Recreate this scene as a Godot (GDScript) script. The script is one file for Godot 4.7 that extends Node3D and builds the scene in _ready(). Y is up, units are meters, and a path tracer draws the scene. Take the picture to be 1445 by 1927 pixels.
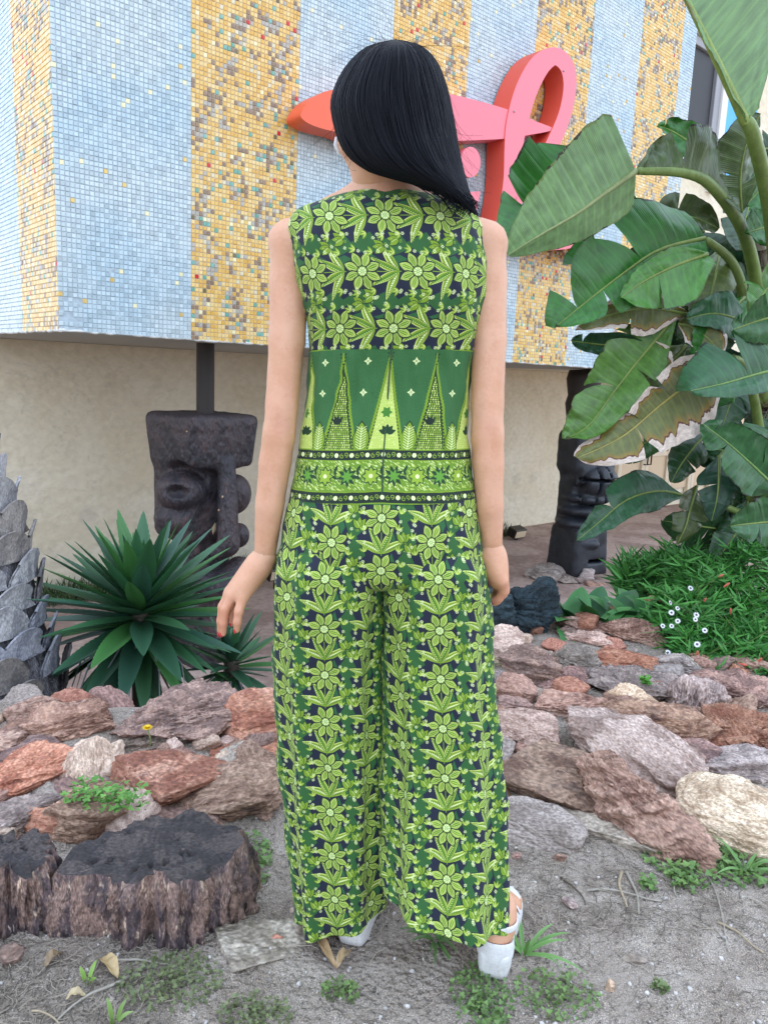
extends Node3D

# ------------------------------------------------------------------ camera model of the photograph (1445 x 1927)
const F := 1430.0
const EYE := Vector3(0, 1.15, 0)
const FLOOR := -1.13
var CB := Basis.from_euler(Vector3(deg_to_rad(-10.2), 0, deg_to_rad(2.6)))
var U := Vector3(sin(deg_to_rad(49.0)), 0, -cos(deg_to_rad(49.0)))      # along the mosaic front, to the right
var NW := Vector3(cos(deg_to_rad(49.0)), 0, sin(deg_to_rad(49.0)))      # out of the mosaic front
var K := Vector3.ZERO                                                   # bottom corner of the mosaic
var rng := RandomNumberGenerator.new()
var nz := FastNoiseLite.new()
var nf := FastNoiseLite.new()
var counts := {}
var M := {}

func ray(px: float, py: float) -> Vector3:
	return CB * Vector3((px - 722.5) / F, -(py - 963.5) / F, -1.0)
func at(px: float, py: float, d: float) -> Vector3:
	var r := ray(px, py)
	return EYE + r * (d / -r.z)
func on_level(px: float, py: float, h: float) -> Vector3:
	var r := ray(px, py)
	return EYE + r * ((h - EYE.y) / r.y)
func on_plane(px: float, py: float, p: Vector3, n: Vector3) -> Vector3:
	var r := ray(px, py)
	return EYE + r * ((p - EYE).dot(n) / r.dot(n))
func terrain(x: float, d: float) -> float:
	var e: float = lerp(2.12, 3.72, smoothstep(-0.15, 0.75, x))
	var drop: float = smoothstep(e, e + 1.25, d)
	var y: float = 0.10 * smoothstep(1.5, 2.3, d) * (1.0 - smoothstep(-0.25, 0.5, x)) + 0.03 * smoothstep(1.6, 2.6, d)
	y += 0.022 * nz.get_noise_2d(x * 90.0, d * 90.0) + 0.010 * nz.get_noise_2d(x * 420.0 + 50.0, d * 420.0)
	return lerp(y, FLOOR - 0.04, drop)
func on_terrain(px: float, py: float) -> Vector3:
	var h := 0.0
	var p := on_level(px, py, h)
	for i in 6:
		h = terrain(p.x, -p.z)
		p = on_level(px, py, h)
	return p

# ------------------------------------------------------------------ naming
func numbered(called: String) -> String:
	var k: int = counts.get(called, 0)
	counts[called] = k + 1
	return called if k == 0 else "%s_%03d" % [called, k]
func tag(o: Node, label: String, category: String, group := "", kind := "") -> Node:
	o.set_meta("label", label)
	if category: o.set_meta("category", category)
	if group: o.set_meta("group", group)
	if kind: o.set_meta("kind", kind)
	return o
func thing(called: String, label: String, category: String, where := Vector3.ZERO, group := "") -> Node3D:
	var o := Node3D.new()
	o.name = numbered(called)
	add_child(o)
	o.position = where
	tag(o, label, category, group)
	return o
func put(called: String, mesh: Mesh, mat: Material, parent: Node = null, top := true) -> MeshInstance3D:
	var o := MeshInstance3D.new()
	o.mesh = mesh
	o.material_override = mat
	if parent == null:
		o.name = numbered(called)
		add_child(o)
	else:
		var key := "k_" + called
		var k: int = parent.get_meta(key, 0)
		parent.set_meta(key, k + 1)
		o.name = called if k == 0 else "%s_%03d" % [called, k]
		parent.add_child(o)
		if parent is Node3D and top:
			o.position = -(parent as Node3D).position if parent.get_parent() == self and not parent is MeshInstance3D else Vector3.ZERO
	return o
func structure(o: Node) -> Node:
	o.set_meta("kind", "structure")
	return o

# ------------------------------------------------------------------ mesh builder
class MB:
	var v := PackedVector3Array()
	var n := PackedVector3Array()
	var uv := PackedVector2Array()
	var c := PackedColorArray()
	var ix := PackedInt32Array()
	# P holds nv rows of nu points
	func grid(P: PackedVector3Array, nu: int, nv: int, UV := PackedVector2Array(), C := PackedColorArray(), wrap := false, tint := Color.WHITE) -> void:
		var b := v.size()
		v.append_array(P)
		for j in nv:
			var j0: int = maxi(j - 1, 0) * nu
			var j1: int = mini(j + 1, nv - 1) * nu
			for i in nu:
				var i0: int = i - 1
				var i1: int = i + 1
				if wrap:
					if i0 < 0: i0 = nu - 2
					if i1 >= nu: i1 = 1
				else:
					i0 = maxi(i0, 0)
					i1 = mini(i1, nu - 1)
				var a: Vector3 = P[j * nu + i1] - P[j * nu + i0]
				var e: Vector3 = P[j1 + i] - P[j0 + i]
				var q := a.cross(e)
				if q.length_squared() < 1e-16:
					q = (P[j0 + i1] - P[j0 + i0] + P[j1 + i1] - P[j1 + i0]).cross(e)
				n.append(q.normalized() if q.length_squared() > 1e-20 else Vector3.UP)
		if UV.size() == P.size():
			uv.append_array(UV)
		else:
			for j in nv:
				for i in nu:
					uv.append(Vector2(float(i) / (nu - 1), float(j) / (nv - 1)))
		if C.size() == P.size():
			c.append_array(C)
		else:
			for i in nu * nv: c.append(tint)
		for j in nv - 1:
			for i in nu - 1:
				var p: int = b + j * nu + i
				ix.append_array([p, p + nu, p + 1, p + 1, p + nu, p + nu + 1])
	func quad(a: Vector3, b: Vector3, d: Vector3, e: Vector3, tint := Color.WHITE) -> void:
		grid(PackedVector3Array([a, b, e, d]), 2, 2, PackedVector2Array(), PackedColorArray(), false, tint)
	func tri(a: Vector3, b: Vector3, d: Vector3, tint := Color.WHITE) -> void:
		var s := v.size()
		var q := (b - a).cross(d - a).normalized()
		v.append_array([a, b, d])
		n.append_array([q, q, q])
		uv.append_array([Vector2(0, 0), Vector2(1, 0), Vector2(0.5, 1)])
		c.append_array([tint, tint, tint])
		ix.append_array([s, s + 2, s + 1])
	# box about a centre with axis vectors (half sizes), edges chamfered when ch > 0
	func box(o: Vector3, x: Vector3, y: Vector3, z: Vector3, tint := Color.WHITE, ch := 0.0) -> void:
		var fx := [[x, y, z], [-x, z, y], [y, z, x], [-y, x, z], [z, x, y], [-z, y, x]]
		for f in fx:
			var w: Vector3 = f[0]
			var a: Vector3 = f[1]
			var e: Vector3 = f[2]
			var a1: Vector3 = a - a.normalized() * ch
			var e1: Vector3 = e - e.normalized() * ch
			quad(o + w - a1 - e1, o + w + a1 - e1, o + w + a1 + e1, o + w - a1 + e1, tint)
		if ch > 0.0:
			var ax := [x, y, z]
			for k in 3:
				var p: Vector3 = ax[k]
				var q: Vector3 = ax[(k + 1) % 3]
				var r: Vector3 = ax[(k + 2) % 3]
				var rr: Vector3 = r - r.normalized() * ch
				for s1 in [-1.0, 1.0]:
					for s2 in [-1.0, 1.0]:
						var u1: Vector3 = p * s1 + (q - q.normalized() * ch) * s2
						var u2: Vector3 = (p - p.normalized() * ch) * s1 + q * s2
						quad(o + u1 - rr, o + u1 + rr, o + u2 + rr, o + u2 - rr, tint)
	func tube(pts: PackedVector3Array, rad: PackedFloat32Array, sides := 8, tint := Color.WHITE, caps := true, flat := 1.0, up := Vector3.ZERO) -> void:
		var m := pts.size()
		var P := PackedVector3Array()
		var UV := PackedVector2Array()
		var ref := up
		if ref == Vector3.ZERO:
			var t0 := (pts[m - 1] - pts[0]).normalized()
			ref = Vector3.UP if absf(t0.y) < 0.8 else Vector3.RIGHT
		var rows := []
		var L := 0.0
		for j in m:
			var t: Vector3 = (pts[mini(j + 1, m - 1)] - pts[maxi(j - 1, 0)]).normalized()
			var s := t.cross(ref).normalized()
			if s.length_squared() < 0.5: s = t.cross(Vector3(0.3, 0.2, 0.9)).normalized()
			var w := s.cross(t).normalized()
			ref = w
			if j > 0: L += pts[j].distance_to(pts[j - 1])
			if caps and j == 0: rows.append([pts[j], s, w, 0.0, L])
			rows.append([pts[j], s, w, rad[j], L])
			if caps and j == m - 1: rows.append([pts[j], s, w, 0.0, L])
		for r in rows:
			for i in sides + 1:
				var a := TAU * i / sides
				P.append(r[0] + r[1] * (cos(a) * r[3]) + r[2] * (sin(a) * r[3] * flat))
				UV.append(Vector2(float(i) / sides, r[4]))
		grid(P, sides + 1, rows.size(), UV, PackedColorArray(), true, tint)
	# flat outline extruded along depth vector; front face at the outline
	func extrude(out: PackedVector3Array, depth: Vector3, ax: Vector3, ay: Vector3, tint := Color.WHITE, side_tint := Color.WHITE) -> void:
		var p2 := PackedVector2Array()
		for p in out: p2.append(Vector2(p.dot(ax), p.dot(ay)))
		var t := Geometry2D.triangulate_polygon(p2)
		for k in range(0, t.size(), 3):
			tri(out[t[k]], out[t[k + 1]], out[t[k + 2]], tint)
			tri(out[t[k]] + depth, out[t[k + 2]] + depth, out[t[k + 1]] + depth, side_tint)
		var m := out.size()
		for i in m:
			var a := out[i]
			var b := out[(i + 1) % m]
			quad(a, b, b + depth, a + depth, side_tint)
	func mesh() -> ArrayMesh:
		var arr := []
		arr.resize(Mesh.ARRAY_MAX)
		arr[Mesh.ARRAY_VERTEX] = v
		arr[Mesh.ARRAY_NORMAL] = n
		arr[Mesh.ARRAY_TEX_UV] = uv
		arr[Mesh.ARRAY_COLOR] = c
		arr[Mesh.ARRAY_INDEX] = ix
		var am := ArrayMesh.new()
		am.add_surface_from_arrays(Mesh.PRIMITIVE_TRIANGLES, arr)
		return am

# ------------------------------------------------------------------ distance field meshed as surface nets
class Field:
	var o: Vector3
	var h: float
	var nx: int
	var ny: int
	var nzz: int
	var f := PackedFloat32Array()
	func _init(lo: Vector3, hi: Vector3, cell: float) -> void:
		o = lo
		h = cell
		nx = int(ceil((hi.x - lo.x) / cell)) + 1
		ny = int(ceil((hi.y - lo.y) / cell)) + 1
		nzz = int(ceil((hi.z - lo.z) / cell)) + 1
		f.resize(nx * ny * nzz)
		f.fill(1000.0)
	func span(lo: Vector3, hi: Vector3) -> Array:
		return [clampi(int((lo.x - o.x) / h), 0, nx - 1), clampi(int((hi.x - o.x) / h) + 1, 0, nx - 1),
			clampi(int((lo.y - o.y) / h), 0, ny - 1), clampi(int((hi.y - o.y) / h) + 1, 0, ny - 1),
			clampi(int((lo.z - o.z) / h), 0, nzz - 1), clampi(int((hi.z - o.z) / h) + 1, 0, nzz - 1)]
	func cap(a: Vector3, b: Vector3, ra: float, rb: float, k := 0.02) -> void:
		var m := Vector3.ONE * (maxf(ra, rb) + k + 2.5 * h)
		var s := span(a.min(b) - m, a.max(b) + m)
		var ab := b - a
		var il := 1.0 / maxf(ab.length_squared(), 1e-9)
		for z in range(s[4], s[5] + 1):
			for y in range(s[2], s[3] + 1):
				var base: int = (z * ny + y) * nx
				for x in range(s[0], s[1] + 1):
					var p := Vector3(o.x + x * h, o.y + y * h, o.z + z * h) - a
					var t := clampf(p.dot(ab) * il, 0.0, 1.0)
					var d := (p - ab * t).length() - (ra + (rb - ra) * t)
					var e := f[base + x]
					var q := maxf(k - absf(d - e), 0.0)
					f[base + x] = minf(d, e) - q * q * 0.25 / k
	func ell(c: Vector3, B: Basis, r: Vector3, k := 0.02, cut := false) -> void:
		var mr := maxf(r.x, maxf(r.y, r.z)) + k + 2.5 * h
		var s := span(c - Vector3.ONE * mr, c + Vector3.ONE * mr)
		var I := B.inverse()
		for z in range(s[4], s[5] + 1):
			for y in range(s[2], s[3] + 1):
				var base: int = (z * ny + y) * nx
				for x in range(s[0], s[1] + 1):
					var p: Vector3 = I * (Vector3(o.x + x * h, o.y + y * h, o.z + z * h) - c) / r
					var k0 := p.length()
					var d := k0 * (k0 - 1.0) / maxf((p / r).length(), 1e-6) if k0 > 0.01 else -minf(r.x, minf(r.y, r.z))
					var e := f[base + x]
					if cut:
						d = -d
						var q2 := maxf(k - absf(d - e), 0.0)
						f[base + x] = maxf(d, e) + q2 * q2 * 0.25 / k
					else:
						var q := maxf(k - absf(d - e), 0.0)
						f[base + x] = minf(d, e) - q * q * 0.25 / k
	func box(c: Vector3, B: Basis, hs: Vector3, rd: float, k := 0.02, cut := false, taper := 0.0) -> void:
		var mr := hs.length() * (1.0 + absf(taper)) + k + 2.5 * h
		var s := span(c - Vector3.ONE * mr, c + Vector3.ONE * mr)
		var I := B.inverse()
		var hr := hs - Vector3.ONE * rd
		for z in range(s[4], s[5] + 1):
			for y in range(s[2], s[3] + 1):
				var base: int = (z * ny + y) * nx
				for x in range(s[0], s[1] + 1):
					var p: Vector3 = I * (Vector3(o.x + x * h, o.y + y * h, o.z + z * h) - c)
					var g := 1.0 + taper * clampf(p.y / hs.y, -1.2, 1.2)
					p.x /= g
					p.z /= g
					var w := p.abs() - hr
					var d := w.max(Vector3.ZERO).length() + minf(maxf(w.x, maxf(w.y, w.z)), 0.0) - rd
					var e := f[base + x]
					if cut:
						d = -d
						var q2 := maxf(k - absf(d - e), 0.0)
						f[base + x] = maxf(d, e) + q2 * q2 * 0.25 / k
					else:
						var q := maxf(k - absf(d - e), 0.0)
						f[base + x] = minf(d, e) - q * q * 0.25 / k
	func rough(noise: FastNoiseLite, amp: float, scale := Vector3.ONE) -> void:
		for z in nzz:
			for y in ny:
				var base := (z * ny + y) * nx
				for x in nx:
					if absf(f[base + x]) < amp + 3.0 * h:
						f[base + x] += amp * noise.get_noise_3d((o.x + x * h) * scale.x, (o.y + y * h) * scale.y, (o.z + z * h) * scale.z)
	func mesh_into(mb: MB, tint := Color.WHITE) -> void:
		var id := PackedInt32Array()
		id.resize(nx * ny * nzz)
		id.fill(-1)
		var b0 := mb.v.size()
		var ofs := [0, 1, nx, nx + 1, nx * ny, nx * ny + 1, nx * ny + nx, nx * ny + nx + 1]
		var cs := [Vector3(0, 0, 0), Vector3(1, 0, 0), Vector3(0, 1, 0), Vector3(1, 1, 0), Vector3(0, 0, 1), Vector3(1, 0, 1), Vector3(0, 1, 1), Vector3(1, 1, 1)]
		var eg := [[0, 1], [2, 3], [4, 5], [6, 7], [0, 2], [1, 3], [4, 6], [5, 7], [0, 4], [1, 5], [2, 6], [3, 7]]
		var g := PackedFloat32Array()
		g.resize(8)
		for z in nzz - 1:
			for y in ny - 1:
				var base := (z * ny + y) * nx
				for x in nx - 1:
					var q := base + x
					var v0 := f[q]
					if absf(v0) > 3.0 * h: continue
					var neg := 0
					for i in 8:
						g[i] = f[q + ofs[i]]
						if g[i] < 0.0: neg += 1
					if neg == 0 or neg == 8: continue
					var sum := Vector3.ZERO
					var cnt := 0
					for e in eg:
						var a := g[e[0]]
						var b := g[e[1]]
						if (a < 0.0) != (b < 0.0):
							sum += cs[e[0]].lerp(cs[e[1]], a / (a - b))
							cnt += 1
					id[q] = mb.v.size()
					mb.v.append(o + (Vector3(x, y, z) + sum / cnt) * h)
					mb.n.append(Vector3.ZERO)
					mb.uv.append(Vector2.ZERO)
					mb.c.append(tint)
		var st := [1, nx, nx * ny]
		for z in range(1, nzz - 1):
			for y in range(1, ny - 1):
				var base := (z * ny + y) * nx
				for x in range(1, nx - 1):
					var q := base + x
					if id[q] < 0: continue
					for ax in 3:
						var a := f[q]
						var b := f[q + st[ax]]
						if (a < 0.0) == (b < 0.0): continue
						var s1: int = st[(ax + 1) % 3]
						var s2: int = st[(ax + 2) % 3]
						var i0 := id[q]
						var i1 := id[q - s1]
						var i2 := id[q - s1 - s2]
						var i3 := id[q - s2]
						if i1 < 0 or i2 < 0 or i3 < 0: continue
						if a < 0.0:
							mb.ix.append_array([i0, i2, i1, i0, i3, i2])
						else:
							mb.ix.append_array([i0, i1, i2, i0, i2, i3])
						var nn := (mb.v[i2] - mb.v[i0]).cross(mb.v[i1] - mb.v[i3])
						if a >= 0.0: nn = -nn
						mb.n[i0] += nn
						mb.n[i1] += nn
						mb.n[i2] += nn
						mb.n[i3] += nn
		for i in range(b0, mb.v.size()):
			mb.n[i] = -mb.n[i].normalized()

# ------------------------------------------------------------------ materials
func lin(r: float, g: float, b: float) -> Color:
	return Color(r, g, b).linear_to_srgb()
func mat(called: String, col: Color, rough := 0.8, opt := {}) -> StandardMaterial3D:
	var m := StandardMaterial3D.new()
	m.resource_name = called
	m.albedo_color = col
	m.roughness = rough
	m.cull_mode = BaseMaterial3D.CULL_DISABLED
	for k in opt: m.set(k, opt[k])
	M[called] = m
	return m
func noise(seed_: int, freq: float, oct := 4, type := FastNoiseLite.TYPE_SIMPLEX_SMOOTH) -> FastNoiseLite:
	var n := FastNoiseLite.new()
	n.seed = seed_
	n.frequency = freq
	n.noise_type = type
	n.fractal_octaves = oct
	return n
func gray(seed_: int, freq: float, size: int, oct := 4, type := FastNoiseLite.TYPE_SIMPLEX_SMOOTH) -> Image:
	var im := noise(seed_, freq, oct, type).get_seamless_image(size, size, false, false, 0.1, true)
	im.convert(Image.FORMAT_L8)
	return im
func tex(im: Image) -> ImageTexture:
	return ImageTexture.create_from_image(im)
func bump(seed_: int, freq: float, size: int, strength: float, oct := 4, type := FastNoiseLite.TYPE_SIMPLEX_SMOOTH) -> ImageTexture:
	var im := gray(seed_, freq, size, oct, type)
	im.convert(Image.FORMAT_RGBA8)
	im.bump_map_to_normal_map(strength)
	return tex(im)
# colour picture from three noises: ramp over a broad noise, streaks, and fine grain
func stone_image(size: int, seed_: int, ramp: Array, spots: Color, spot_share: float, dark: Color, dark_share: float, grain := 0.25) -> ImageTexture:
	var a := gray(seed_, 0.012, size, 5).get_data()
	var b := gray(seed_ + 1, 0.03, size, 4).get_data()
	var c := gray(seed_ + 2, 0.12, size, 3).get_data()
	var d := gray(seed_ + 3, 0.02, size, 5, FastNoiseLite.TYPE_PERLIN).get_data()
	var out := PackedByteArray()
	out.resize(size * size * 3)
	var n := ramp.size() - 1
	var ra := PackedColorArray()
	for i in 256:
		var t := smoothstep(0.27, 0.73, i / 255.0) * n
		var k := mini(int(t), n - 1)
		ra.append((ramp[k] as Color).lerp(ramp[k + 1], t - k))
	var sb := int(255 * (1.0 - spot_share))
	var db := int(255 * (1.0 - dark_share))
	for i in size * size:
		var q := ra[clampi(a[i] + (c[i] - 128) / 4, 0, 255)]
		if absi(d[i] - 118) < 3: q = q.lerp(dark, 0.5)
		if absi(a[i] - 140) < 4: q = q.lerp(spots, 0.35)
		if b[i] > sb: q = q.lerp(spots, clampf((b[i] - sb) / 30.0, 0.0, 0.85))
		if d[i] > db: q = q.lerp(dark, clampf((d[i] - db) / 26.0, 0.0, 0.85))
		var g := 1.0 + grain * (c[i] - 128) / 128.0
		out[i * 3] = clampi(int(q.r8 * g), 0, 255)
		out[i * 3 + 1] = clampi(int(q.g8 * g), 0, 255)
		out[i * 3 + 2] = clampi(int(q.b8 * g), 0, 255)
	return tex(Image.create_from_data(size, size, false, Image.FORMAT_RGB8, out))
func hexc(s: String) -> Color:
	return Color.html(s)

func _ready() -> void:
	rng.seed = 7
	nz.seed = 3
	nz.frequency = 0.01
	nf.seed = 9
	nf.frequency = 1.0
	nf.fractal_octaves = 3
	# ---- camera
	var cam := Camera3D.new()
	cam.name = "camera"
	cam.position = EYE
	cam.basis = CB
	cam.fov = rad_to_deg(2.0 * atan(963.5 / F))
	cam.near = 0.05
	cam.far = 400.0
	add_child(cam)
	cam.current = true
	# ---- sky and exposure
	var we := WorldEnvironment.new()
	we.name = "world"
	var env := Environment.new()
	var sm := ProceduralSkyMaterial.new()
	sm.sky_top_color = Color(0.80, 0.86, 0.95)
	sm.sky_horizon_color = Color(0.86, 0.89, 0.93)
	sm.sky_curve = 0.2
	sm.ground_bottom_color = Color(0.42, 0.38, 0.34)
	sm.ground_horizon_color = Color(0.62, 0.60, 0.58)
	sm.sky_energy_multiplier = 1.0
	sm.sun_angle_max = 12.0
	var sky := Sky.new()
	sky.sky_material = sm
	env.background_mode = Environment.BG_SKY
	env.sky = sky
	env.tonemap_mode = Environment.TONE_MAPPER_LINEAR
	env.tonemap_exposure = 2.95
	env.sdfgi_enabled = true
	env.ssao_enabled = true
	env.ssil_enabled = true
	we.environment = env
	add_child(we)
	# ---- sun: behind the building, so that everything in view lies in its shade
	var sun := DirectionalLight3D.new()
	sun.name = "sun"
	sun.light_energy = 1.1
	sun.light_color = Color(1.0, 0.95, 0.87)
	sun.light_angular_distance = 0.5
	sun.shadow_enabled = true
	var to_sun := Vector3(sin(deg_to_rad(-6.0)) * cos(deg_to_rad(31.0)), sin(deg_to_rad(31.0)), -cos(deg_to_rad(-6.0)) * cos(deg_to_rad(31.0)))
	sun.basis = Basis.looking_at(-to_sun)
	add_child(sun)

	K = at(112, 622, 4.6)
	materials()
	build_ground()
	build_building()
	build_sign()
	build_rocks()
	build_tikis()
	build_person()
	build_plants()
	build_strelitzia()
	build_litter()

func materials() -> void:
	mat("dirt", Color.WHITE, 0.95, {"albedo_texture": dirt_image(), "uv1_triplanar": true, "uv1_world_triplanar": true, "uv1_scale": Vector3.ONE * 1.1, "normal_enabled": true, "normal_texture": bump(21, 0.09, 512, 9.0, 5), "normal_scale": 1.0})
	mat("paving", Color.WHITE, 0.8, {"albedo_texture": stone_image(256, 31, [hexc("8d766c"), hexc("9b847a"), hexc("a79186")], hexc("b09b90"), 0.16, hexc("806a60"), 0.16, 0.08), "uv1_triplanar": true, "uv1_world_triplanar": true, "uv1_scale": Vector3.ONE * 0.35})
	mat("stucco", Color.WHITE, 0.9, {"albedo_texture": stone_image(256, 41, [hexc("dccfb4"), hexc("e1d6bd"), hexc("e6dcc6")], hexc("cfc4ae"), 0.14, hexc("c2b9a6"), 0.16, 0.04), "uv1_triplanar": true, "uv1_world_triplanar": true, "uv1_scale": Vector3.ONE * 0.4, "normal_enabled": true, "normal_texture": bump(43, 0.05, 256, 3.0, 5), "normal_scale": 0.5})
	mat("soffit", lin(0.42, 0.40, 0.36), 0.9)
	mat("grout_blue", Color.WHITE, 0.9, {"albedo_texture": stone_image(256, 47, [hexc("a9b8c1"), hexc("b5c3ca"), hexc("c0ccd1")], hexc("98a8b3"), 0.25, hexc("b9c6cc"), 0.2, 0.1), "uv1_triplanar": true, "uv1_world_triplanar": true, "uv1_scale": Vector3.ONE * 0.8})
	mat("grout_pale", lin(0.62, 0.56, 0.46), 0.9)
	mat("tile", Color.WHITE, 0.16, {"vertex_color_use_as_albedo": true, "metallic_specular": 0.5})
	mat("cream_tile", lin(0.88, 0.80, 0.48), 0.2)
	mat("gold_tile", lin(0.72, 0.50, 0.16), 0.3, {"metallic": 0.25})
	mat("red_tile", lin(0.60, 0.03, 0.03), 0.2)
	mat("white_plaster", lin(0.72, 0.72, 0.70), 0.9)
	mat("pink_paint", lin(0.86, 0.20, 0.25), 0.42)
	mat("coral_paint", lin(0.84, 0.13, 0.055), 0.45)
	mat("red_paint", lin(0.74, 0.10, 0.06), 0.5)
	mat("white_frame", lin(0.78, 0.77, 0.74), 0.5)
	mat("grey_frame", lin(0.30, 0.30, 0.32), 0.45)
	mat("screen", lin(0.035, 0.037, 0.042), 0.6)
	mat("blue_panel", lin(0.07, 0.42, 0.82), 0.45)
	mat("cream_frame", lin(0.72, 0.62, 0.46), 0.5)
	mat("cream_pane", lin(0.66, 0.53, 0.36), 0.18)
	mat("green_pane", lin(0.35, 0.55, 0.42), 0.18)
	mat("dark_metal", lin(0.04, 0.035, 0.03), 0.4, {"metallic": 0.6})
	mat("brown_post", lin(0.030, 0.022, 0.019), 0.6)
	mat("tiki_wood", Color.WHITE, 0.62, {"albedo_texture": stone_image(256, 51, [hexc("2a262b"), hexc("383238"), hexc("483c3d")], hexc("5a423d"), 0.25, hexc("17161a"), 0.3, 0.2), "uv1_triplanar": true, "uv1_world_triplanar": true, "uv1_scale": Vector3(1.6, 0.7, 1.6), "normal_enabled": true, "normal_texture": bump(53, 0.06, 256, 6.0, 4), "normal_scale": 0.7})
	mat("tiki_black", Color.WHITE, 0.5, {"albedo_texture": stone_image(256, 55, [hexc("1c1f26"), hexc("252930"), hexc("2d3138")], hexc("363b42"), 0.2, hexc("131519"), 0.3, 0.15), "uv1_triplanar": true, "uv1_world_triplanar": true, "uv1_scale": Vector3.ONE})
	mat("bare_wood", lin(0.45, 0.32, 0.2), 0.8)

func dirt_image() -> ImageTexture:
	var size := 1024
	var a := gray(61, 0.006, size, 4).get_data()
	var b := gray(62, 0.05, size, 4).get_data()
	var c := gray(63, 0.25, size, 2).get_data()
	var e := gray(64, 0.10, size, 2, FastNoiseLite.TYPE_CELLULAR).get_data()
	var out := PackedByteArray()
	out.resize(size * size * 3)
	var c0 := hexc("83776c")
	var c1 := hexc("aea49a")
	var c2 := hexc("bda991")
	for i in size * size:
		var q := c0.lerp(c1, clampf(a[i] / 255.0 * 1.2 - 0.1, 0.0, 1.0))
		if b[i] > 165: q = q.lerp(c2, (b[i] - 165) / 160.0)
		if b[i] < 85: q = q.darkened((85 - b[i]) / 130.0)
		var g := 1.0 + 0.42 * (c[i] - 128) / 128.0
		if c[i] > 208: g = 1.5
		if e[i] < 22: g *= 0.72
		out[i * 3] = clampi(int(q.r8 * g), 0, 255)
		out[i * 3 + 1] = clampi(int(q.g8 * g), 0, 255)
		out[i * 3 + 2] = clampi(int(q.b8 * g), 0, 255)
	return tex(Image.create_from_data(size, size, false, Image.FORMAT_RGB8, out))

func build_ground() -> void:
	var xs := PackedFloat32Array()
	var ds := PackedFloat32Array()
	var k := 150
	for i in k + 1:
		var t := 2.0 * i / k - 1.0
		xs.append(t * 1.9 + signf(t) * 130.0 * pow(absf(t), 14.0) + t * absf(t) * absf(t) * 2.6)
	for i in 191:
		var t := i / 190.0
		ds.append(0.6 + 5.0 * t + 120.0 * pow(t, 16.0))
	for i in 14: ds.insert(0, 0.5 - 0.25 * pow(1.62, i))
	var P := PackedVector3Array()
	for d in ds:
		for x in xs:
			P.append(Vector3(x, terrain(x, d), -d))
	var mb := MB.new()
	mb.grid(P, xs.size(), ds.size())
	structure(put("ground", mb.mesh(), M["dirt"]))
	# pink concrete path along the building
	var pm := MB.new()
	var w0 := on_level(100, 1120, FLOOR)
	var c0 := w0 + U * 4.0 + NW * 1.9
	pm.box(Vector3(c0.x, FLOOR - 0.05, c0.z), U * 14.0, Vector3(0, 0.05, 0), NW * 1.55, Color.WHITE, 0.01)
	structure(put("path", pm.mesh(), M["paving"]))
	var pm2 := MB.new()
	var c1 := w0 + U * 11.5 + NW * 0.2
	pm2.box(Vector3(c1.x, FLOOR - 0.054, c1.z), U * 5.0, Vector3(0, 0.05, 0), NW * 1.4, Color.WHITE, 0.01)
	structure(put("path", pm2.mesh(), M["paving"]))

func fx(s: float, h: float, out := 0.0) -> Vector3:
	return K + U * s + Vector3.UP * h + NW * out
func side(s: float, h: float, out := 0.0) -> Vector3:
	return K - NW * s + Vector3.UP * h - U * out

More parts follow.
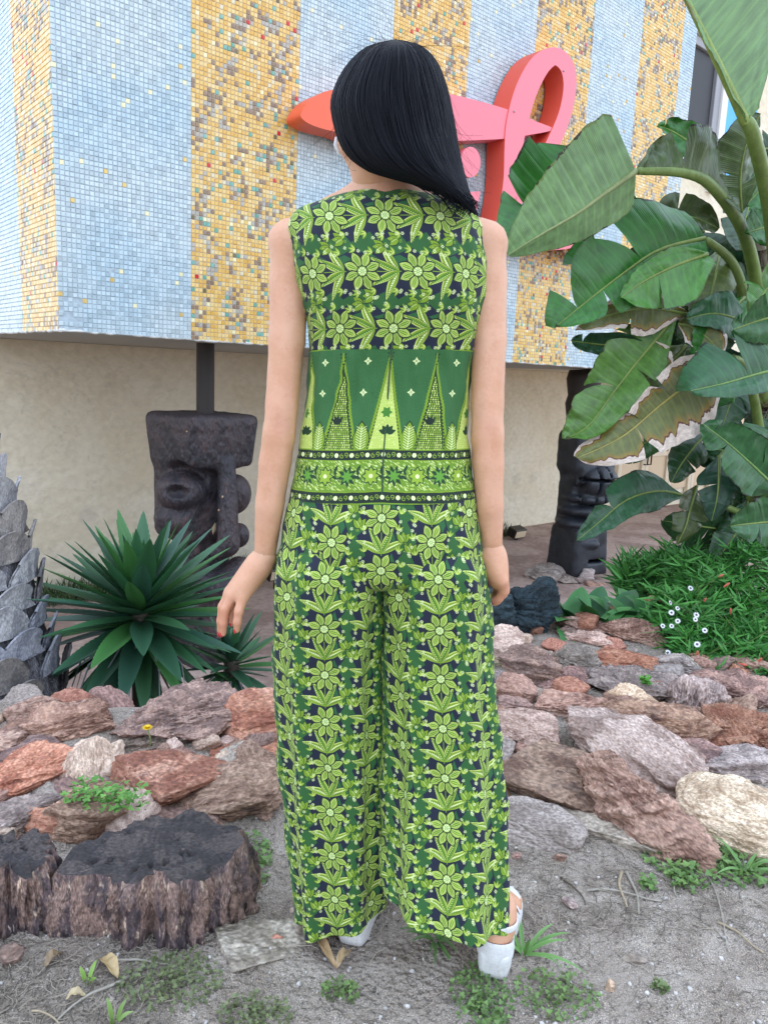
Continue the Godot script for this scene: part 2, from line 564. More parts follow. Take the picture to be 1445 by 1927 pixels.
func build_building() -> void:
	var H := 6.6
	var b := thing("hotel_building", "two storey building with a blue and gold mosaic front over a cream stucco wall", "building", K)
	var bx := [95.0, 360.0, 566.0, 743.0, 887.0, 1013.0, 1121.0, 1213.0, 1291.0, 1317.0]
	var s := PackedFloat32Array()
	for x in bx: s.append((on_plane(x, 2, K, NW) - K).dot(U))
	s[0] = 0.0
	var pitch := s[1] / 30.0
	var send := s[9]
	var deep := 6.0
	# core of the overhanging upper storey
	var cm := MB.new()
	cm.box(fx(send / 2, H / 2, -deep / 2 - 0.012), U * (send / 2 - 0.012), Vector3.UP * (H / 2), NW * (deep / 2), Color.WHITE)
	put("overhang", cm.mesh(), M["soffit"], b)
	# stripes: a grout panel each, with the tiles set on it
	var tile := MB.new()
	var e := 0.5
	var q := 0.40
	tile.quad(Vector3(-q, -q, 1), Vector3(q, -q, 1), Vector3(q, q, 1), Vector3(-q, q, 1))
	tile.quad(Vector3(-e, -e, 0), Vector3(e, -e, 0), Vector3(q, -q, 1), Vector3(-q, -q, 1))
	tile.quad(Vector3(e, -e, 0), Vector3(e, e, 0), Vector3(q, q, 1), Vector3(q, -q, 1))
	tile.quad(Vector3(e, e, 0), Vector3(-e, e, 0), Vector3(-q, q, 1), Vector3(q, q, 1))
	tile.quad(Vector3(-e, e, 0), Vector3(-e, -e, 0), Vector3(-q, -q, 1), Vector3(-q, q, 1))
	var tile_mesh := tile.mesh()
	var xf: Array[Transform3D] = []
	var cols: Array[Color] = []
	var accents := []
	var n1 := noise(71, 3.2, 2)
	var n2 := noise(72, 0.9, 3)
	var ts := pitch
	var rows := int(H / pitch)
	var cream := lin(0.66, 0.58, 0.36)
	var s_left := PackedFloat32Array([0.0])
	for x in [20.0, -60.0]: s_left.append((on_plane(x, 2, K, -U) - K).dot(-NW))
	for face in 2:
		var ends: PackedFloat32Array = s if face == 0 else s_left
		for k in ends.size() - 1:
			var yellow := (k % 2 == 1) if face == 0 else (k % 2 == 0)
			var a0 := ends[k]
			var a1 := ends[k + 1]
			var gp := MB.new()
			if face == 0:
				gp.box(fx((a0 + a1) / 2, H / 2, -0.007), U * ((a1 - a0) / 2), Vector3.UP * (H / 2), NW * 0.005)
			else:
				gp.box(side((a0 + a1) / 2 + 0.006, H / 2, -0.007), NW * ((a1 - a0) / 2), Vector3.UP * (H / 2), U * 0.005)
			put("grout_panel", gp.mesh(), M["grout_pale"] if yellow else M["grout_blue"], b)
			var nc := int(round((a1 - a0) / pitch))
			var w := (a1 - a0) / nc
			for i in nc:
				var sc := a0 + (i + 0.5) * w
				for j in rows:
					var hc := (j + 0.5) * pitch
					if face == 0 and j < 9 and sc < 0.14 and rng.randf() < 0.75 - 0.08 * j: continue
					if rng.randf() < 0.0012: continue
					var c: Color
					var r := rng.randf()
					var acc := ""
					if yellow:
						var g := n1.get_noise_2d(sc * 1.5 + k * 7 + face * 50, hc) + 0.55 * n2.get_noise_2d(sc * 4, hc * 4)
						var brown := clampf(0.14 + 0.95 * g, 0.03, 0.58)
						if r < brown:
							c = [lin(0.30, 0.19, 0.115), lin(0.26, 0.17, 0.11), lin(0.46, 0.41, 0.34), lin(0.42, 0.39, 0.34)][rng.randi() % 4]
						elif r > 0.958: c = [lin(0.13, 0.36, 0.27), lin(0.18, 0.42, 0.36)][rng.randi() % 2]
						elif r > 0.946: acc = "cream_tile"
						elif r > 0.942: acc = "red_tile"
						elif r > 0.90: c = lin(0.16, 0.12, 0.05) if rng.randf() < 0.15 else lin(0.70, 0.62, 0.42)
						else: c = [lin(0.78, 0.53, 0.17), lin(0.80, 0.58, 0.24), lin(0.71, 0.41, 0.08), lin(0.76, 0.48, 0.12)][rng.randi() % 4]
						if acc == "" : c = c.lightened(rng.randf() * 0.06)
					else:
						var g2 := n2.get_noise_2d(sc + k * 3, hc)
						c = lin(0.56, 0.645, 0.675).lerp(lin(0.48, 0.61, 0.68), clampf(0.5 + g2 * 1.4, 0.0, 1.0))
						c = c.lerp(lin(0.58, 0.66, 0.68), clampf(0.4 - g2 * 1.6, 0.0, 1.0))
						c = c.darkened(rng.randf() * 0.10) if r < 0.6 else c.lightened(rng.randf() * 0.12)
						if r > 0.9885: acc = "cream_tile" if rng.randf() < 0.7 else "gold_tile"
					var proud := 0.004 + rng.randf() * 0.0015
					var tilt := Basis.from_euler(Vector3(rng.randfn(0, 0.032), rng.randfn(0, 0.032), rng.randfn(0, 0.014)))
					var fb: Basis
					var o: Vector3
					if face == 0:
						fb = Basis(U, Vector3.UP, NW)
						o = fx(sc, hc, -0.002)
					else:
						fb = Basis(NW, Vector3.UP, -U)
						o = side(sc, hc, -0.002)
					var sz := ts * (0.90 + rng.randf() * 0.05)
					var B := fb * tilt * Basis.from_scale(Vector3(sz * (w / pitch), sz, proud))
					if acc != "":
						accents.append([o, B, acc])
					else:
						xf.append(Transform3D(B, o - K))
						cols.append(c.srgb_to_linear())
	# the accent tiles nearest the camera are pieces of their own, the far rest joins the field
	accents.sort_custom(func(p, r2): return (p[0] as Vector3).distance_squared_to(EYE) < (r2[0] as Vector3).distance_squared_to(EYE))
	var names := {"cream_tile": lin(0.88, 0.80, 0.48), "gold_tile": lin(0.62, 0.42, 0.12), "red_tile": lin(0.60, 0.03, 0.03)}
	var used := 0
	for a in accents:
		if used < 280:
			var t := put(a[2], tile_mesh, M[a[2]], b)
			t.transform = Transform3D(a[1], a[0] - K)
			used += 1
		else:
			xf.append(Transform3D(a[1], a[0] - K))
			cols.append((names[a[2]] as Color).srgb_to_linear())
	var mm := MultiMesh.new()
	mm.transform_format = MultiMesh.TRANSFORM_3D
	mm.use_colors = true
	mm.mesh = tile_mesh
	mm.instance_count = xf.size()
	for i in xf.size():
		mm.set_instance_transform(i, xf[i])
		mm.set_instance_color(i, cols[i])
	var mi := MultiMeshInstance3D.new()
	mi.name = "mosaic_tiles"
	mi.multimesh = mm
	mi.material_override = M["tile"]
	mi.set_meta("kind", "stuff")
	b.add_child(mi)
	# ragged plaster edge along the foot of the mosaic
	var lip := MB.new()
	for face in 2:
		var pts := PackedVector3Array()
		var rad := PackedFloat32Array()
		var L := send if face == 0 else s_left[2]
		var m := 220
		for i in m:
			var t := L * i / (m - 1)
			var w := 0.010 + 0.006 * nf.get_noise_2d(t * 9.0, face * 9.0)
			pts.append((fx(t, 0.004, -0.008) if face == 0 else side(t, 0.004, -0.008)) + Vector3.UP * 0.006 * nf.get_noise_2d(t * 14.0, 4.0))
			rad.append(w)
		lip.tube(pts, rad, 6)
	put("plaster_edge", lip.mesh(), M["white_plaster"], b)
	# wall below
	var w0 := on_level(100, 1120, FLOOR)
	var back := (w0 - K).dot(NW)
	var hb := K.y - FLOOR
	var wm := MB.new()
	wm.box(fx(3.0, -hb / 2 - 0.1, back - 0.15), U * 13.0, Vector3.UP * (hb / 2 + 0.098), NW * 0.15)
	put("wall", wm.mesh(), M["stucco"], b)
	# upper wall set back behind the end of the mosaic, with its window
	var set_back := -0.55
	var um := MB.new()
	um.box(fx(send + 4.5, H / 2, set_back - 2.7), U * 4.5, Vector3.UP * (H / 2), NW * 2.7)
	put("upper_wall", um.mesh(), M["stucco"], b)
	var wp := fx(0, 0, set_back)
	var sv := func(px: float, py: float) -> Vector2:
		var p := on_plane(px, py, wp, NW)
		return Vector2((p - K).dot(U), p.y - K.y)
	var top: Vector2 = sv.call(1330, 105)
	var bot: Vector2 = sv.call(1330, 330)
	var xa: float = send + 0.03
	var xb: float = (sv.call(1335, 180) as Vector2).x
	var xc: float = (sv.call(1346, 180) as Vector2).x
	var xd: float = (sv.call(1357, 180) as Vector2).x
	var xe: float = (sv.call(1400, 180) as Vector2).x
	var mid := (top.y + bot.y) / 2
	var hh := (top.y - bot.y) / 2
	var win := MB.new()
	win.box(fx((xa + xb) / 2, mid, set_back + 0.01), U * ((xb - xa) / 2), Vector3.UP * hh, NW * 0.015)
	var window := put("window", win.mesh(), M["screen"], b)
	var fr := MB.new()
	fr.box(fx((xb + xc) / 2, mid, set_back + 0.03), U * ((xc - xb) / 2), Vector3.UP * hh, NW * 0.04, Color.WHITE, 0.006)
	fr.box(fx((xa + xc) / 2, mid + hh + 0.05, set_back + 0.028), U * ((xc - xa) / 2), Vector3.UP * 0.05, NW * 0.04, Color.WHITE, 0.006)
	put("frame", fr.mesh(), M["grey_frame"], window)
	var fw := MB.new()
	fw.box(fx((xc + xd) / 2, mid, set_back + 0.04), U * ((xd - xc) / 2), Vector3.UP * (hh + 0.2), NW * 0.06, Color.WHITE, 0.006)
	fw.box(fx((xa + xd) / 2, mid + hh + 0.17, set_back + 0.045), U * ((xd - xa) / 2), Vector3.UP * 0.06, NW * 0.06, Color.WHITE, 0.006)
	put("casing", fw.mesh(), M["white_frame"], window)
	var pn := MB.new()
	pn.box(fx((xd + xe) / 2, mid, set_back + 0.012), U * ((xe - xd) / 2), Vector3.UP * hh, NW * 0.02)
	pn.box(fx((xd + xe) / 2 + (xe - xd) * 0.8, mid, set_back + 0.008), U * ((xe - xd) * 0.3), Vector3.UP * hh, NW * 0.02)
	put("blue_panel", pn.mesh(), M["blue_panel"], b)
	var pb := MB.new()
	pb.box(fx(xe - 0.05, mid, set_back + 0.04), U * 0.05, Vector3.UP * hh, NW * 0.03, Color.WHITE, 0.006)
	put("panel_rib", pb.mesh(), mat("pale_blue", lin(0.16, 0.55, 0.85), 0.45), b)
	# glazed doors in the wall under the overhang
	var dp := fx(0, 0, back + 0.05)
	var dl := (on_plane(1150, 976, dp, NW) - K).dot(U)
	var dr := (on_plane(1330, 950, dp, NW) - K).dot(U)
	var n := 4
	var dw := (dr - dl) / n
	for i in n:
		var door := MB.new()
		var c := dl + (i + 0.5) * dw
		var dh := 1.15
		var cy := -hb + 0.02 + dh
		for sx in [-1.0, 1.0]:
			door.box(fx(c + sx * (dw / 2 - 0.06), cy, back + 0.05), U * 0.055, Vector3.UP * dh, NW * 0.04, Color.WHITE, 0.006)
		for y in [-dh + 0.16, -0.12, dh - 0.08]:
			door.box(fx(c, cy + y, back + 0.047), U * (dw / 2 - 0.115), Vector3.UP * (0.16 if y < -1.0 else 0.045), NW * 0.036, Color.WHITE, 0.006)
		var dn := put("door", door.mesh(), M["cream_frame"], b)
		for y2 in [Vector2(-0.50, 0.335), Vector2(0.475, 0.55)]:
			var g := MB.new()
			g.box(fx(c, cy + y2.x, back + 0.035), U * (dw / 2 - 0.12), Vector3.UP * y2.y, NW * 0.012)
			put("pane", g.mesh(), M["green_pane"] if i == 1 and y2.x > 0 else M["cream_pane"], dn)
		if i < 2:
			var hd := MB.new()
			var hx := c + (dw / 2 - 0.06) * (1.0 if i == 0 else -1.0)
			hd.tube(PackedVector3Array([fx(hx, cy - 0.30, back + 0.09), fx(hx, cy - 0.30, back + 0.16), fx(hx, cy + 0.05, back + 0.16), fx(hx, cy + 0.05, back + 0.09)]), PackedFloat32Array([0.014, 0.014, 0.014, 0.014]), 8)
			put("handle", hd.mesh(), M["dark_metal"], dn)
	# posts that carry the overhang, rising out of the tikis
	var post := MB.new()
	var pb0 := at(387, 660, 5.75)
	post.tube(PackedVector3Array([Vector3(pb0.x, FLOOR, pb0.z), Vector3(pb0.x, K.y + 0.01, pb0.z)]), PackedFloat32Array([0.066, 0.066]), 20)
	put("post", post.mesh(), M["brown_post"], b)

func poly_on(pts: Array, p: Vector3) -> PackedVector3Array:
	var o := PackedVector3Array()
	for q in pts: o.append(on_plane(q[0], q[1], p, NW))
	return o
func smooth_pts(pts: Array, per := 6) -> Array:
	var o := []
	var m := pts.size()
	for i in m:
		var a: Vector2 = Vector2(pts[(i + m - 1) % m][0], pts[(i + m - 1) % m][1])
		var b: Vector2 = Vector2(pts[i][0], pts[i][1])
		var c: Vector2 = Vector2(pts[(i + 1) % m][0], pts[(i + 1) % m][1])
		var d: Vector2 = Vector2(pts[(i + 2) % m][0], pts[(i + 2) % m][1])
		for k in per:
			var q := b.cubic_interpolate(c, a, d, float(k) / per)
			o.append([q.x, q.y])
	return o
# a stroke of changing width standing off the wall: face, two flanks and a back
func stroke(mb: MB, mbs: MB, pts: Array, p: Vector3, depth: float, per := 5) -> void:
	var c: Array = []
	var m := pts.size()
	for i in m - 1:
		var a: Array = pts[maxi(i - 1, 0)]
		var b: Array = pts[i]
		var e: Array = pts[i + 1]
		var d: Array = pts[mini(i + 2, m - 1)]
		for k in per + (1 if i == m - 2 else 0):
			var t := float(k) / per
			c.append([cubic_interpolate(b[0], e[0], a[0], d[0], t), cubic_interpolate(b[1], e[1], a[1], d[1], t), cubic_interpolate(b[2], e[2], a[2], d[2], t)])
	var l := PackedVector3Array()
	var r := PackedVector3Array()
	for i in c.size():
		var i0: Array = c[maxi(i - 1, 0)]
		var i1: Array = c[mini(i + 1, c.size() - 1)]
		var t := Vector2(i1[0] - i0[0], i1[1] - i0[1]).normalized()
		var w: float = c[i][2] / 2
		l.append(on_plane(c[i][0] - t.y * w, c[i][1] + t.x * w, p, NW))
		r.append(on_plane(c[i][0] + t.y * w, c[i][1] - t.x * w, p, NW))
	var face := PackedVector3Array()
	face.append_array(l)
	face.append_array(r)
	mb.grid(face, l.size(), 2)
	var D := -NW * depth
	for e in [l, r]:
		var P := PackedVector3Array(e)
		for q in e: P.append(q + D)
		mbs.grid(P, l.size(), 2)
	mbs.quad(l[0], r[0], r[0] + D, l[0] + D)
	var z := l.size() - 1
	mbs.quad(l[z], r[z], r[z] + D, l[z] + D)

func build_sign() -> void:
	var p := K + NW * 0.21
	var sg := thing("script_sign", "coral and pink raised script letters mounted on the mosaic front", "sign", on_plane(960, 260, p, NW))
	var D := -NW * 0.17
	# crossbar: coral nose at the left, long pink tapering bar
	var f := MB.new()
	var e := MB.new()
	var nose := smooth_pts([[566, 214], [582, 190], [612, 172], [650, 168], [690, 172], [690, 262], [640, 250], [600, 240], [574, 228]], 4)
	f.extrude(poly_on(nose, p), D, U, Vector3.UP)
	put("crossbar_nose", f.mesh(), M["coral_paint"], sg)
	var bar := smooth_pts([[694, 168], [760, 168], [845, 177], [900, 190], [955, 206], [1010, 229], [1038, 240], [1036, 246], [1000, 253], [950, 261], [860, 265], [780, 268], [694, 263]], 3)
	e.extrude(poly_on(bar, p + NW * 0.004), D, U, Vector3.UP)
	put("crossbar", e.mesh(), M["pink_paint"], sg)
	# looped letter
	var lf := MB.new()
	var ls := MB.new()
	stroke(lf, ls, [[944, 440, 34], [953, 400, 30], [962, 340, 30], [966, 280, 34], [973, 230, 40], [990, 170, 42], [1016, 122, 40], [1044, 106, 34], [1066, 124, 28], [1072, 160, 24], [1064, 210, 24], [1044, 262, 26], [1020, 310, 27], [995, 352, 24], [974, 380, 14]], p + NW * 0.012, 0.20)
	var lp := put("loop_letter", lf.mesh(), M["pink_paint"], sg)
	put("loop_side", ls.mesh(), M["red_paint"], lp)
	# dot and stem of the i, lower tail
	var dot := []
	for k in 20: dot.append([885 + 19 * cos(TAU * k / 20.0), 305 + 29 * sin(TAU * k / 20.0)])
	var df := MB.new()
	df.extrude(poly_on(dot, p), D, U, Vector3.UP)
	put("letter_dot", df.mesh(), M["pink_paint"], sg)
	var st := MB.new()
	st.extrude(poly_on([[868, 362], [904, 360], [897, 392], [884, 440], [850, 440]], p), D, U, Vector3.UP)
	put("letter_stem", st.mesh(), M["pink_paint"], sg)
	var tf := MB.new()
	var tsd := MB.new()
	stroke(tf, tsd, [[920, 432, 20], [950, 446, 26], [1000, 455, 26], [1050, 457, 26], [1095, 454, 18]], p + NW * 0.006, 0.18)
	var tp := put("tail_stroke", tf.mesh(), M["pink_paint"], sg)
	put("tail_side", tsd.mesh(), M["red_paint"], tp)
	var th := MB.new()
	th.extrude(poly_on([[1082, 462], [1125, 452], [1112, 470], [1098, 492], [1088, 492]], p - NW * 0.02), -NW * 0.1, U, Vector3.UP)
	put("tail_hook", th.mesh(), M["red_paint"], sg)
	var bolt := MB.new()
	for q in [[1060, 134], [973, 400], [967, 210]]:
		var c := on_plane(q[0], q[1], p + NW * 0.014, NW)
		bolt.tube(PackedVector3Array([c, c + NW * 0.008]), PackedFloat32Array([0.008, 0.006]), 8)
	put("bolt", bolt.mesh(), M["grey_frame"], sg)

func rock_material(kind: String, ramp: Array, spot: String, ss: float, dark: String, ds: float, sd: int) -> void:
	var r := []
	for q in ramp: r.append(hexc(q))
	var im := stone_image(512, sd, r, hexc(spot), ss, hexc(dark), ds, 0.34)
	for o in 2:
		mat(kind + ("_flat" if o == 0 else "_upright"), Color.WHITE, 0.86, {"albedo_texture": im, "uv1_triplanar": true, "uv1_scale": Vector3(1.3, 3.6, 2.2) if o == 0 else Vector3(3.4, 1.1, 3.4), "normal_enabled": true, "normal_texture": M_bump(), "normal_scale": 1.0})
var _rock_bump: ImageTexture
func M_bump() -> ImageTexture:
	if _rock_bump == null: _rock_bump = bump(91, 0.045, 512, 9.0, 5)
	return _rock_bump

# a stone cut by random planes, ribbed along a grain; half sizes hs, resting 35 % below its middle
func rock_mesh(sd: int, hs: Vector3, grain: Vector3, rib: float, res: int, planes: int, flat_top: float, lumps := 0.06, layer := 0.09) -> ArrayMesh:
	var r := RandomNumberGenerator.new()
	r.seed = sd
	var ns := PackedVector3Array()
	var dd := PackedFloat32Array()
	for i in planes:
		var q := Vector3(r.randfn(), r.randfn() * 0.8, r.randfn()).normalized()
		ns.append(q)
		dd.append(r.randf_range(0.52, 0.90))
	if flat_top > 0.0:
		ns.append(Vector3(r.randf_range(-0.08, 0.08), 1, r.randf_range(-0.05, 0.12)).normalized())
		dd.append(flat_top)
	var off := Vector3(r.randf(), r.randf(), r.randf()) * 50.0
	var mb := MB.new()
	var n := res + 3
	var mean := (hs.x + hs.y + hs.z) / 3.0
	var fr := 1.5 / mean
	var bed := (Vector3(r.randfn(0, 0.25), 1, r.randfn(0, 0.25)) if absf(grain.y) < 0.6 else Vector3(1, r.randfn(0, 0.2), r.randfn(0, 0.5))).normalized()
	var thick := mean * r.randf_range(0.16, 0.30)
	for face in 6:
		var P := PackedVector3Array()
		for j in n:
			for i in n:
				var a := tan((2.0 * (i - 1) / res - 1.0) * PI / 4)
				var b := tan((2.0 * (j - 1) / res - 1.0) * PI / 4)
				var p: Vector3
				match face:
					0: p = Vector3(1, b, -a)
					1: p = Vector3(-1, b, a)
					2: p = Vector3(a, 1, -b)
					3: p = Vector3(a, -1, b)
					4: p = Vector3(a, b, 1)
					_: p = Vector3(-a, b, -1)
				p = p.normalized()
				var rad := 1.12
				for k in ns.size():
					var dt := p.dot(ns[k])
					if dt > 0.05:
						var q := dd[k] / dt
						var kk := maxf(0.016 - absf(rad - q), 0.0)
						rad = minf(rad, q) - kk * kk * 15.0
				var w := p * rad * hs
				var c := w - grain * (grain.dot(w) * 0.86)
				var rg := nf.get_noise_3dv(c * (3.4 * fr) + off)
				var rg2 := nf.get_noise_3dv(c * (9.0 * fr) + off * 2.0)
				var big := nf.get_noise_3dv(w * (0.8 * fr) + off)
				var fine := nf.get_noise_3dv(w * (9.0 * fr) + off)
				var disp := mean * (lumps * 1.2 * big + rib * (0.6 - absf(rg) * 2.4) * 1.5 + rib * 0.9 * rg2 + lumps * 0.35 * fine)
				# bedding: each layer stands a little in or out of the next
				var ly := bed.dot(w) / thick + 0.5 * big + off.x
				var l0 := floorf(ly)
				var ed := smoothstep(0.78, 1.0, ly - l0)
				disp += mean * layer * lerpf(nf.get_noise_1d(l0 * 7.31), nf.get_noise_1d((l0 + 1.0) * 7.31), ed)
				disp -= mean * layer * 0.35 * exp(-pow((ly - l0 - 0.90) * 14.0, 2.0))
				P.append(w + p * disp)
		var t := MB.new()
		t.grid(P, n, n)
		var b0 := mb.v.size()
		for j in range(1, n - 1):
			for i in range(1, n - 1):
				var q := j * n + i
				mb.v.append(P[q])
				mb.n.append(t.n[q])
				mb.uv.append(Vector2(i, j) / n)
				mb.c.append(Color.WHITE)
		var m := n - 2
		for j in m - 1:
			for i in m - 1:
				var q := b0 + j * m + i
				mb.ix.append_array([q, q + m, q + 1, q + 1, q + m, q + m + 1])
	return mb.mesh()

var looks := {}
# every stone shows another part of its kind's colour pattern
func rock_look(kind: String, k: int) -> StandardMaterial3D:
	var key := "%s%d" % [kind, k]
	if not looks.has(key):
		var r := RandomNumberGenerator.new()
		r.seed = hash(key)
		var m: StandardMaterial3D = (M[kind] as StandardMaterial3D).duplicate()
		m.uv1_offset = Vector3(r.randf(), r.randf(), r.randf())
		var g := r.randf_range(0.88, 1.10)
		m.albedo_color = Color(g * r.randf_range(1.03, 1.09), g, g * r.randf_range(0.93, 0.99))
		m.uv1_scale = m.uv1_scale * r.randf_range(0.55, 1.1)
		looks[key] = m
	return looks[key]
var big_rocks := []
var rock_seed := 100
func rock(x0: float, x1: float, y0: float, y1: float, kind: String, label: String, opt := {}) -> void:
	rock_seed += 1
	var p: Vector3 = on_terrain((x0 + x1) / 2, y1) if not opt.has("at") else opt.at
	var dist := (p - EYE).dot(-CB.z)
	var w := (x1 - x0) / F * dist
	var ratio: float = opt.get("deep", 0.62)
	var dep := w * ratio
	var v := p - EYE
	var ang := atan2(-v.y, Vector2(v.x, v.z).length())
	var E := (y1 - y0) / F * dist
	var h := maxf((E - dep * sin(ang) * 0.8) / cos(ang), w * float(opt.get("min", 0.22)) * 0.80)
	var back := Vector3(v.x, 0, v.z).normalized()
	var up: bool = opt.get("upright", false)
	var o := put("rock", rock_mesh(rock_seed, Vector3(w * 0.70, h * 0.66, dep * 0.72), Vector3.UP if up else Vector3(1, 0.12 * sin(rock_seed), 0).normalized(), opt.get("rib", 0.05) * 0.6, int(opt.get("res", 22) * 1.35), opt.get("planes", 12), opt.get("flat", 0.0), opt.get("lumps", 0.05), opt.get("layer", 0.15)), rock_look(kind + ("_upright" if up else "_flat"), rock_seed))
	o.position = p + back * dep * 0.5 + Vector3.UP * h * (0.24 - float(opt.get("sink", 0.0)))
	o.rotation = Vector3(deg_to_rad(opt.get("pitch", 0.0)), atan2(-back.x, -back.z) + deg_to_rad(opt.get("yaw", 0.0)), deg_to_rad(opt.get("roll", 0.0)))
	var cut := label
	for w2 in [" with", " beside", " in ", " at ", " below", " above", " behind", " against", " under", " left", " right", " just", " set", " tucked", " peeking", " caught", " slanting", " sloping", " between", " half", ","]:
		var f := cut.find(w2)
		if f > 6: cut = cut.substr(0, f)
	big_rocks.append([o.position, cut])
	tag(o, label, "rock", opt.get("group", "rocks of the low rockery"))

# petrified wood: a plan outline on the ground raised to a flat, pitted top, its flanks ribbed along the grain
func block(plan: Array, h: float, label: String, sd: int) -> void:
	var pts := smooth_pts(plan, 14)
	var n := pts.size()
	var ring := PackedVector3Array()
	var c := Vector3.ZERO
	for q in pts:
		var p := on_terrain(q[0], q[1])
		ring.append(p)
		c += p / n
	var o := thing("rock", label, "rock", c, "rocks of the low rockery")
	var so := sd * 13.7
	var P := PackedVector3Array()
	var nv := 30
	for j in nv:
		var t := j / float(nv - 1)
		for i in n + 1:
			var p := ring[i % n]
			var d := Vector3(p.x - c.x, 0, p.z - c.z)
			var a := atan2(d.z, d.x)
			var e := Vector3(cos(a), 0, sin(a))
			var k := e * 5.0
			var lump := 0.048 * nf.get_noise_3d(e.x * 1.5 + so, t * 0.3, e.z * 1.5) + 0.016 * nf.get_noise_3d(e.x * 3.1 + so, t * 0.8, e.z * 3.1)
			var rib := 0.013 * (0.55 - absf(nf.get_noise_3d(k.x * 1.1 + so, t * 0.5, k.z * 1.1)) * 2.2) + 0.012 * nf.get_noise_3d(k.x * 4.5, t * 0.9 + so, k.z * 4.5) + 0.007 * nf.get_noise_3d(k.x * 9.0, t * 5.0 + so, k.z * 9.0)
			var taper := lerpf(1.0, 0.93, t) - 0.05 * pow(t, 14.0)
			P.append(Vector3(c.x, 0, c.z) + d * taper + e * lump * lerpf(1.2, 0.7, t) + e * rib * 1.6 * lerpf(0.12, 1.0, smoothstep(0.0, 0.2, t) * (1.0 - smoothstep(0.72, 1.0, t))) + Vector3.UP * (c.y - 0.04 + (h + 0.04) * t + (0.030 * nf.get_noise_2d(e.x * 0.9 + so, e.z * 0.9) - 0.16 * (d.z - 0.02) + 0.003 * nf.get_noise_2d(k.x * 2.0 + so, k.z * 2.0)) * t * t))
	var mb := MB.new()
	mb.grid(P, n + 1, nv, PackedVector2Array(), PackedColorArray(), true)
	put("side", mb.mesh(), M["petrified_upright"], o)
	var T := PackedVector3Array()
	var nr := 22
	for j in nr:
		var f := 1.0 - j / float(nr - 1)
		for i in n + 1:
			var p := P[(nv - 1) * (n + 1) + i]
			var sm := Vector3.ZERO
			for z in range(-14, 15): sm += P[(nv - 1) * (n + 1) + posmod(i + z, n)] / 29.0
			var w := Vector3(c.x, c.y + h, c.z).lerp(sm.lerp(p, smoothstep(0.86, 1.0, f)), f)
			w.y = lerpf(c.y + h * 0.985 - 0.16 * (w.z - c.z - 0.02), w.y, smoothstep(0.55, 1.0, f))
			w.y += (1.0 - pow(f, 8.0)) * (0.005 * nf.get_noise_2d(w.x * 22.0, w.z * 22.0) + 0.0035 * nf.get_noise_2d(w.x * 70.0, w.z * 40.0) - 0.012 * smoothstep(0.35, 0.6, nf.get_noise_2d(w.x * 30.0 + so, w.z * 18.0)))
			T.append(w)
	var tm := MB.new()
	tm.grid(T, n + 1, nr, PackedVector2Array(), PackedColorArray(), true)
	put("top_face", tm.mesh(), M["char_flat"], o)

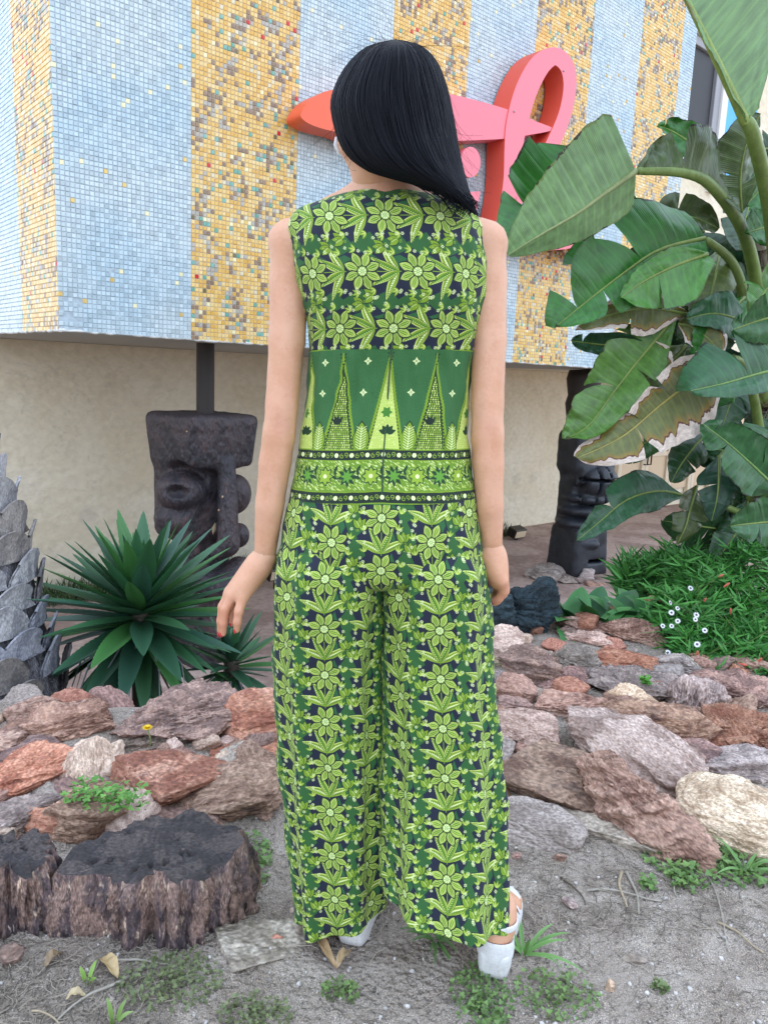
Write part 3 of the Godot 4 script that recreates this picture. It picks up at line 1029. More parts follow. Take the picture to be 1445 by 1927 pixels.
func build_rocks() -> void:
	rock_material("char", ["2d292b", "3b3637", "4d4543"], "75665c", 0.16, "1b1a1d", 0.16, 155)
	(M["char_flat"] as StandardMaterial3D).normal_scale = 0.45
	rock_material("red", ["84594b", "a0735f", "b89280"], "cdb5a6", 0.14, "544042", 0.16, 110)
	rock_material("cream", ["93827a", "b3a299", "cdbfb6"], "ded5ce", 0.2, "8a6a5b", 0.16, 120)
	rock_material("brown", ["6f574d", "8e7569", "ab9486"], "cbb8aa", 0.16, "43373a", 0.18, 130)
	rock_material("grey", ["76716f", "948e8b", "aea8a4"], "cfcac6", 0.2, "55494a", 0.16, 140)
	rock_material("petrified", ["4a3f43", "6e5a56", "8f7468"], "e0c8ae", 0.22, "2c282e", 0.3, 150)
	rock_material("purple", ["655554", "816e6c", "9c8680"], "c0aca2", 0.16, "413a3d", 0.18, 160)
	rock_material("yellow", ["948373", "b3a493", "cfc3b4"], "ebe5d9", 0.2, "6d604f", 0.12, 170)
	rock_material("coal", ["17242c", "223540", "314752"], "456070", 0.12, "0e161b", 0.25, 180)
	rock_material("pale", ["86817c", "9b9793", "b0adaa"], "cfd4d6", 0.2, "84837f", 0.15, 190)
	# left of the woman
	block([[108, 1758], [122, 1718], [150, 1690], [215, 1668], [300, 1652], [380, 1650], [428, 1668], [464, 1690], [458, 1722], [424, 1752], [372, 1782], [290, 1784], [200, 1770]], 0.15, "large dark petrified wood block with a flat black top and ribbed sides", 7)
	block([[-60, 1740], [-40, 1706], [15, 1690], [78, 1694], [108, 1706], [104, 1732], [80, 1756], [20, 1764], [-30, 1760]], 0.155, "ribbed reddish petrified log at the bottom left edge", 9)
	rock(80, 232, 1478, 1588, "brown", "rounded brown rock just above the clover on the dark block", {"min": 0.55, "rib": 0.07})
	rock(205, 412, 1412, 1530, "red", "smooth terracotta red rock with a broad flat face and a dark hollow", {"planes": 9, "rib": 0.02, "min": 0.5, "pitch": 12.0, "res": 26})
	rock(348, 560, 1425, 1556, "brown", "long tan rock with a dark shaded underside beside the left trouser leg", {"rib": 0.06, "min": 0.45, "roll": 9.0, "res": 28})
	rock(420, 545, 1285, 1405, "red", "upright orange brown boulder against the left trouser leg", {"min": 0.9, "planes": 9, "rib": 0.03, "deep": 0.7})
	rock(395, 545, 1390, 1445, "red", "low flat rust stained rock under the upright orange boulder", {"min": 0.28, "roll": -4.0})
	rock(224, 432, 1312, 1392, "purple", "dark layered slate slab in front of the agave", {"rib": 0.10, "min": 0.4, "roll": 12.0, "res": 28})
	rock(222, 385, 1368, 1420, "grey", "pale grey layered rock behind the dandelion", {"rib": 0.10, "min": 0.28, "roll": 6.0})
	rock(140, 216, 1385, 1480, "cream", "small upright white block with rust streaks", {"upright": true, "min": 1.0, "planes": 6, "rib": 0.03, "deep": 0.8})
	rock(-25, 132, 1398, 1505, "red", "slanting reddish rock veined with white at the left edge", {"rib": 0.06, "min": 0.5, "roll": 14.0, "res": 26})
	rock(30, 208, 1336, 1405, "brown", "pitted tan rock with a raised knob at the foot of the palm trunk", {"rib": 0.08, "min": 0.4, "lumps": 0.14, "roll": 10.0})
	rock(-30, 56, 1358, 1425, "brown", "small dark brown rock in the left corner by the palm trunk", {"min": 0.6})
	rock(-30, 95, 1490, 1575, "grey", "grey layered rock below the slanting reddish one", {"rib": 0.11, "min": 0.42, "roll": 10.0})
	rock(-25, 45, 1545, 1598, "cream", "small pinkish lump behind the ribbed log", {"min": 0.55})
	rock(395, 560, 1735, 1815, "pale", "flat pale stone set flush in the dirt right of the dark block", {"min": 0.10, "planes": 9, "flat": 0.7, "lumps": 0.10, "rib": 0.02, "layer": 0.04, "sink": 0.42})
	rock(130, 250, 1440, 1500, "grey", "grey wedge of stone between the white block and the terracotta rock", {"min": 0.3})
	rock(280, 420, 1500, 1570, "purple", "dark low stone in the gap behind the dark block", {"min": 0.2})
	rock(470, 560, 1445, 1480, "grey", "grey sliver of stone half hidden behind the left trouser leg", {"min": 0.3})
	# right of the woman
	rock(915, 985, 1168, 1258, "cream", "upright pinkish boulder just below the woman's right hand", {"min": 0.95, "rib": 0.06})
	rock(958, 1042, 1190, 1290, "purple", "purple brown boulder beside the upright pinkish one", {"min": 0.7, "rib": 0.07})
	rock(925, 988, 1248, 1320, "brown", "grey brown rock against the right trouser leg", {"min": 0.7})
	rock(935, 992, 1308, 1334, "purple", "small purplish stone peeking from behind the right trouser leg", {"min": 0.4})
	rock(1040, 1125, 1208, 1268, "grey", "flat grey stone in the middle of the right bank", {"min": 0.3, "rib": 0.08})
	rock(1062, 1128, 1158, 1192, "brown", "pointed tan stone at the back edge below the broad leaved plant", {"min": 0.5, "planes": 8})
	rock(1064, 1152, 1186, 1212, "cream", "thin white layered slab at the back of the right bank", {"rib": 0.12, "min": 0.22})
	rock(1125, 1240, 1160, 1210, "brown", "long grey brown slab with a beige tip below the daisies", {"rib": 0.08, "min": 0.3})
	rock(1118, 1236, 1205, 1266, "red", "red brown mottled boulder in the upper right bank", {"min": 0.45, "lumps": 0.10})
	rock(1008, 1112, 1252, 1300, "purple", "slanting tan and purple slab left of the grey layered ledge", {"rib": 0.08, "min": 0.3, "roll": 10.0})
	rock(995, 1132, 1285, 1352, "brown", "brown rock with a white vein above the pale slabs", {"rib": 0.07, "min": 0.35, "roll": 8.0})
	rock(1108, 1292, 1268, 1310, "grey", "long grey layered ledge in the middle right bank", {"rib": 0.12, "min": 0.2})
	rock(1146, 1222, 1282, 1342, "yellow", "small tan block with a tuft of bright green", {"min": 0.6, "planes": 7})
	rock(1258, 1348, 1268, 1342, "grey", "folded grey rock with wavy layers below the bush", {"rib": 0.14, "min": 0.65, "upright": true})
	rock(1236, 1322, 1226, 1274, "grey", "greenish grey rock at the lower edge of the bush", {"min": 0.4})
	rock(1328, 1460, 1262, 1325, "purple", "dark red brown rock under the bush at the right edge", {"min": 0.35, "rib": 0.08})
	rock(1312, 1470, 1320, 1412, "red", "pitted red lava like boulder with a white cap at the right edge", {"min": 0.5, "lumps": 0.22, "res": 30})
	rock(925, 1056, 1330, 1428, "cream", "blocky white stone with a brown top against the right trouser leg", {"min": 0.5, "planes": 7, "rib": 0.05, "res": 26})
	rock(1160, 1318, 1304, 1415, "brown", "tan wedge of rock behind the large white slab", {"min": 0.55, "planes": 8, "rib": 0.05, "res": 26})
	rock(1066, 1305, 1345, 1474, "cream", "largest white slab with a brown streak, slanting down to the right", {"min": 0.3, "planes": 6, "rib": 0.04, "yaw": -14.0, "roll": -13.0, "deep": 0.5, "res": 36})
	rock(945, 1140, 1402, 1515, "brown", "broad tan stone sloping into the dirt beside the right trouser leg", {"min": 0.25, "planes": 7, "rib": 0.03, "roll": -8.0, "res": 30})
	rock(1098, 1300, 1420, 1582, "brown", "long narrow tan slab slanting down toward the camera", {"min": 0.10, "planes": 6, "rib": 0.05, "yaw": -34.0, "roll": -9.0, "deep": 0.30, "res": 36})
	rock(1308, 1475, 1452, 1592, "yellow", "thick cream boulder with black specks at the right edge", {"min": 0.6, "planes": 9, "rib": 0.02, "res": 32})
	rock(1300, 1470, 1428, 1470, "grey", "grey rock tucked behind the thick cream boulder", {"min": 0.3})
	rock(1255, 1345, 1385, 1455, "purple", "dark narrow stone in the gap beside the large white slab", {"min": 0.5})
	rock(1020, 1262, 1522, 1588, "pale", "pale blue grey stone set flush in the dirt", {"min": 0.10, "planes": 9, "flat": 0.7, "rib": 0.03, "lumps": 0.08, "res": 26, "sink": 0.2})
	rock(925, 1062, 1502, 1592, "pale", "flat ash grey stone at the hem of the right trouser leg", {"min": 0.08, "planes": 7, "flat": 0.7, "rib": 0.03, "lumps": 0.05})
	rock(1215, 1278, 1118, 1166, "red", "half buried pinkish rock under the white daisies", {"min": 0.6})
	rock(930, 1035, 1075, 1195, "coal", "dark blue black stump of rock behind the woman's right hand", {"min": 0.9, "rib": 0.10, "res": 28, "lumps": 0.12})
	rock(870, 960, 1040, 1190, "coal", "tall blue black rock half hidden behind the woman", {"min": 1.1, "rib": 0.10, "lumps": 0.12})
	# fist sized stones wedged between the big ones
	var fr := RandomNumberGenerator.new()
	fr.seed = 17
	var fm := []
	for i in 6: fm.append(rock_mesh(600 + i, Vector3(0.5, fr.randf_range(0.22, 0.4), fr.randf_range(0.35, 0.5)), Vector3.RIGHT, 0.04, 12, 11, 0.0, 0.05, 0.10))
	var kinds := ["grey", "brown", "purple", "red", "cream", "brown"]
	var words := {"grey": "grey", "brown": "tan brown", "purple": "purplish", "red": "reddish", "cream": "pale cream"}
	for i in 190:
		var x := fr.randf_range(-1.55, -0.25) if i % 2 == 0 else fr.randf_range(0.28, 1.9)
		var d := fr.randf_range(1.70, 2.28) if i % 2 == 0 else fr.randf_range(2.05, 3.7)
		var sz := fr.randf_range(0.06, 0.19)
		var kn: String = kinds[fr.randi() % 6]
		var o := put("rock", fm[i % 6], rock_look(kn + "_flat", 900 + i % 24))
		o.position = Vector3(x, terrain(x, d) + sz * 0.06, -d)
		o.rotation = Vector3(fr.randfn(0, 0.15), fr.randf() * TAU, fr.randfn(0, 0.15))
		o.scale = Vector3.ONE * sz
		var near: Array = big_rocks[0]
		for q in big_rocks:
			if (q[0] as Vector3).distance_to(o.position) < (near[0] as Vector3).distance_to(o.position): near = q
		var dv: Vector3 = o.position - (near[0] as Vector3)
		var side_word := ("right of" if dv.x > 0.0 else "left of") if absf(dv.x) > absf(dv.z) else ("in front of" if dv.z > 0.0 else "behind")
		tag(o, "%s %s stone %s the %s" % ["fist sized" if sz > 0.1 else "small", words[kn], side_word, near[1]], "rock", "small %s stones wedged in the rockery" % words[kn])
	# loose small stones that fill the seams between the big ones
	var small := rock_mesh(77, Vector3(0.5, 0.4, 0.45), Vector3.RIGHT, 0.05, 5, 8, 0.0)
	var mm := MultiMesh.new()
	mm.transform_format = MultiMesh.TRANSFORM_3D
	mm.use_colors = true
	mm.mesh = small
	var xf: Array[Transform3D] = []
	var cs: Array[Color] = []
	var r := RandomNumberGenerator.new()
	r.seed = 5
	for i in 160:
		var x := r.randf_range(-1.9, 2.6)
		var d := r.randf_range(1.72, 2.25) if x < 0.2 else r.randf_range(2.0, 3.7)
		var s := 0.010 + 0.04 * pow(r.randf(), 2.0)
		xf.append(Transform3D(Basis.from_euler(Vector3(r.randf() * 0.5, r.randf() * TAU, r.randf() * 0.5)) * Basis.from_scale(Vector3.ONE * s), Vector3(x, terrain(x, d) + s * 0.12, -d)))
		cs.append(Color(0.30, 0.25, 0.22).lerp(Color(0.44, 0.40, 0.37), r.randf()).lerp(Color(0.34, 0.2, 0.15), r.randf() * 0.5))
	for i in 2600:
		var x := r.randf_range(-1.2, 1.5)
		var d := 1.0 + pow(r.randf(), 1.3) * 1.3
		var s := 0.0025 + 0.008 * pow(r.randf(), 4.0)
		xf.append(Transform3D(Basis.from_euler(Vector3(0, r.randf() * TAU, 0)) * Basis.from_scale(Vector3.ONE * s), Vector3(x, terrain(x, d) + s * 0.2, -d)))
		cs.append(Color(0.36, 0.34, 0.32).lerp(Color(0.62, 0.59, 0.56), r.randf()))
	mm.instance_count = xf.size()
	for i in xf.size():
		mm.set_instance_transform(i, xf[i])
		mm.set_instance_color(i, cs[i])
	var mi := MultiMeshInstance3D.new()
	mi.name = "gravel"
	mi.multimesh = mm
	mi.material_override = mat("gravel", Color.WHITE, 0.9, {"vertex_color_use_as_albedo": true})
	add_child(mi)
	tag(mi, "loose gravel and small stones on the dirt between the rocks", "gravel", "", "stuff")

# ------------------------------------------------------------------ carved posts
func build_tikis() -> void:
	# left: a large head with a flared crown, ring eyes, a long nose and thick lips
	var c := at(383, 780, 5.75)
	var foot := FLOOR
	var s := 5.75 / F * 1.0
	var o := thing("tiki_statue", "dark carved tiki head with flared crown and long nose behind the agave", "statue", Vector3(c.x, foot, c.z), "carved tiki posts")
	var f := Field.new(Vector3(c.x - 0.62, foot - 0.05, c.z - 0.5), Vector3(c.x + 0.62, c.y + 0.15, c.z + 0.75), 0.021)
	var R := Basis(Vector3.UP, deg_to_rad(13.5))
	var RN := Basis(Vector3.UP, deg_to_rad(50.0))       # the nose points to the right of the camera
	var top := c.y
	var P := func(x: float, y: float, z: float) -> Vector3: return Vector3(c.x, top, c.z) + R * Vector3(x, y, z)
	f.box(P.call(-0.01, -0.19, 0.0), RN, Vector3(0.30, 0.205, 0.30), 0.06, 0.03, false, 0.06)            # crown
	f.box(P.call(-0.05, -0.60, -0.04), RN, Vector3(0.25, 0.36, 0.25), 0.09, 0.05)                       # head
	f.ell(P.call(-0.17, -0.46, 0.27), R, Vector3(0.22, 0.135, 0.17), 0.02, true)                       # sockets
	f.ell(P.call(0.30, -0.50, 0.02), R, Vector3(0.12, 0.12, 0.2), 0.02, true)
	f.ell(P.call(-0.15, -0.56, 0.14), R, Vector3(0.195, 0.155, 0.20), 0.015)                            # lids
	f.ell(P.call(-0.185, -0.545, 0.345), R, Vector3(0.10, 0.050, 0.085), 0.010, true)
	f.ell(P.call(-0.16, -0.77, 0.10), R, Vector3(0.20, 0.135, 0.19), 0.015)                             # cheek ring
	f.ell(P.call(0.235, -0.60, 0.02), R, Vector3(0.13, 0.155, 0.16), 0.015)
	f.cap(P.call(0.17, -0.36, 0.21), P.call(0.185, -0.93, 0.32), 0.065, 0.085, 0.03)                     # nose
	f.ell(P.call(0.13, -0.985, 0.28), R, Vector3(0.10, 0.065, 0.09), 0.03)
	f.ell(P.call(0.27, -0.90, 0.14), R, Vector3(0.075, 0.095, 0.09), 0.02)
	f.box(P.call(-0.01, -1.05, -0.02), RN, Vector3(0.17, 0.2, 0.17), 0.06, 0.04)                         # jaw
	f.cap(P.call(-0.22, -1.20, 0.10), P.call(0.12, -1.27, 0.26), 0.085, 0.10, 0.02)                      # lips
	f.cap(P.call(0.12, -1.27, 0.26), P.call(0.27, -1.17, 0.10), 0.10, 0.095, 0.02)
	f.box(P.call(0.0, -1.60, -0.03), RN, Vector3(0.21, 0.42, 0.21), 0.07, 0.04)
	f.rough(noise(201, 7.0, 3), 0.006, Vector3(1, 0.45, 1))
	var mb := MB.new()
	f.mesh_into(mb)
	put("head", mb.mesh(), M["tiki_wood"], o)
	var chip := MB.new()
	for q in [[403, 995, 9, 22], [419, 935, 4, 5], [412, 960, 3, 4], [352, 812, 4, 3]]:
		var pc := at(q[0], q[1], 5.75)
		var pn := Vector3(pc.x, pc.y, pc.z)
		# slide the fleck onto the carved face
		for k in 90:
			var g := pn + (EYE - pn).normalized() * (0.62 - k * 0.01)
			var xi := clampi(int((g.x - f.o.x) / f.h), 0, f.nx - 1)
			var yi := clampi(int((g.y - f.o.y) / f.h), 0, f.ny - 1)
			var zi := clampi(int((g.z - f.o.z) / f.h), 0, f.nzz - 1)
			if f.f[(zi * f.ny + yi) * f.nx + xi] < 0.012:
				pn = g
				break
		chip.tube(PackedVector3Array([pn + Vector3(0.2, 1, 0) * q[3] * s * 0.5, pn, pn - Vector3(0.2, 1, 0) * q[3] * s * 0.5]), PackedFloat32Array([0.003, q[2] * s * 0.5, 0.003]), 8)
	put("bare_chip", chip.mesh(), M["bare_wood"], o)
	# right: tall narrow post of stacked rolls with a grid crown
	var d2 := 8.9
	var b2 := at(1078, 1068, d2)
	var t2 := at(1100, 705, d2)
	var o2 := thing("tiki_statue", "narrow black tiki post with a gridded ball, standing on a stone pile", "statue", Vector3(b2.x, b2.y, b2.z), "carved tiki posts")
	var g2 := Field.new(Vector3(b2.x - 0.5, b2.y - 0.05, b2.z - 0.45), Vector3(b2.x + 0.75, b2.y + 1.75, b2.z + 0.62), 0.024)
	var R2 := Basis(Vector3.UP, deg_to_rad(28.0))
	var px := d2 / F * 1.01
	var Q := func(x: float, y: float, z: float) -> Vector3: return b2 + Vector3(x * px, -(y - 1068) * px, z)
	g2.box(Q.call(5, 1030, 0), R2, Vector3(0.255, 0.29, 0.25), 0.05, 0.02, false, -0.06)
	g2.cap(Q.call(-8, 1012, 0.26), Q.call(28, 1014, 0.22), 0.045, 0.05, 0.015)
	g2.box(Q.call(30, 1047, 0.16), R2, Vector3(0.12, 0.02, 0.2), 0.01, 0.01, true)
	for k in 3:
		g2.ell(Q.call(6 + 3 * k, 978 - 24 * k, 0.0), R2, Vector3(0.31 - 0.012 * k, 0.092, 0.30), 0.006)
	g2.ell(Q.call(22, 898, 0.06), R2, Vector3(0.28, 0.21, 0.28), 0.01)
	g2.box(Q.call(-6, 930, -0.05), R2, Vector3(0.17, 0.35, 0.15), 0.06, 0.02)
	for k in [-1.0, 0.0, 1.0]:
		g2.box(Q.call(22 + 23 * k, 898, 0.28), R2, Vector3(0.014, 0.3, 0.16), 0.004, 0.008, true)
	g2.box(Q.call(22, 893, 0.26), R2, Vector3(0.4, 0.014, 0.16), 0.004, 0.008, true)
	g2.box(Q.call(8, 845, -0.06), R2, Vector3(0.30, 0.25, 0.22), 0.08, 0.05)
	g2.rough(noise(203, 6.0, 3), 0.008)
	var mb2 := MB.new()
	g2.mesh_into(mb2)
	put("carving", mb2.mesh(), M["tiki_black"], o2)
	var up := MB.new()
	var us := PackedVector3Array()
	var ur := PackedFloat32Array()
	for k in 12:
		var t := k / 11.0
		us.append(Q.call(4, 860, -0.06).lerp(Vector3(t2.x, K.y - 0.005, t2.z - 0.06), t))
		ur.append(0.24 - 0.06 * t + 0.015 * sin(k * 2.1))
	up.tube(us, ur, 18)
	put("shaft", up.mesh(), M["brown_post"], o2)
	# the pile of flat stones below it
	var stones := [[985, 1060, 1055, 1108, "grey"], [1035, 1085, 1072, 1096, "grey"], [1083, 1118, 1066, 1100, "pale"], [990, 1060, 1090, 1118, "purple"], [1040, 1100, 1095, 1125, "grey"], [985, 1050, 1112, 1145, "brown"], [1045, 1105, 1120, 1150, "purple"], [1100, 1150, 1085, 1120, "brown"]]
	var words := ["broad grey stone at the upper left of the pile under the black tiki", "squared grey stone at the top middle of the tiki pile", "small rounded pale stone at the top right of the tiki pile", "thin slate on the left side of the tiki pile", "flat grey stone in the middle of the tiki pile", "brown stone low on the left of the tiki pile", "dark stone low on the right of the tiki pile", "brown stone at the far right of the tiki pile"]
	for i in stones.size():
		var q: Array = stones[i]
		var pz := at((q[0] + q[1]) / 2.0, q[3], d2 - 0.35 - 0.06 * (i / 3))
		rock(q[0], q[1], q[2], q[3], q[4], words[i], {"at": pz, "min": 0.3, "res": 14, "deep": 0.9, "group": "stones piled under the black tiki"})

# ------------------------------------------------------------------ printed cloth
func fill_poly(im: Image, pts: PackedVector2Array, col: Color) -> void:
	var W := im.get_width()
	var H := im.get_height()
	var y0 := 1e9
	var y1 := -1e9
	for p in pts:
		y0 = minf(y0, p.y)
		y1 = maxf(y1, p.y)
	var m := pts.size()
	for y in range(int(floor(y0)), int(ceil(y1)) + 1):
		var yc := y + 0.5
		var xs := []
		for i in m:
			var a := pts[i]
			var b := pts[(i + 1) % m]
			if (a.y <= yc) != (b.y <= yc):
				xs.append(a.x + (yc - a.y) / (b.y - a.y) * (b.x - a.x))
		xs.sort()
		var yy := posmod(y, H)
		for k in range(0, xs.size() - 1, 2):
			var xa := int(round(xs[k]))
			var w := int(round(xs[k + 1])) - xa
			if w <= 0: continue
			w = mini(w, W)
			var x0 := posmod(xa, W)
			im.fill_rect(Rect2i(x0, yy, mini(w, W - x0), 1), col)
			if x0 + w > W: im.fill_rect(Rect2i(0, yy, x0 + w - W, 1), col)
# leaf shape from base along direction
func lens_poly(b: Vector2, dir: float, L: float, w: float, curve := 0.0, power := 0.75) -> PackedVector2Array:
	var l := PackedVector2Array()
	var r := PackedVector2Array()
	var n := 12
	var p := b
	for i in n + 1:
		var t := float(i) / n
		var a := dir + curve * (t - 0.3)
		if i > 0: p += Vector2(cos(a), sin(a)) * (L / n)
		var q := Vector2(-sin(a), cos(a)) * w * pow(sin(PI * pow(t, power)), 0.9)
		l.append(p + q)
		r.append(p - q)
	r.reverse()
	l.append_array(r)
	return l
func line_poly(im: Image, pts: PackedVector2Array, w: float, col: Color) -> void:
	for i in pts.size() - 1:
		var t := (pts[i + 1] - pts[i]).normalized()
		var s := Vector2(-t.y, t.x) * w / 2
		fill_poly(im, PackedVector2Array([pts[i] + s - t * w * 0.3, pts[i + 1] + s + t * w * 0.3, pts[i + 1] - s + t * w * 0.3, pts[i] - s - t * w * 0.3]), col)
func disc(im: Image, c: Vector2, r: float, col: Color, n := 10) -> void:
	var p := PackedVector2Array()
	for i in n: p.append(c + Vector2(cos(TAU * i / n), sin(TAU * i / n)) * r)
	fill_poly(im, p, col)
func curl(im: Image, c: Vector2, r: float, a0: float, turns: float, w: float, col: Color) -> void:
	var p := PackedVector2Array()
	for i in 15:
		var t := i / 14.0
		p.append(c + Vector2(cos(a0 + turns * TAU * t), sin(a0 + turns * TAU * t)) * r * (1.0 - 0.72 * t))
	line_poly(im, p, w, col)
func tiny_flower(im: Image, c: Vector2, r: float, col: Color, a := 0.0) -> void:
	for k in 6: fill_poly(im, lens_poly(c + Vector2(cos(a + k * TAU / 6), sin(a + k * TAU / 6)) * r * 0.25, a + k * TAU / 6, r * 0.9, r * 0.24), col)

const NAVY := "101a30"
const DEEP := "123a22"
const MID := "275a28"
const LIME := "769620"
const LIME2 := "8aa82e"
const PALE := "bccd68"
const CREAM := "dbe6a8"
func print_image() -> Image:
	var W := 1536
	var H := 780
	var im := Image.create(W, H, false, Image.FORMAT_RGB8)
	im.fill(hexc(NAVY))
	var r := RandomNumberGenerator.new()
	r.seed = 11
	# green lozenges between the columns
	for c in 2:
		for k in 2:
			var o := Vector2(W * (0.5 * c), H * (0.12 + 0.5 * k + 0.25 * c))
			fill_poly(im, PackedVector2Array([o + Vector2(0, -235), o + Vector2(170, -30), o + Vector2(70, 230), o + Vector2(-150, 70)]), hexc(MID))
			fill_poly(im, PackedVector2Array([o + Vector2(225, -160), o + Vector2(330, 20), o + Vector2(260, 230), o + Vector2(160, 50)]), hexc("245c2f"))
	for c in 2:
		var ox := W * (0.25 + 0.5 * c)
		var oy := H * (0.27 + 0.46 * c)
		# stem and fan of leaves
		var b := Vector2(ox, oy + H * 0.665)
		line_poly(im, PackedVector2Array([b + Vector2(0, 30), Vector2(ox, oy)]), 12, hexc(LIME))
		for q in [[-0.98, 440, 54, -0.40], [0.98, 440, 54, 0.40], [-0.40, 450, 48, -0.22], [0.40, 450, 48, 0.22]]:
			var d: float = -PI / 2 + q[0]
			fill_poly(im, lens_poly(b, d, q[1] + 24, q[2] + 11, q[3]), hexc(NAVY))
			fill_poly(im, lens_poly(b, d, q[1] + 6, q[2] + 3, q[3]), hexc(PALE))
			fill_poly(im, lens_poly(b + Vector2(0, 6), d, q[1] - 14, q[2] - 8, q[3]), hexc(LIME))
			var sp := lens_poly(b, d, q[1] - 40, 11, q[3])
			fill_poly(im, sp, hexc(CREAM) if absf(q[0]) > 0.8 else hexc("4a7d20"))
			var dv := Vector2(cos(d), sin(d))
			var nv := Vector2(-dv.y, dv.x)
			for k in 10:
				var pc: Vector2 = b + dv * (60 + k * 34) + nv * (q[3] * (k * 34 - 70) * 0.35)
				if absf(q[0]) > 0.8:
					line_poly(im, PackedVector2Array([pc, pc + dv * 30 + nv * 24]), 5, hexc(PALE))
					line_poly(im, PackedVector2Array([pc, pc + dv * 30 - nv * 24]), 5, hexc(DEEP))
				else:
					disc(im, pc + nv * 15, 7, hexc(CREAM))
					disc(im, pc - nv * 15, 6, hexc(DEEP))
		# flower: hatched ground, eight petals, pale rayed heart
		var fc := Vector2(ox, oy)
		var star := PackedVector2Array()
		for k in 16:
			var a := TAU * (k + 0.5) / 16
			star.append(fc + Vector2(cos(a), sin(a)) * (205 if k % 2 == 0 else 215))
		fill_poly(im, star, hexc(DEEP))
		for k in 26:
			var a := TAU * k / 26
			line_poly(im, PackedVector2Array([fc + Vector2(cos(a), sin(a)) * 60, fc + Vector2(cos(a + 0.3), sin(a + 0.3)) * 200]), 4, hexc(MID))
		for k in 8:
			var a := TAU * (k + 0.5) / 8
			var dv := Vector2(cos(a), sin(a))
			var nv := Vector2(-dv.y, dv.x)
			var pb := fc + dv * 56
			fill_poly(im, lens_poly(pb - dv * 10, a, 240, 78, 0.0, 1.0), hexc("0d2417"))
			fill_poly(im, lens_poly(pb + dv * 2, a, 212, 56, 0.0, 1.0), hexc(PALE))
			fill_poly(im, lens_poly(pb + dv * 8, a, 198, 47, 0.0, 1.0), hexc(LIME if k % 2 == 0 else LIME2))
			for sx in [-1.0, 0.0, 1.0]:
				for j in 9:
					var t := 0.16 + j * 0.088
					var wv := 31.0 * sin(PI * t)
					var q: Vector2 = pb + dv * 204 * t + nv * wv * sx
					line_poly(im, PackedVector2Array([q, q + dv * 11]), 6, hexc(CREAM) if sx != 0.0 else hexc(PALE))
			line_poly(im, PackedVector2Array([pb + dv * 20 + nv * 9, pb + dv * 160 + nv * 16]), 7, hexc("3c6f1c"))
			line_poly(im, PackedVector2Array([pb + dv * 20 - nv * 9, pb + dv * 160 - nv * 16]), 7, hexc("3c6f1c"))
		disc(im, fc, 74, hexc("0d2417"), 20)
		disc(im, fc, 64, hexc(LIME2), 20)
		disc(im, fc, 56, hexc(CREAM), 20)
		for k in 8:
			var a := TAU * k / 8
			line_poly(im, PackedVector2Array([fc + Vector2(cos(a), sin(a)) * 12, fc + Vector2(cos(a), sin(a)) * 54]), 8, hexc("5d9427"))
		# bud with a tendril beside the column
		for sx in [-1.0, 1.0]:
			var bc := Vector2(ox + sx * 330, oy + H * (0.36 if sx < 0 else 0.10))
			for k in 3:
				fill_poly(im, lens_poly(bc + Vector2(0, 64), -PI / 2 + (k - 1) * 0.62, 172, 50), hexc("0d2417"))
				fill_poly(im, lens_poly(bc + Vector2(0, 58), -PI / 2 + (k - 1) * 0.62, 156, 42), hexc(LIME))
				line_poly(im, PackedVector2Array([bc + Vector2(0, 34), bc + Vector2((k - 1) * 44, -42)]), 5, hexc(CREAM))
			curl(im, bc + Vector2(-sx * 46, 64), 30, 0.4, 1.3, 6, hexc(LIME2))
			curl(im, bc + Vector2(sx * 30, 92), 24, 2.4, 1.2, 6, hexc(LIME2))
		for sx in [-1.0, 1.0]:   # small sprigs that fill the ground
			for k in 3:
				var sb := Vector2(ox + sx * (250 + 40 * (k % 2)), oy + H * (0.62 + 0.30 * k))
				for q in 3: fill_poly(im, lens_poly(sb, -PI / 2 + (q - 1) * 0.7 + sx * 0.3, 105, 20), hexc(LIME))
				for q in 3: fill_poly(im, lens_poly(sb, -PI / 2 + (q - 1) * 0.7 + sx * 0.3, 80, 7), hexc(PALE))
		for k in 16:
			var p := Vector2(ox + r.randf_range(-384, 384), oy + r.randf_range(-H * 0.5, H * 0.5))
			if absf(p.x - ox) < 215: p.x = ox + signf(p.x - ox) * r.randf_range(225, 384)
			tiny_flower(im, p, 25, hexc(CREAM), r.randf())
			disc(im, p, 5, hexc(MID))
	im.resize(768, 390, Image.INTERPOLATE_LANCZOS)
	return im
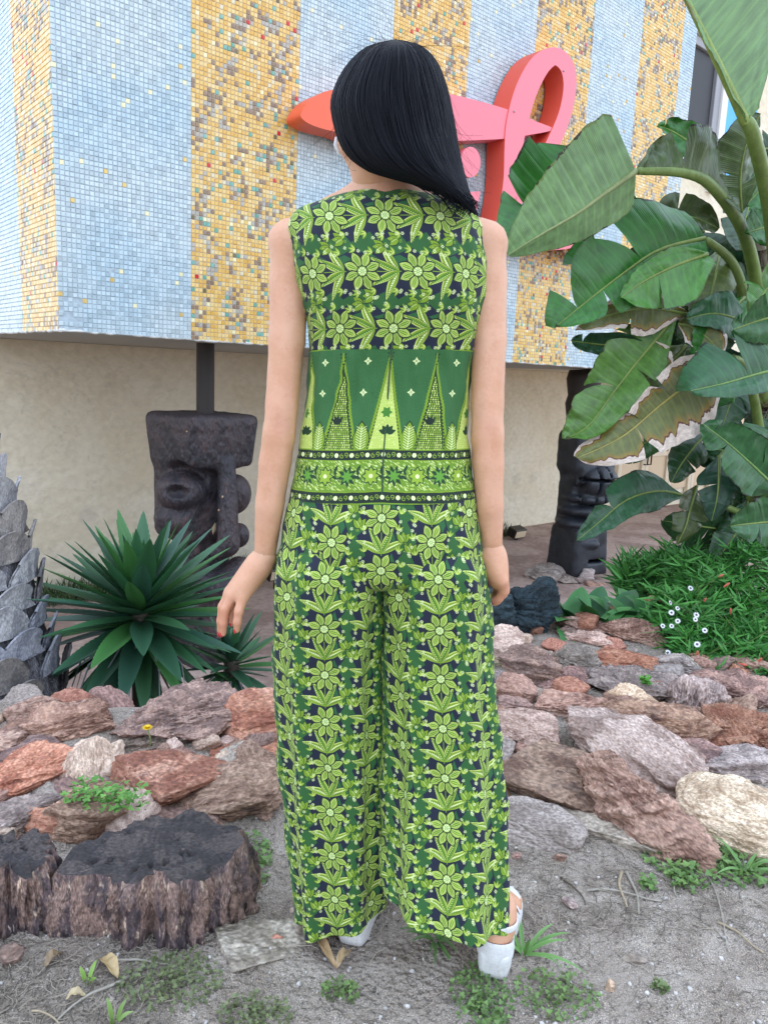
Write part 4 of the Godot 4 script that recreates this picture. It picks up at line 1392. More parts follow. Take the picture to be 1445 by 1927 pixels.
func waist_image() -> Image:
	var W := 1024
	var H := 1600
	var im := Image.create(W, H, false, Image.FORMAT_RGB8)
	var r := RandomNumberGenerator.new()
	r.seed = 21
	im.fill(hexc("2f6433"))
	for k in 260:   # worn dye, thread by thread
		im.fill_rect(Rect2i(r.randi() % W, r.randi() % 1000, 2, 40 + r.randi() % 160), hexc("386d38"))
	for c in 2:
		var ox := W * (0.25 + 0.5 * c)
		var mx := ox + W * 0.25
		for q in [[-20.0, 110.0], [8.0, 430.0]]:
			var o := Vector2(mx + q[0], q[1])
			for k in 4: fill_poly(im, lens_poly(o, k * PI / 2, 42, 11), hexc(CREAM))
			for k in 4: fill_poly(im, lens_poly(o, PI / 4 + k * PI / 2, 26, 7), hexc(CREAM))
			disc(im, o, 12, hexc("2f6433"))
			disc(im, o, 7, hexc(CREAM))
		# spire
		var y0 := 20.0
		var y1 := 1040.0
		var hw := 205.0
		fill_poly(im, PackedVector2Array([Vector2(ox, y0 - 14), Vector2(ox + hw * 0.46, 500), Vector2(ox + hw + 14, y1), Vector2(ox - hw - 14, y1), Vector2(ox - hw * 0.46, 500)]), hexc(LIME))
		for k in 30:
			var t := k / 29.0
			var hwid := (hw * 0.44 * t / 0.47 if t < 0.47 else lerpf(hw * 0.44, hw, (t - 0.47) / 0.53)) - 6
			for sx in [-1.0, 1.0]:
				fill_poly(im, lens_poly(Vector2(ox + sx * (hwid - 16), lerpf(y0 + 24, y1 - 20, t)), -PI / 2 - sx * 0.5, 26, 7), hexc("0d2417"))
				disc(im, Vector2(ox + sx * (hwid + 6), lerpf(y0 + 10, y1 - 20, t)), 9, hexc(LIME))
		fill_poly(im, PackedVector2Array([Vector2(ox, y0 + 110), Vector2(ox + hw * 0.34, 520), Vector2(ox + hw - 34, y1), Vector2(ox - hw + 34, y1), Vector2(ox - hw * 0.34, 520)]), hexc("1c3a1e") if c == 0 else hexc(PALE))
		for j in 40:
			var y := 160 + j * 22.5
			var t2 := (y - y0 - 110) / (y1 - y0 - 110)
			var hwd := (hw * 0.34 * t2 / 0.44 if t2 < 0.44 else lerpf(hw * 0.34, hw - 34, (t2 - 0.44) / 0.56)) - 10
			var n := int(hwd * 2 / 24)
			for i in n:
				var p := Vector2(ox - hwd + (i + 0.5) * hwd * 2 / n + (j % 2) * 5, y)
				if c == 0: disc(im, p, 10.5, hexc(LIME2 if r.randf() < 0.6 else PALE), 8)
				else: disc(im, p, 5.5, hexc("8fbb3c" if r.randf() < 0.8 else CREAM), 6)
		if c == 1:
			for k in 5: fill_poly(im, lens_poly(Vector2(ox - 20, 860), -PI / 2 + (k - 2) * 0.6, 100, 26), hexc("163a1d"))
			for k in 6: fill_poly(im, lens_poly(Vector2(ox, 640), k * TAU / 6, 62, 20), hexc("3f7a26"))
		else:
			for k in 4: fill_poly(im, lens_poly(Vector2(ox + 30, 760), -2.2 + k * 0.5, 110, 18), hexc("0d2417"))
		# short leaf between the spires
		var lb := Vector2(mx, 1050)
		fill_poly(im, lens_poly(lb, -PI / 2, 330, 92, 0.0, 0.8), hexc("0d2417"))
		fill_poly(im, lens_poly(lb, -PI / 2, 314, 84, 0.0, 0.8), hexc(LIME))
		line_poly(im, PackedVector2Array([lb, lb + Vector2(0, -270)]), 8, hexc(CREAM))
		for k in 9:
			for sx in [-1.0, 1.0]:
				line_poly(im, PackedVector2Array([lb + Vector2(0, -30 - k * 26), lb + Vector2(sx * 52, -62 - k * 26)]), 6, hexc(CREAM))
	# two dark borders with dots and scrolls, floral frieze between
	for b in [[1030, 1128], [1462, 1572]]:
		im.fill_rect(Rect2i(0, b[0] - 12, W, 12), hexc(LIME))
		im.fill_rect(Rect2i(0, b[0], W, b[1] - b[0]), hexc("12251c"))
		im.fill_rect(Rect2i(0, b[1], W, 12), hexc(LIME))
		var yc: float = (b[0] + b[1]) / 2.0
		for k in 6:
			var x := W * (k + 0.5) / 6
			for j in 8: disc(im, Vector2(x, yc) + Vector2(cos(j * TAU / 8), sin(j * TAU / 8)) * 17, 9, hexc(CREAM), 8)
			disc(im, Vector2(x, yc), 17, hexc(CREAM))
			curl(im, Vector2(x + 62, yc - 8), 26, PI * 0.5, 1.2, 7, hexc(LIME2))
			curl(im, Vector2(x + 108, yc + 8), 26, -PI * 0.5, 1.2, 7, hexc(LIME2))
	im.fill_rect(Rect2i(0, 1140, W, 310), hexc("688c24"))
	for k in 420:
		var p := Vector2(r.randf() * W, 1146 + r.randf() * 296)
		line_poly(im, PackedVector2Array([p, p + Vector2(20, -14)]), 7, hexc(PALE if r.randf() < 0.75 else CREAM))
	for k in 4:
		var o := Vector2(W * (k + 0.5) / 4, 1295)
		if k % 2 == 0:
			for j in 9: fill_poly(im, lens_poly(o, j * TAU / 9 + 0.2, 116, 22), hexc("163a1d"))
			for j in 7: fill_poly(im, lens_poly(o, j * TAU / 7, 74, 15), hexc("5c9430"))
		else:
			for j in 8: fill_poly(im, lens_poly(o, j * TAU / 8, 104, 34), hexc("163a1d"))
			for j in 8: fill_poly(im, lens_poly(o + Vector2(cos(j * TAU / 8), sin(j * TAU / 8)) * 14, j * TAU / 8, 76, 22), hexc(LIME2))
			disc(im, o, 22, hexc(CREAM), 12)
		line_poly(im, PackedVector2Array([o + Vector2(80, 60), o + Vector2(130, 10), o + Vector2(150, -60)]), 10, hexc("163a1d"))
		for j in 3: fill_poly(im, lens_poly(o + Vector2(120 + j * 12, 30 - j * 40), -0.6 - j * 0.7, 74, 15), hexc("163a1d"))
	im.resize(512, 800, Image.INTERPOLATE_LANCZOS)
	return im

# ------------------------------------------------------------------ garment tubes: rows of [y left, y right, x left, x right, half depth, distance]
func garment(mb: MB, rows: Array, per: int, nu: int, squash: float, fold: Callable, uvf: Callable, v0 := 0.0) -> void:
	var P := PackedVector3Array()
	var UV := PackedVector2Array()
	var m := rows.size()
	var nv := (m - 1) * per + 1
	var v := v0
	var last := Vector3.ZERO
	for j in nv:
		var i := mini(j / per, m - 2)
		var t := float(j - i * per) / per
		var q := []
		for k in 6:
			var a: float = rows[maxi(i - 1, 0)][k]
			var b: float = rows[i][k]
			var c: float = rows[i + 1][k]
			var d: float = rows[mini(i + 2, m - 1)][k]
			q.append(cubic_interpolate(b, c, a, d, t))
		var L := at(q[2], q[0], q[5])
		var R := at(q[3], q[1], q[5])
		var C := (L + R) / 2
		var hv := (R - L) / 2
		if j > 0: v += absf(C.y - last.y)
		last = C
		var ring := PackedVector3Array()
		for k in nu:
			var th := TAU * k / (nu - 1) + PI / 2          # starts at the front, so that the seam of the print hides there
			th += PI
			var cx := cos(th)
			var sy := sin(th)
			var x := signf(cx) * pow(absf(cx), squash)
			var z := signf(sy) * pow(absf(sy), squash)
			var nn: Vector3 = (hv.normalized() * cx * q[4] + Vector3(0, 0, 1) * sy * hv.length()).normalized()
			ring.append(C + hv * x + Vector3(0, 0, 1) * (q[4] * z) + nn * float(fold.call(th, C.y, x)))
		# arc length from the middle of the back
		var midk := (nu - 1) / 2
		var arc := PackedFloat32Array()
		arc.resize(nu)
		for k in range(midk + 1, nu): arc[k] = arc[k - 1] + ring[k].distance_to(ring[k - 1])
		for k in range(midk - 1, -1, -1): arc[k] = arc[k + 1] - ring[k].distance_to(ring[k + 1])
		for k in nu:
			P.append(ring[k])
			UV.append(uvf.call(arc[k], v))
	mb.grid(P, nu, nv, UV, PackedColorArray(), true)

func hand(mb: MB, wrist: Vector3, palm: Vector3, pr: Vector3, fingers: Array) -> void:
	var lo := wrist.min(palm)
	var hi := wrist.max(palm)
	for f in fingers:
		for p in f:
			lo = lo.min(p)
			hi = hi.max(p)
	var g := Field.new(lo - Vector3.ONE * 0.035, hi + Vector3.ONE * 0.035, 0.0032)
	var ax := (palm - wrist).normalized()
	var B := Basis(ax.cross(Vector3(0, 0, 1)).normalized(), ax, ax.cross(Vector3(0, 0, 1)).cross(ax).normalized())
	g.cap(wrist, wrist.lerp(palm, 0.5), 0.023, 0.021, 0.02)
	g.ell(palm, B, pr, 0.02)
	for i in fingers.size():
		var f: Array = fingers[i]
		var th := i == fingers.size() - 1
		g.cap(wrist.lerp(palm, 0.35), f[0], 0.016, 0.0105, 0.016)
		for k in f.size() - 1:
			var r0: float = [0.0100, 0.0088, 0.0078, 0.0070][k] * (1.12 if th else 1.0)
			var r1: float = [0.0088, 0.0078, 0.0064, 0.006][k] * (1.12 if th else 1.0)
			g.cap(f[k], f[k + 1], r0, r1, 0.004)
	g.mesh_into(mb)

func build_person() -> void:
	mat("skin", Color.WHITE, 0.5, {"albedo_texture": stone_image(256, 301, [hexc("cb9878"), hexc("d09e80"), hexc("d4a487")], hexc("cd9678"), 0.10, hexc("c69174"), 0.10, 0.008), "uv1_triplanar": true, "uv1_world_triplanar": true, "uv1_scale": Vector3.ONE * 3.0, "subsurf_scatter_enabled": true, "subsurf_scatter_strength": 0.12, "vertex_color_use_as_albedo": true})
	var cloth_bump := bump(310, 0.22, 256, 2.5, 2)
	mat("print_cloth", Color.WHITE, 0.8, {"albedo_texture": tex(print_image()), "rim_enabled": true, "rim": 0.12, "normal_enabled": true, "normal_texture": cloth_bump, "normal_scale": 0.25})
	mat("waist_cloth", Color.WHITE, 0.8, {"albedo_texture": tex(waist_image()), "rim_enabled": true, "rim": 0.12, "normal_enabled": true, "normal_texture": cloth_bump, "normal_scale": 0.25})
	mat("zip_cloth", lin(0.03, 0.07, 0.035), 0.8)
	mat("hair", lin(0.006, 0.007, 0.010), 0.48, {"metallic_specular": 0.2})
	mat("hair_lock", lin(0.008, 0.009, 0.013), 0.5, {"metallic_specular": 0.22})
	mat("nail", lin(0.55, 0.035, 0.045), 0.2)
	mat("gold", lin(0.80, 0.52, 0.22), 0.28, {"metallic": 1.0})
	mat("white_leather", Color.WHITE, 0.5, {"albedo_texture": stone_image(256, 320, [hexc("d3d3d2"), hexc("dddddc"), hexc("e4e4e4")], hexc("c3beb8"), 0.1, hexc("b5aaa0"), 0.1, 0.04), "uv1_triplanar": true, "uv1_scale": Vector3.ONE * 4.0})
	mat("white_plastic", lin(0.8, 0.8, 0.82), 0.35)

	# --- body: one continuous surface
	var mb := MB.new()
	var f := Field.new(Vector3(-0.33, 0.0, -1.62), Vector3(0.33, 1.66, -1.22), 0.0115)
	var ls := at(546, 455, 1.425)
	var rs := at(914, 458, 1.425)
	f.cap(at(722, 440, 1.43), at(718, 760, 1.44), 0.075, 0.07, 0.03)
	f.cap(at(690, 930, 1.43), at(750, 930, 1.43), 0.085, 0.085, 0.04)
	f.cap(at(722, 760, 1.44), at(720, 920, 1.43), 0.07, 0.075, 0.04)
	f.cap(ls, at(722, 425, 1.43), 0.040, 0.06, 0.03)
	f.cap(rs, at(722, 425, 1.43), 0.040, 0.06, 0.03)
	f.cap(at(725, 392, 1.43), at(738, 275, 1.40), 0.050, 0.047, 0.03)                 # neck
	f.cap(at(722, 372, 1.43), at(628, 402, 1.43), 0.040, 0.030, 0.03)
	f.cap(at(728, 372, 1.43), at(828, 404, 1.43), 0.040, 0.030, 0.03)
	for a in [[[549, 458, 1.425, 0.0385], [545, 530, 1.42, 0.0362], [540, 640, 1.41, 0.0332], [531, 760, 1.397, 0.0302], [525, 820, 1.39, 0.0300], [518, 870, 1.39, 0.0298], [508, 950, 1.39, 0.0268], [499, 1046, 1.40, 0.0210]],
			[[910, 460, 1.425, 0.0385], [916, 530, 1.42, 0.0360], [919, 640, 1.41, 0.0328], [917, 760, 1.397, 0.0300], [917, 820, 1.39, 0.0298], [918, 870, 1.39, 0.0296], [921, 950, 1.39, 0.0260], [925, 1034, 1.40, 0.0204]]]:
		for k in a.size() - 1:
			var p: Array = a[k]
			var q: Array = a[k + 1]
			f.cap(at(p[0], p[1], p[2]), at(q[0], q[1], q[2]), p[3], q[3], 0.006)
	for l in [[[655, 960, 1.43, 0.075], [640, 1330, 1.42, 0.05], [664, 1640, 1.432, 0.032], [668, 1690, 1.424, 0.031]], [[790, 960, 1.43, 0.075], [830, 1330, 1.40, 0.05], [895, 1690, 1.368, 0.033], [904, 1738, 1.355, 0.030]]]:
		for k in l.size() - 1:
			var p: Array = l[k]
			var q: Array = l[k + 1]
			f.cap(at(p[0], p[1], p[2]), at(q[0], q[1], q[2]), p[3], q[3], 0.02)
	f.mesh_into(mb)
	# head
	var hc := at(738, 212, 1.385)
	var HB := Basis.from_euler(Vector3(deg_to_rad(-12), deg_to_rad(38), deg_to_rad(4)))
	var hp := func(x: float, y: float, z: float) -> Vector3: return hc + HB * Vector3(x, y, z)
	var hf := Field.new(hc - Vector3(0.16, 0.19, 0.17), hc + Vector3(0.16, 0.16, 0.15), 0.005)
	hf.ell(hp.call(0, 0.012, 0.0), HB, Vector3(0.072, 0.092, 0.086), 0.03)
	hf.ell(hp.call(0, -0.045, -0.035), HB, Vector3(0.062, 0.075, 0.062), 0.04)
	hf.ell(hp.call(0, -0.098, -0.062), HB, Vector3(0.032, 0.026, 0.030), 0.05)           # chin
	hf.cap(hp.call(0, 0.0, -0.090), hp.call(0, -0.036, -0.108), 0.008, 0.012, 0.016)        # nose
	hf.ell(hp.call(0, -0.066, -0.090), HB, Vector3(0.024, 0.009, 0.012), 0.01)             # lips
	for sx in [-1.0, 1.0]:
		hf.ell(hp.call(0.030 * sx, -0.002, -0.092), HB, Vector3(0.017, 0.011, 0.012), 0.01, true)
		hf.ell(hp.call(0.030 * sx, -0.003, -0.080), HB, Vector3(0.012, 0.009, 0.010), 0.004)
		hf.ell(hp.call(0.045 * sx, -0.03, -0.06), HB, Vector3(0.022, 0.022, 0.022), 0.03)
		hf.ell(hp.call(0.075 * sx, -0.02, 0.005), HB, Vector3(0.009, 0.030, 0.018), 0.008)
	hf.cap(at(738, 300, 1.405), hp.call(0, -0.03, 0.01), 0.046, 0.045, 0.02)
	hf.mesh_into(mb)
	# hands
	var lw := at(498, 1048, 1.40)
	var lf := [[at(458, 1124, 1.375), at(450, 1150, 1.368), at(447, 1170, 1.368), at(446, 1185, 1.372)],
		[at(438, 1121, 1.387), at(424, 1147, 1.382), at(421, 1172, 1.382), at(420, 1192, 1.386)],
		[at(432, 1117, 1.405), at(419, 1142, 1.402), at(416, 1168, 1.402), at(415, 1190, 1.407)],
		[at(434, 1112, 1.422), at(424, 1138, 1.428), at(421, 1160, 1.43), at(422, 1178, 1.43)],
		[at(474, 1088, 1.43), at(454, 1122, 1.442), at(441, 1154, 1.436), at(438, 1172, 1.428)]]
	hand(mb, lw, at(468, 1092, 1.402), Vector3(0.021, 0.040, 0.034), lf)
	var rw := at(925, 1036, 1.40)
	var rf := [[at(945, 1094, 1.375), at(949, 1112, 1.384), at(938, 1127, 1.392), at(926, 1131, 1.398)],
		[at(943, 1096, 1.393), at(946, 1117, 1.402), at(934, 1131, 1.410), at(921, 1133, 1.414)],
		[at(940, 1096, 1.410), at(942, 1119, 1.420), at(930, 1132, 1.427), at(918, 1131, 1.430)],
		[at(935, 1094, 1.426), at(936, 1117, 1.438), at(926, 1128, 1.445), at(916, 1126, 1.446)],
		[at(912, 1066, 1.42), at(909, 1088, 1.425), at(911, 1106, 1.422), at(913, 1116, 1.42)]]
	hand(mb, rw, at(930, 1072, 1.40), Vector3(0.022, 0.036, 0.032), rf)
	# feet
	var feet := [[at(664, 1712, 1.41), at(656, 1788, 1.358), 14.0], [at(906, 1742, 1.350), at(924, 1858, 1.283), -14.0]]
	var soles := []
	for k in 2:
		var fd: Array = feet[k]
		var heel: Vector3 = fd[1]
		heel.y = terrain(heel.x, -heel.z) + 0.004
		var yaw: float = deg_to_rad(fd[2])
		var fw := Vector3(sin(yaw), 0, -cos(yaw)) if k == 0 else Vector3(-sin(yaw), 0, -cos(yaw))
		var rt := fw.cross(Vector3.UP)
		soles.append([heel, fw, rt])
		var hb: Vector3 = heel + fw * 0.038 + Vector3.UP * 0.088
		var ank: Vector3 = fd[0]
		var g := Field.new((heel - Vector3.ONE * 0.09).min(heel + fw * 0.25 - Vector3.ONE * 0.08), (heel + fw * 0.25 + Vector3.ONE * 0.08).max(ank + Vector3.ONE * 0.09), 0.006)
		g.cap(ank + Vector3.UP * 0.05, heel + fw * 0.062 + Vector3.UP * 0.125, 0.031, 0.033, 0.02)
		g.ell(hb, Basis(rt, Vector3.UP, -fw), Vector3(0.029, 0.036, 0.036), 0.03)
		g.cap(hb + fw * 0.02, heel + fw * 0.165 + Vector3.UP * 0.062, 0.027, 0.022, 0.03)
		g.cap(heel + fw * 0.16 + rt * 0.022 + Vector3.UP * 0.058, heel + fw * 0.16 - rt * 0.022 + Vector3.UP * 0.058, 0.019, 0.019, 0.02)
		for t in 5:
			var s := (t - 2) * 0.0155
			g.cap(heel + fw * 0.165 + rt * s + Vector3.UP * 0.055, heel + fw * (0.218 - absf(t - 1.6) * 0.008) + rt * s * 1.05 + Vector3.UP * 0.048, 0.010, 0.0085, 0.006)
		g.mesh_into(mb)
	var red := [at(529, 800, 1.36), at(917, 803, 1.36)]
	var tips := [at(430, 1170, 1.39), at(935, 1120, 1.40)]
	for i in mb.v.size():
		var p := mb.v[i]
		var e := minf(p.distance_to(red[0]), p.distance_to(red[1]))
		var h := minf(p.distance_to(tips[0]), p.distance_to(tips[1]))
		var c := Color(1, 1, 1)
		var m := 0.5 + nf.get_noise_3d(p.x * 26.0, p.y * 26.0, p.z * 26.0)
		c = c.lerp(Color(0.74, 0.60, 0.58), clampf(0.8 - e / 0.034, 0.0, 0.6) * (0.6 + 0.6 * m))
		c = c.lerp(Color(0.95, 0.76, 0.74), clampf(1.0 - h / 0.07, 0.0, 0.7))
		c = c.lerp(Color(0.93, 0.86, 0.82), clampf(nf.get_noise_3d(p.x * 9.0, p.y * 6.0, p.z * 9.0) * 1.2, 0.0, 0.6))
		mb.c[i] = c
	var person := put("person", mb.mesh(), M["skin"])
	tag(person, "woman with long black hair seen from behind in a green printed sleeveless wide leg jumpsuit", "person")
	var nails := [lf[0], lf[1], lf[2], lf[3], lf[4], rf[0], rf[4]]
	for nf2 in nails:
		var tip: Vector3 = nf2[3]
		var dir: Vector3 = (tip - nf2[2]).normalized()
		var out := Vector3(-0.85, 0.1, 0.45) if nf2 != rf[0] and nf2 != rf[4] else Vector3(0.2, -0.2, 0.9)
		out = (out - dir * out.dot(dir)).normalized()
		var nm := MB.new()
		var c := tip + out * 0.0035
		nm.tube(PackedVector3Array([c - dir * 0.006, c - dir * 0.004, c + dir * 0.003, c + dir * 0.008]), PackedFloat32Array([0.003, 0.0048, 0.005, 0.0022]), 8, Color.WHITE, true, 0.62, out)
		put("fingernail", nm.mesh(), M["nail"], person)

	# --- jumpsuit
	var bump_f := func(th: float, y: float, x: float) -> float:
		var back := maxf(sin(th), 0.0)
		var u := cos(th)
		var s := -0.006 * exp(-u * u * 60.0) * back
		return s + (1.0 - smoothstep(1.40, 1.46, y)) * 0.006 * nf.get_noise_3d(u * 3.0, y * 11.0 + absf(u) * 4.0, 2.0) + (1.0 - smoothstep(1.36, 1.42, y)) * 0.005 * nf.get_noise_3d(u * 7.0, y * 4.0 + u * 6.0, 9.0)
	var CW := 0.182
	var CH := 0.094
	var uv_top := func(u: float, v: float) -> Vector2: return Vector2((v - 0.01) / CW, -u / CH + 0.27)
	var uv_leg := func(u: float, v: float) -> Vector2: return Vector2(u / CW + 0.25, v / CH)
	var uv_waist := func(u: float, v: float) -> Vector2: return Vector2(u / 0.168 + 0.75, (v - 0.03 * absf(u)) / 0.268)
	var suit := MB.new()
	var rows := [[368, 368, 664, 788, 0.060, 1.44], [371, 371, 650, 800, 0.067, 1.438], [377, 377, 624, 826, 0.075, 1.434], [388, 388, 590, 858, 0.083, 1.43], [398, 398, 562, 884, 0.091, 1.428], [414, 414, 547, 901, 0.098, 1.426], [440, 440, 544, 910, 0.107, 1.425], [480, 480, 549, 916, 0.114, 1.425], [520, 520, 556, 918, 0.117, 1.425], [560, 560, 566, 915, 0.117, 1.427], [600, 600, 574, 908, 0.113, 1.43], [640, 640, 580, 898, 0.108, 1.433], [662, 662, 582, 891, 0.106, 1.435]]
	garment(suit, rows, 4, 97, 0.86, bump_f, uv_top)
	var js := put("jumpsuit", suit.mesh(), M["print_cloth"], person)
	var wb := MB.new()
	var rows2 := [[661, 661, 581, 892, 0.1075, 1.435], [700, 700, 581, 885, 0.104, 1.437], [750, 750, 578, 881, 0.102, 1.437], [800, 800, 572, 880, 0.104, 1.436], [850, 850, 562, 882, 0.111, 1.434], [900, 900, 553, 888, 0.120, 1.432], [930, 930, 547, 894, 0.124, 1.43]]
	garment(wb, rows2, 5, 97, 0.86, bump_f, uv_waist)
	put("waist_panel", wb.mesh(), M["waist_cloth"], js)
	var leg_f := func(th: float, y: float, x: float) -> float:
		var k := smoothstep(1.0, 0.25, y)
		var u := cos(th)
		var fo := sin(th * 7.0 + 2.0 * nf.get_noise_2d(y * 1.2, 5.0) + y * 1.5) * 0.008 + sin(th * 11.0 + 3.0 + y * 2.0) * 0.0016
		return fo * (0.25 + 0.9 * k) + 0.009 * nf.get_noise_3d(u * 2.5 + y * 3.0, y * 7.0, sin(th) * 2.0) + 0.001 * nf.get_noise_3d(u * 9.0, y * 9.0, 3.0)
	var tr := MB.new()
	var hip := [[928, 928, 547, 894, 0.1225, 1.43], [960, 960, 540, 899, 0.128, 1.428], [1000, 1000, 532, 906, 0.132, 1.425], [1040, 1040, 527, 910, 0.130, 1.425], [1075, 1075, 526, 912, 0.118, 1.428], [1100, 1100, 560, 880, 0.06, 1.435]]
	garment(tr, hip, 5, 97, 0.86, bump_f, uv_leg)
	var left := [[1000, 1000, 545, 712, 0.095, 1.425], [1050, 1050, 526, 719, 0.127, 1.42], [1100, 1100, 522, 720, 0.128, 1.42], [1160, 1160, 520, 720, 0.122, 1.422], [1240, 1240, 520, 720, 0.114, 1.425], [1320, 1320, 523, 720, 0.110, 1.428], [1400, 1400, 530, 720, 0.108, 1.43], [1480, 1480, 538, 720, 0.108, 1.433], [1560, 1560, 545, 720, 0.110, 1.436], [1640, 1634, 552, 723, 0.112, 1.438], [1714, 1682, 559, 725, 0.104, 1.438]]
	garment(tr, left, 6, 81, 0.92, leg_f, uv_leg, 0.06)
	var right := [[1000, 1000, 732, 890, 0.095, 1.425], [1050, 1050, 722, 911, 0.127, 1.42], [1100, 1100, 721, 916, 0.128, 1.418], [1160, 1160, 721, 919, 0.122, 1.415], [1240, 1240, 722, 923, 0.116, 1.41], [1320, 1320, 722, 930, 0.112, 1.405], [1400, 1400, 722, 937, 0.110, 1.40], [1480, 1480, 722, 943, 0.110, 1.390], [1560, 1560, 722, 945, 0.112, 1.378], [1630, 1655, 723, 945, 0.113, 1.360], [1664, 1722, 724, 946, 0.110, 1.346]]
	garment(tr, right, 6, 81, 0.92, leg_f, uv_leg, 0.06)
	put("trousers", tr.mesh(), M["print_cloth"], js)
	# zip placket and centre seam
	var zp := MB.new()
	var zpts := PackedVector3Array()
	var zr := PackedFloat32Array()
	for k in 40:
		var y := lerpf(370, 925, k / 39.0)
		var best := [0.0, 0.0]
		for rr in [rows, rows2]:
			for i in rr.size() - 1:
				if y >= rr[i][0] and y <= rr[i + 1][0]:
					var t: float = (y - rr[i][0]) / (rr[i + 1][0] - rr[i][0])
					best = [lerpf(rr[i][4], rr[i + 1][4], t), lerpf(rr[i][5], rr[i + 1][5], t), (lerpf(rr[i][2], rr[i + 1][2], t) + lerpf(rr[i][3], rr[i + 1][3], t)) / 2]
		var p := at(best[2], y, best[1]) + Vector3(0, 0, best[0] - 0.0065)
		zpts.append(p)
		zr.append(0.0016)
	zp.tube(zpts, zr, 6)
	put("zip_seam", zp.mesh(), M["zip_cloth"], js)

	# --- necklace
	var nk := MB.new()
	var np := PackedVector3Array()
	var nr := PackedFloat32Array()
	for k in 31:
		var a := lerpf(-1.2, 1.2, k / 30.0)
		var c := at(728, 346, 1.425)
		np.append(c + Vector3(sin(a) * 0.060, 0.022 * a * a * 0.35, cos(a) * 0.0565))
		nr.append(0.0010 + 0.0005 * (k % 2))
	nk.tube(np, nr, 5)
	var ring := PackedVector3Array()
	var rr2 := PackedFloat32Array()
	for k in 13:
		var a := TAU * k / 12
		ring.append(at(720, 347, 1.425) + Vector3(cos(a) * 0.004, sin(a) * 0.004, 0.0585))
		rr2.append(0.0009)
	nk.tube(ring, rr2, 5, Color.WHITE, false)
	put("necklace", nk.mesh(), M["gold"], person)

	# --- hair: a swept sheet from the crown to the right shoulder, locks laid over it, stray hairs
	var LB := [[742, 74], [688, 90], [648, 130], [624, 185], [629, 236], [648, 285], [688, 320], [745, 338], [805, 355], [858, 379], [888, 398]]
	var RB := [[746, 74], [790, 86], [822, 118], [840, 162], [850, 208], [858, 252], [866, 296], [874, 330], [882, 358], [890, 384], [899, 404]]
	var curve := func(B: Array, t: float) -> Vector2:
		var n := B.size() - 1
		var i := mini(int(t * n), n - 1)
		var k := t * n - i
		var a := Vector2(B[maxi(i - 1, 0)][0], B[maxi(i - 1, 0)][1])
		var b := Vector2(B[i][0], B[i][1])
		var c := Vector2(B[i + 1][0], B[i + 1][1])
		var d := Vector2(B[mini(i + 2, n)][0], B[mini(i + 2, n)][1])
		return b.cubic_interpolate(c, a, d, k)
	var sheet := func(th: float, t: float, out: float) -> Vector3:
		# th 0..PI runs over the back from left to right, PI..TAU over the front
		var s := 0.5 - 0.5 * cos(th)
		var l: Vector2 = curve.call(LB, t)
		var r: Vector2 = curve.call(RB, t)
		var p := l.lerp(r, s)
		var dome := pow(clampf(1.0 - pow(1.0 - clampf(t / 0.34, 0.0, 1.0), 2.0), 0.0, 1.0), 0.42)
		var bul: float = 0.118 * dome * lerpf(1.0, 0.13, smoothstep(0.50, 1.0, t))
		var fr: float = 0.088 * dome * lerpf(1.0, 0.10, smoothstep(0.34, 0.62, t))
		var base: float = lerpf(1.385, 1.322, smoothstep(0.45, 1.0, t))
		var sy := sin(th)
		var d: float = base - (bul * sy if sy > 0.0 else fr * sy) - out * maxf(sy, 0.15)
		return at(p.x, p.y, d)
	var hm := MB.new()
	var HP := PackedVector3Array()
	var hu := 261
	var hv := 90
	for j in hv:
		var t := j / float(hv - 1)
		for i in hu:
			var th := TAU * i / (hu - 1)
			var e := fposmod(th, TAU)
			var o := 0.0030 * nf.get_noise_3d(cos(th) * 3.5, sin(th) * 5.0, t * 1.2) + 0.0012 * nf.get_noise_3d(cos(th) * 15.0, sin(th) * 15.0, t * 1.6 + 7.0) + 0.0005 * nf.get_noise_3d(cos(th) * 44.0, sin(th) * 44.0, t * 2.0 + 3.0)
			HP.append(sheet.call(e, t, o * smoothstep(0.0, 0.15, t)))
	hm.grid(HP, hu, hv, PackedVector2Array(), PackedColorArray(), true)
	var hair := put("hair", hm.mesh(), M["hair"], person)
	var lm := MB.new()
	var hr := RandomNumberGenerator.new()
	hr.seed = 31
	for k in 1300:
		var th := hr.randf_range(-0.10, PI + 0.10)
		var t0 := hr.randf_range(0.01, 0.55) if k % 3 else hr.randf_range(0.5, 0.8)
		var t1 := minf(t0 + hr.randf_range(0.22, 0.55), 1.02)
		var drift := hr.randfn(0.0, 0.05)
		var lift := hr.randf_range(-0.0005, 0.0022)
		var pts := PackedVector3Array()
		var rad := PackedFloat32Array()
		var w := 0.0003 + 0.0013 * pow(hr.randf(), 3.0)
		for i in 12:
			var q := i / 11.0
			var tt := lerpf(t0, t1, q)
			pts.append(sheet.call(clampf(th + drift * q, -0.2, PI + 0.2), minf(tt, 1.0), lift * sin(PI * q) + 0.0006) + Vector3(0, -0.012, 0) * maxf(tt - 1.0, 0.0) * 10.0)
			rad.append(w * sin(PI * lerpf(0.06, 0.97, q)) + 0.00015)
		lm.tube(pts, rad, 5, Color.WHITE, false)
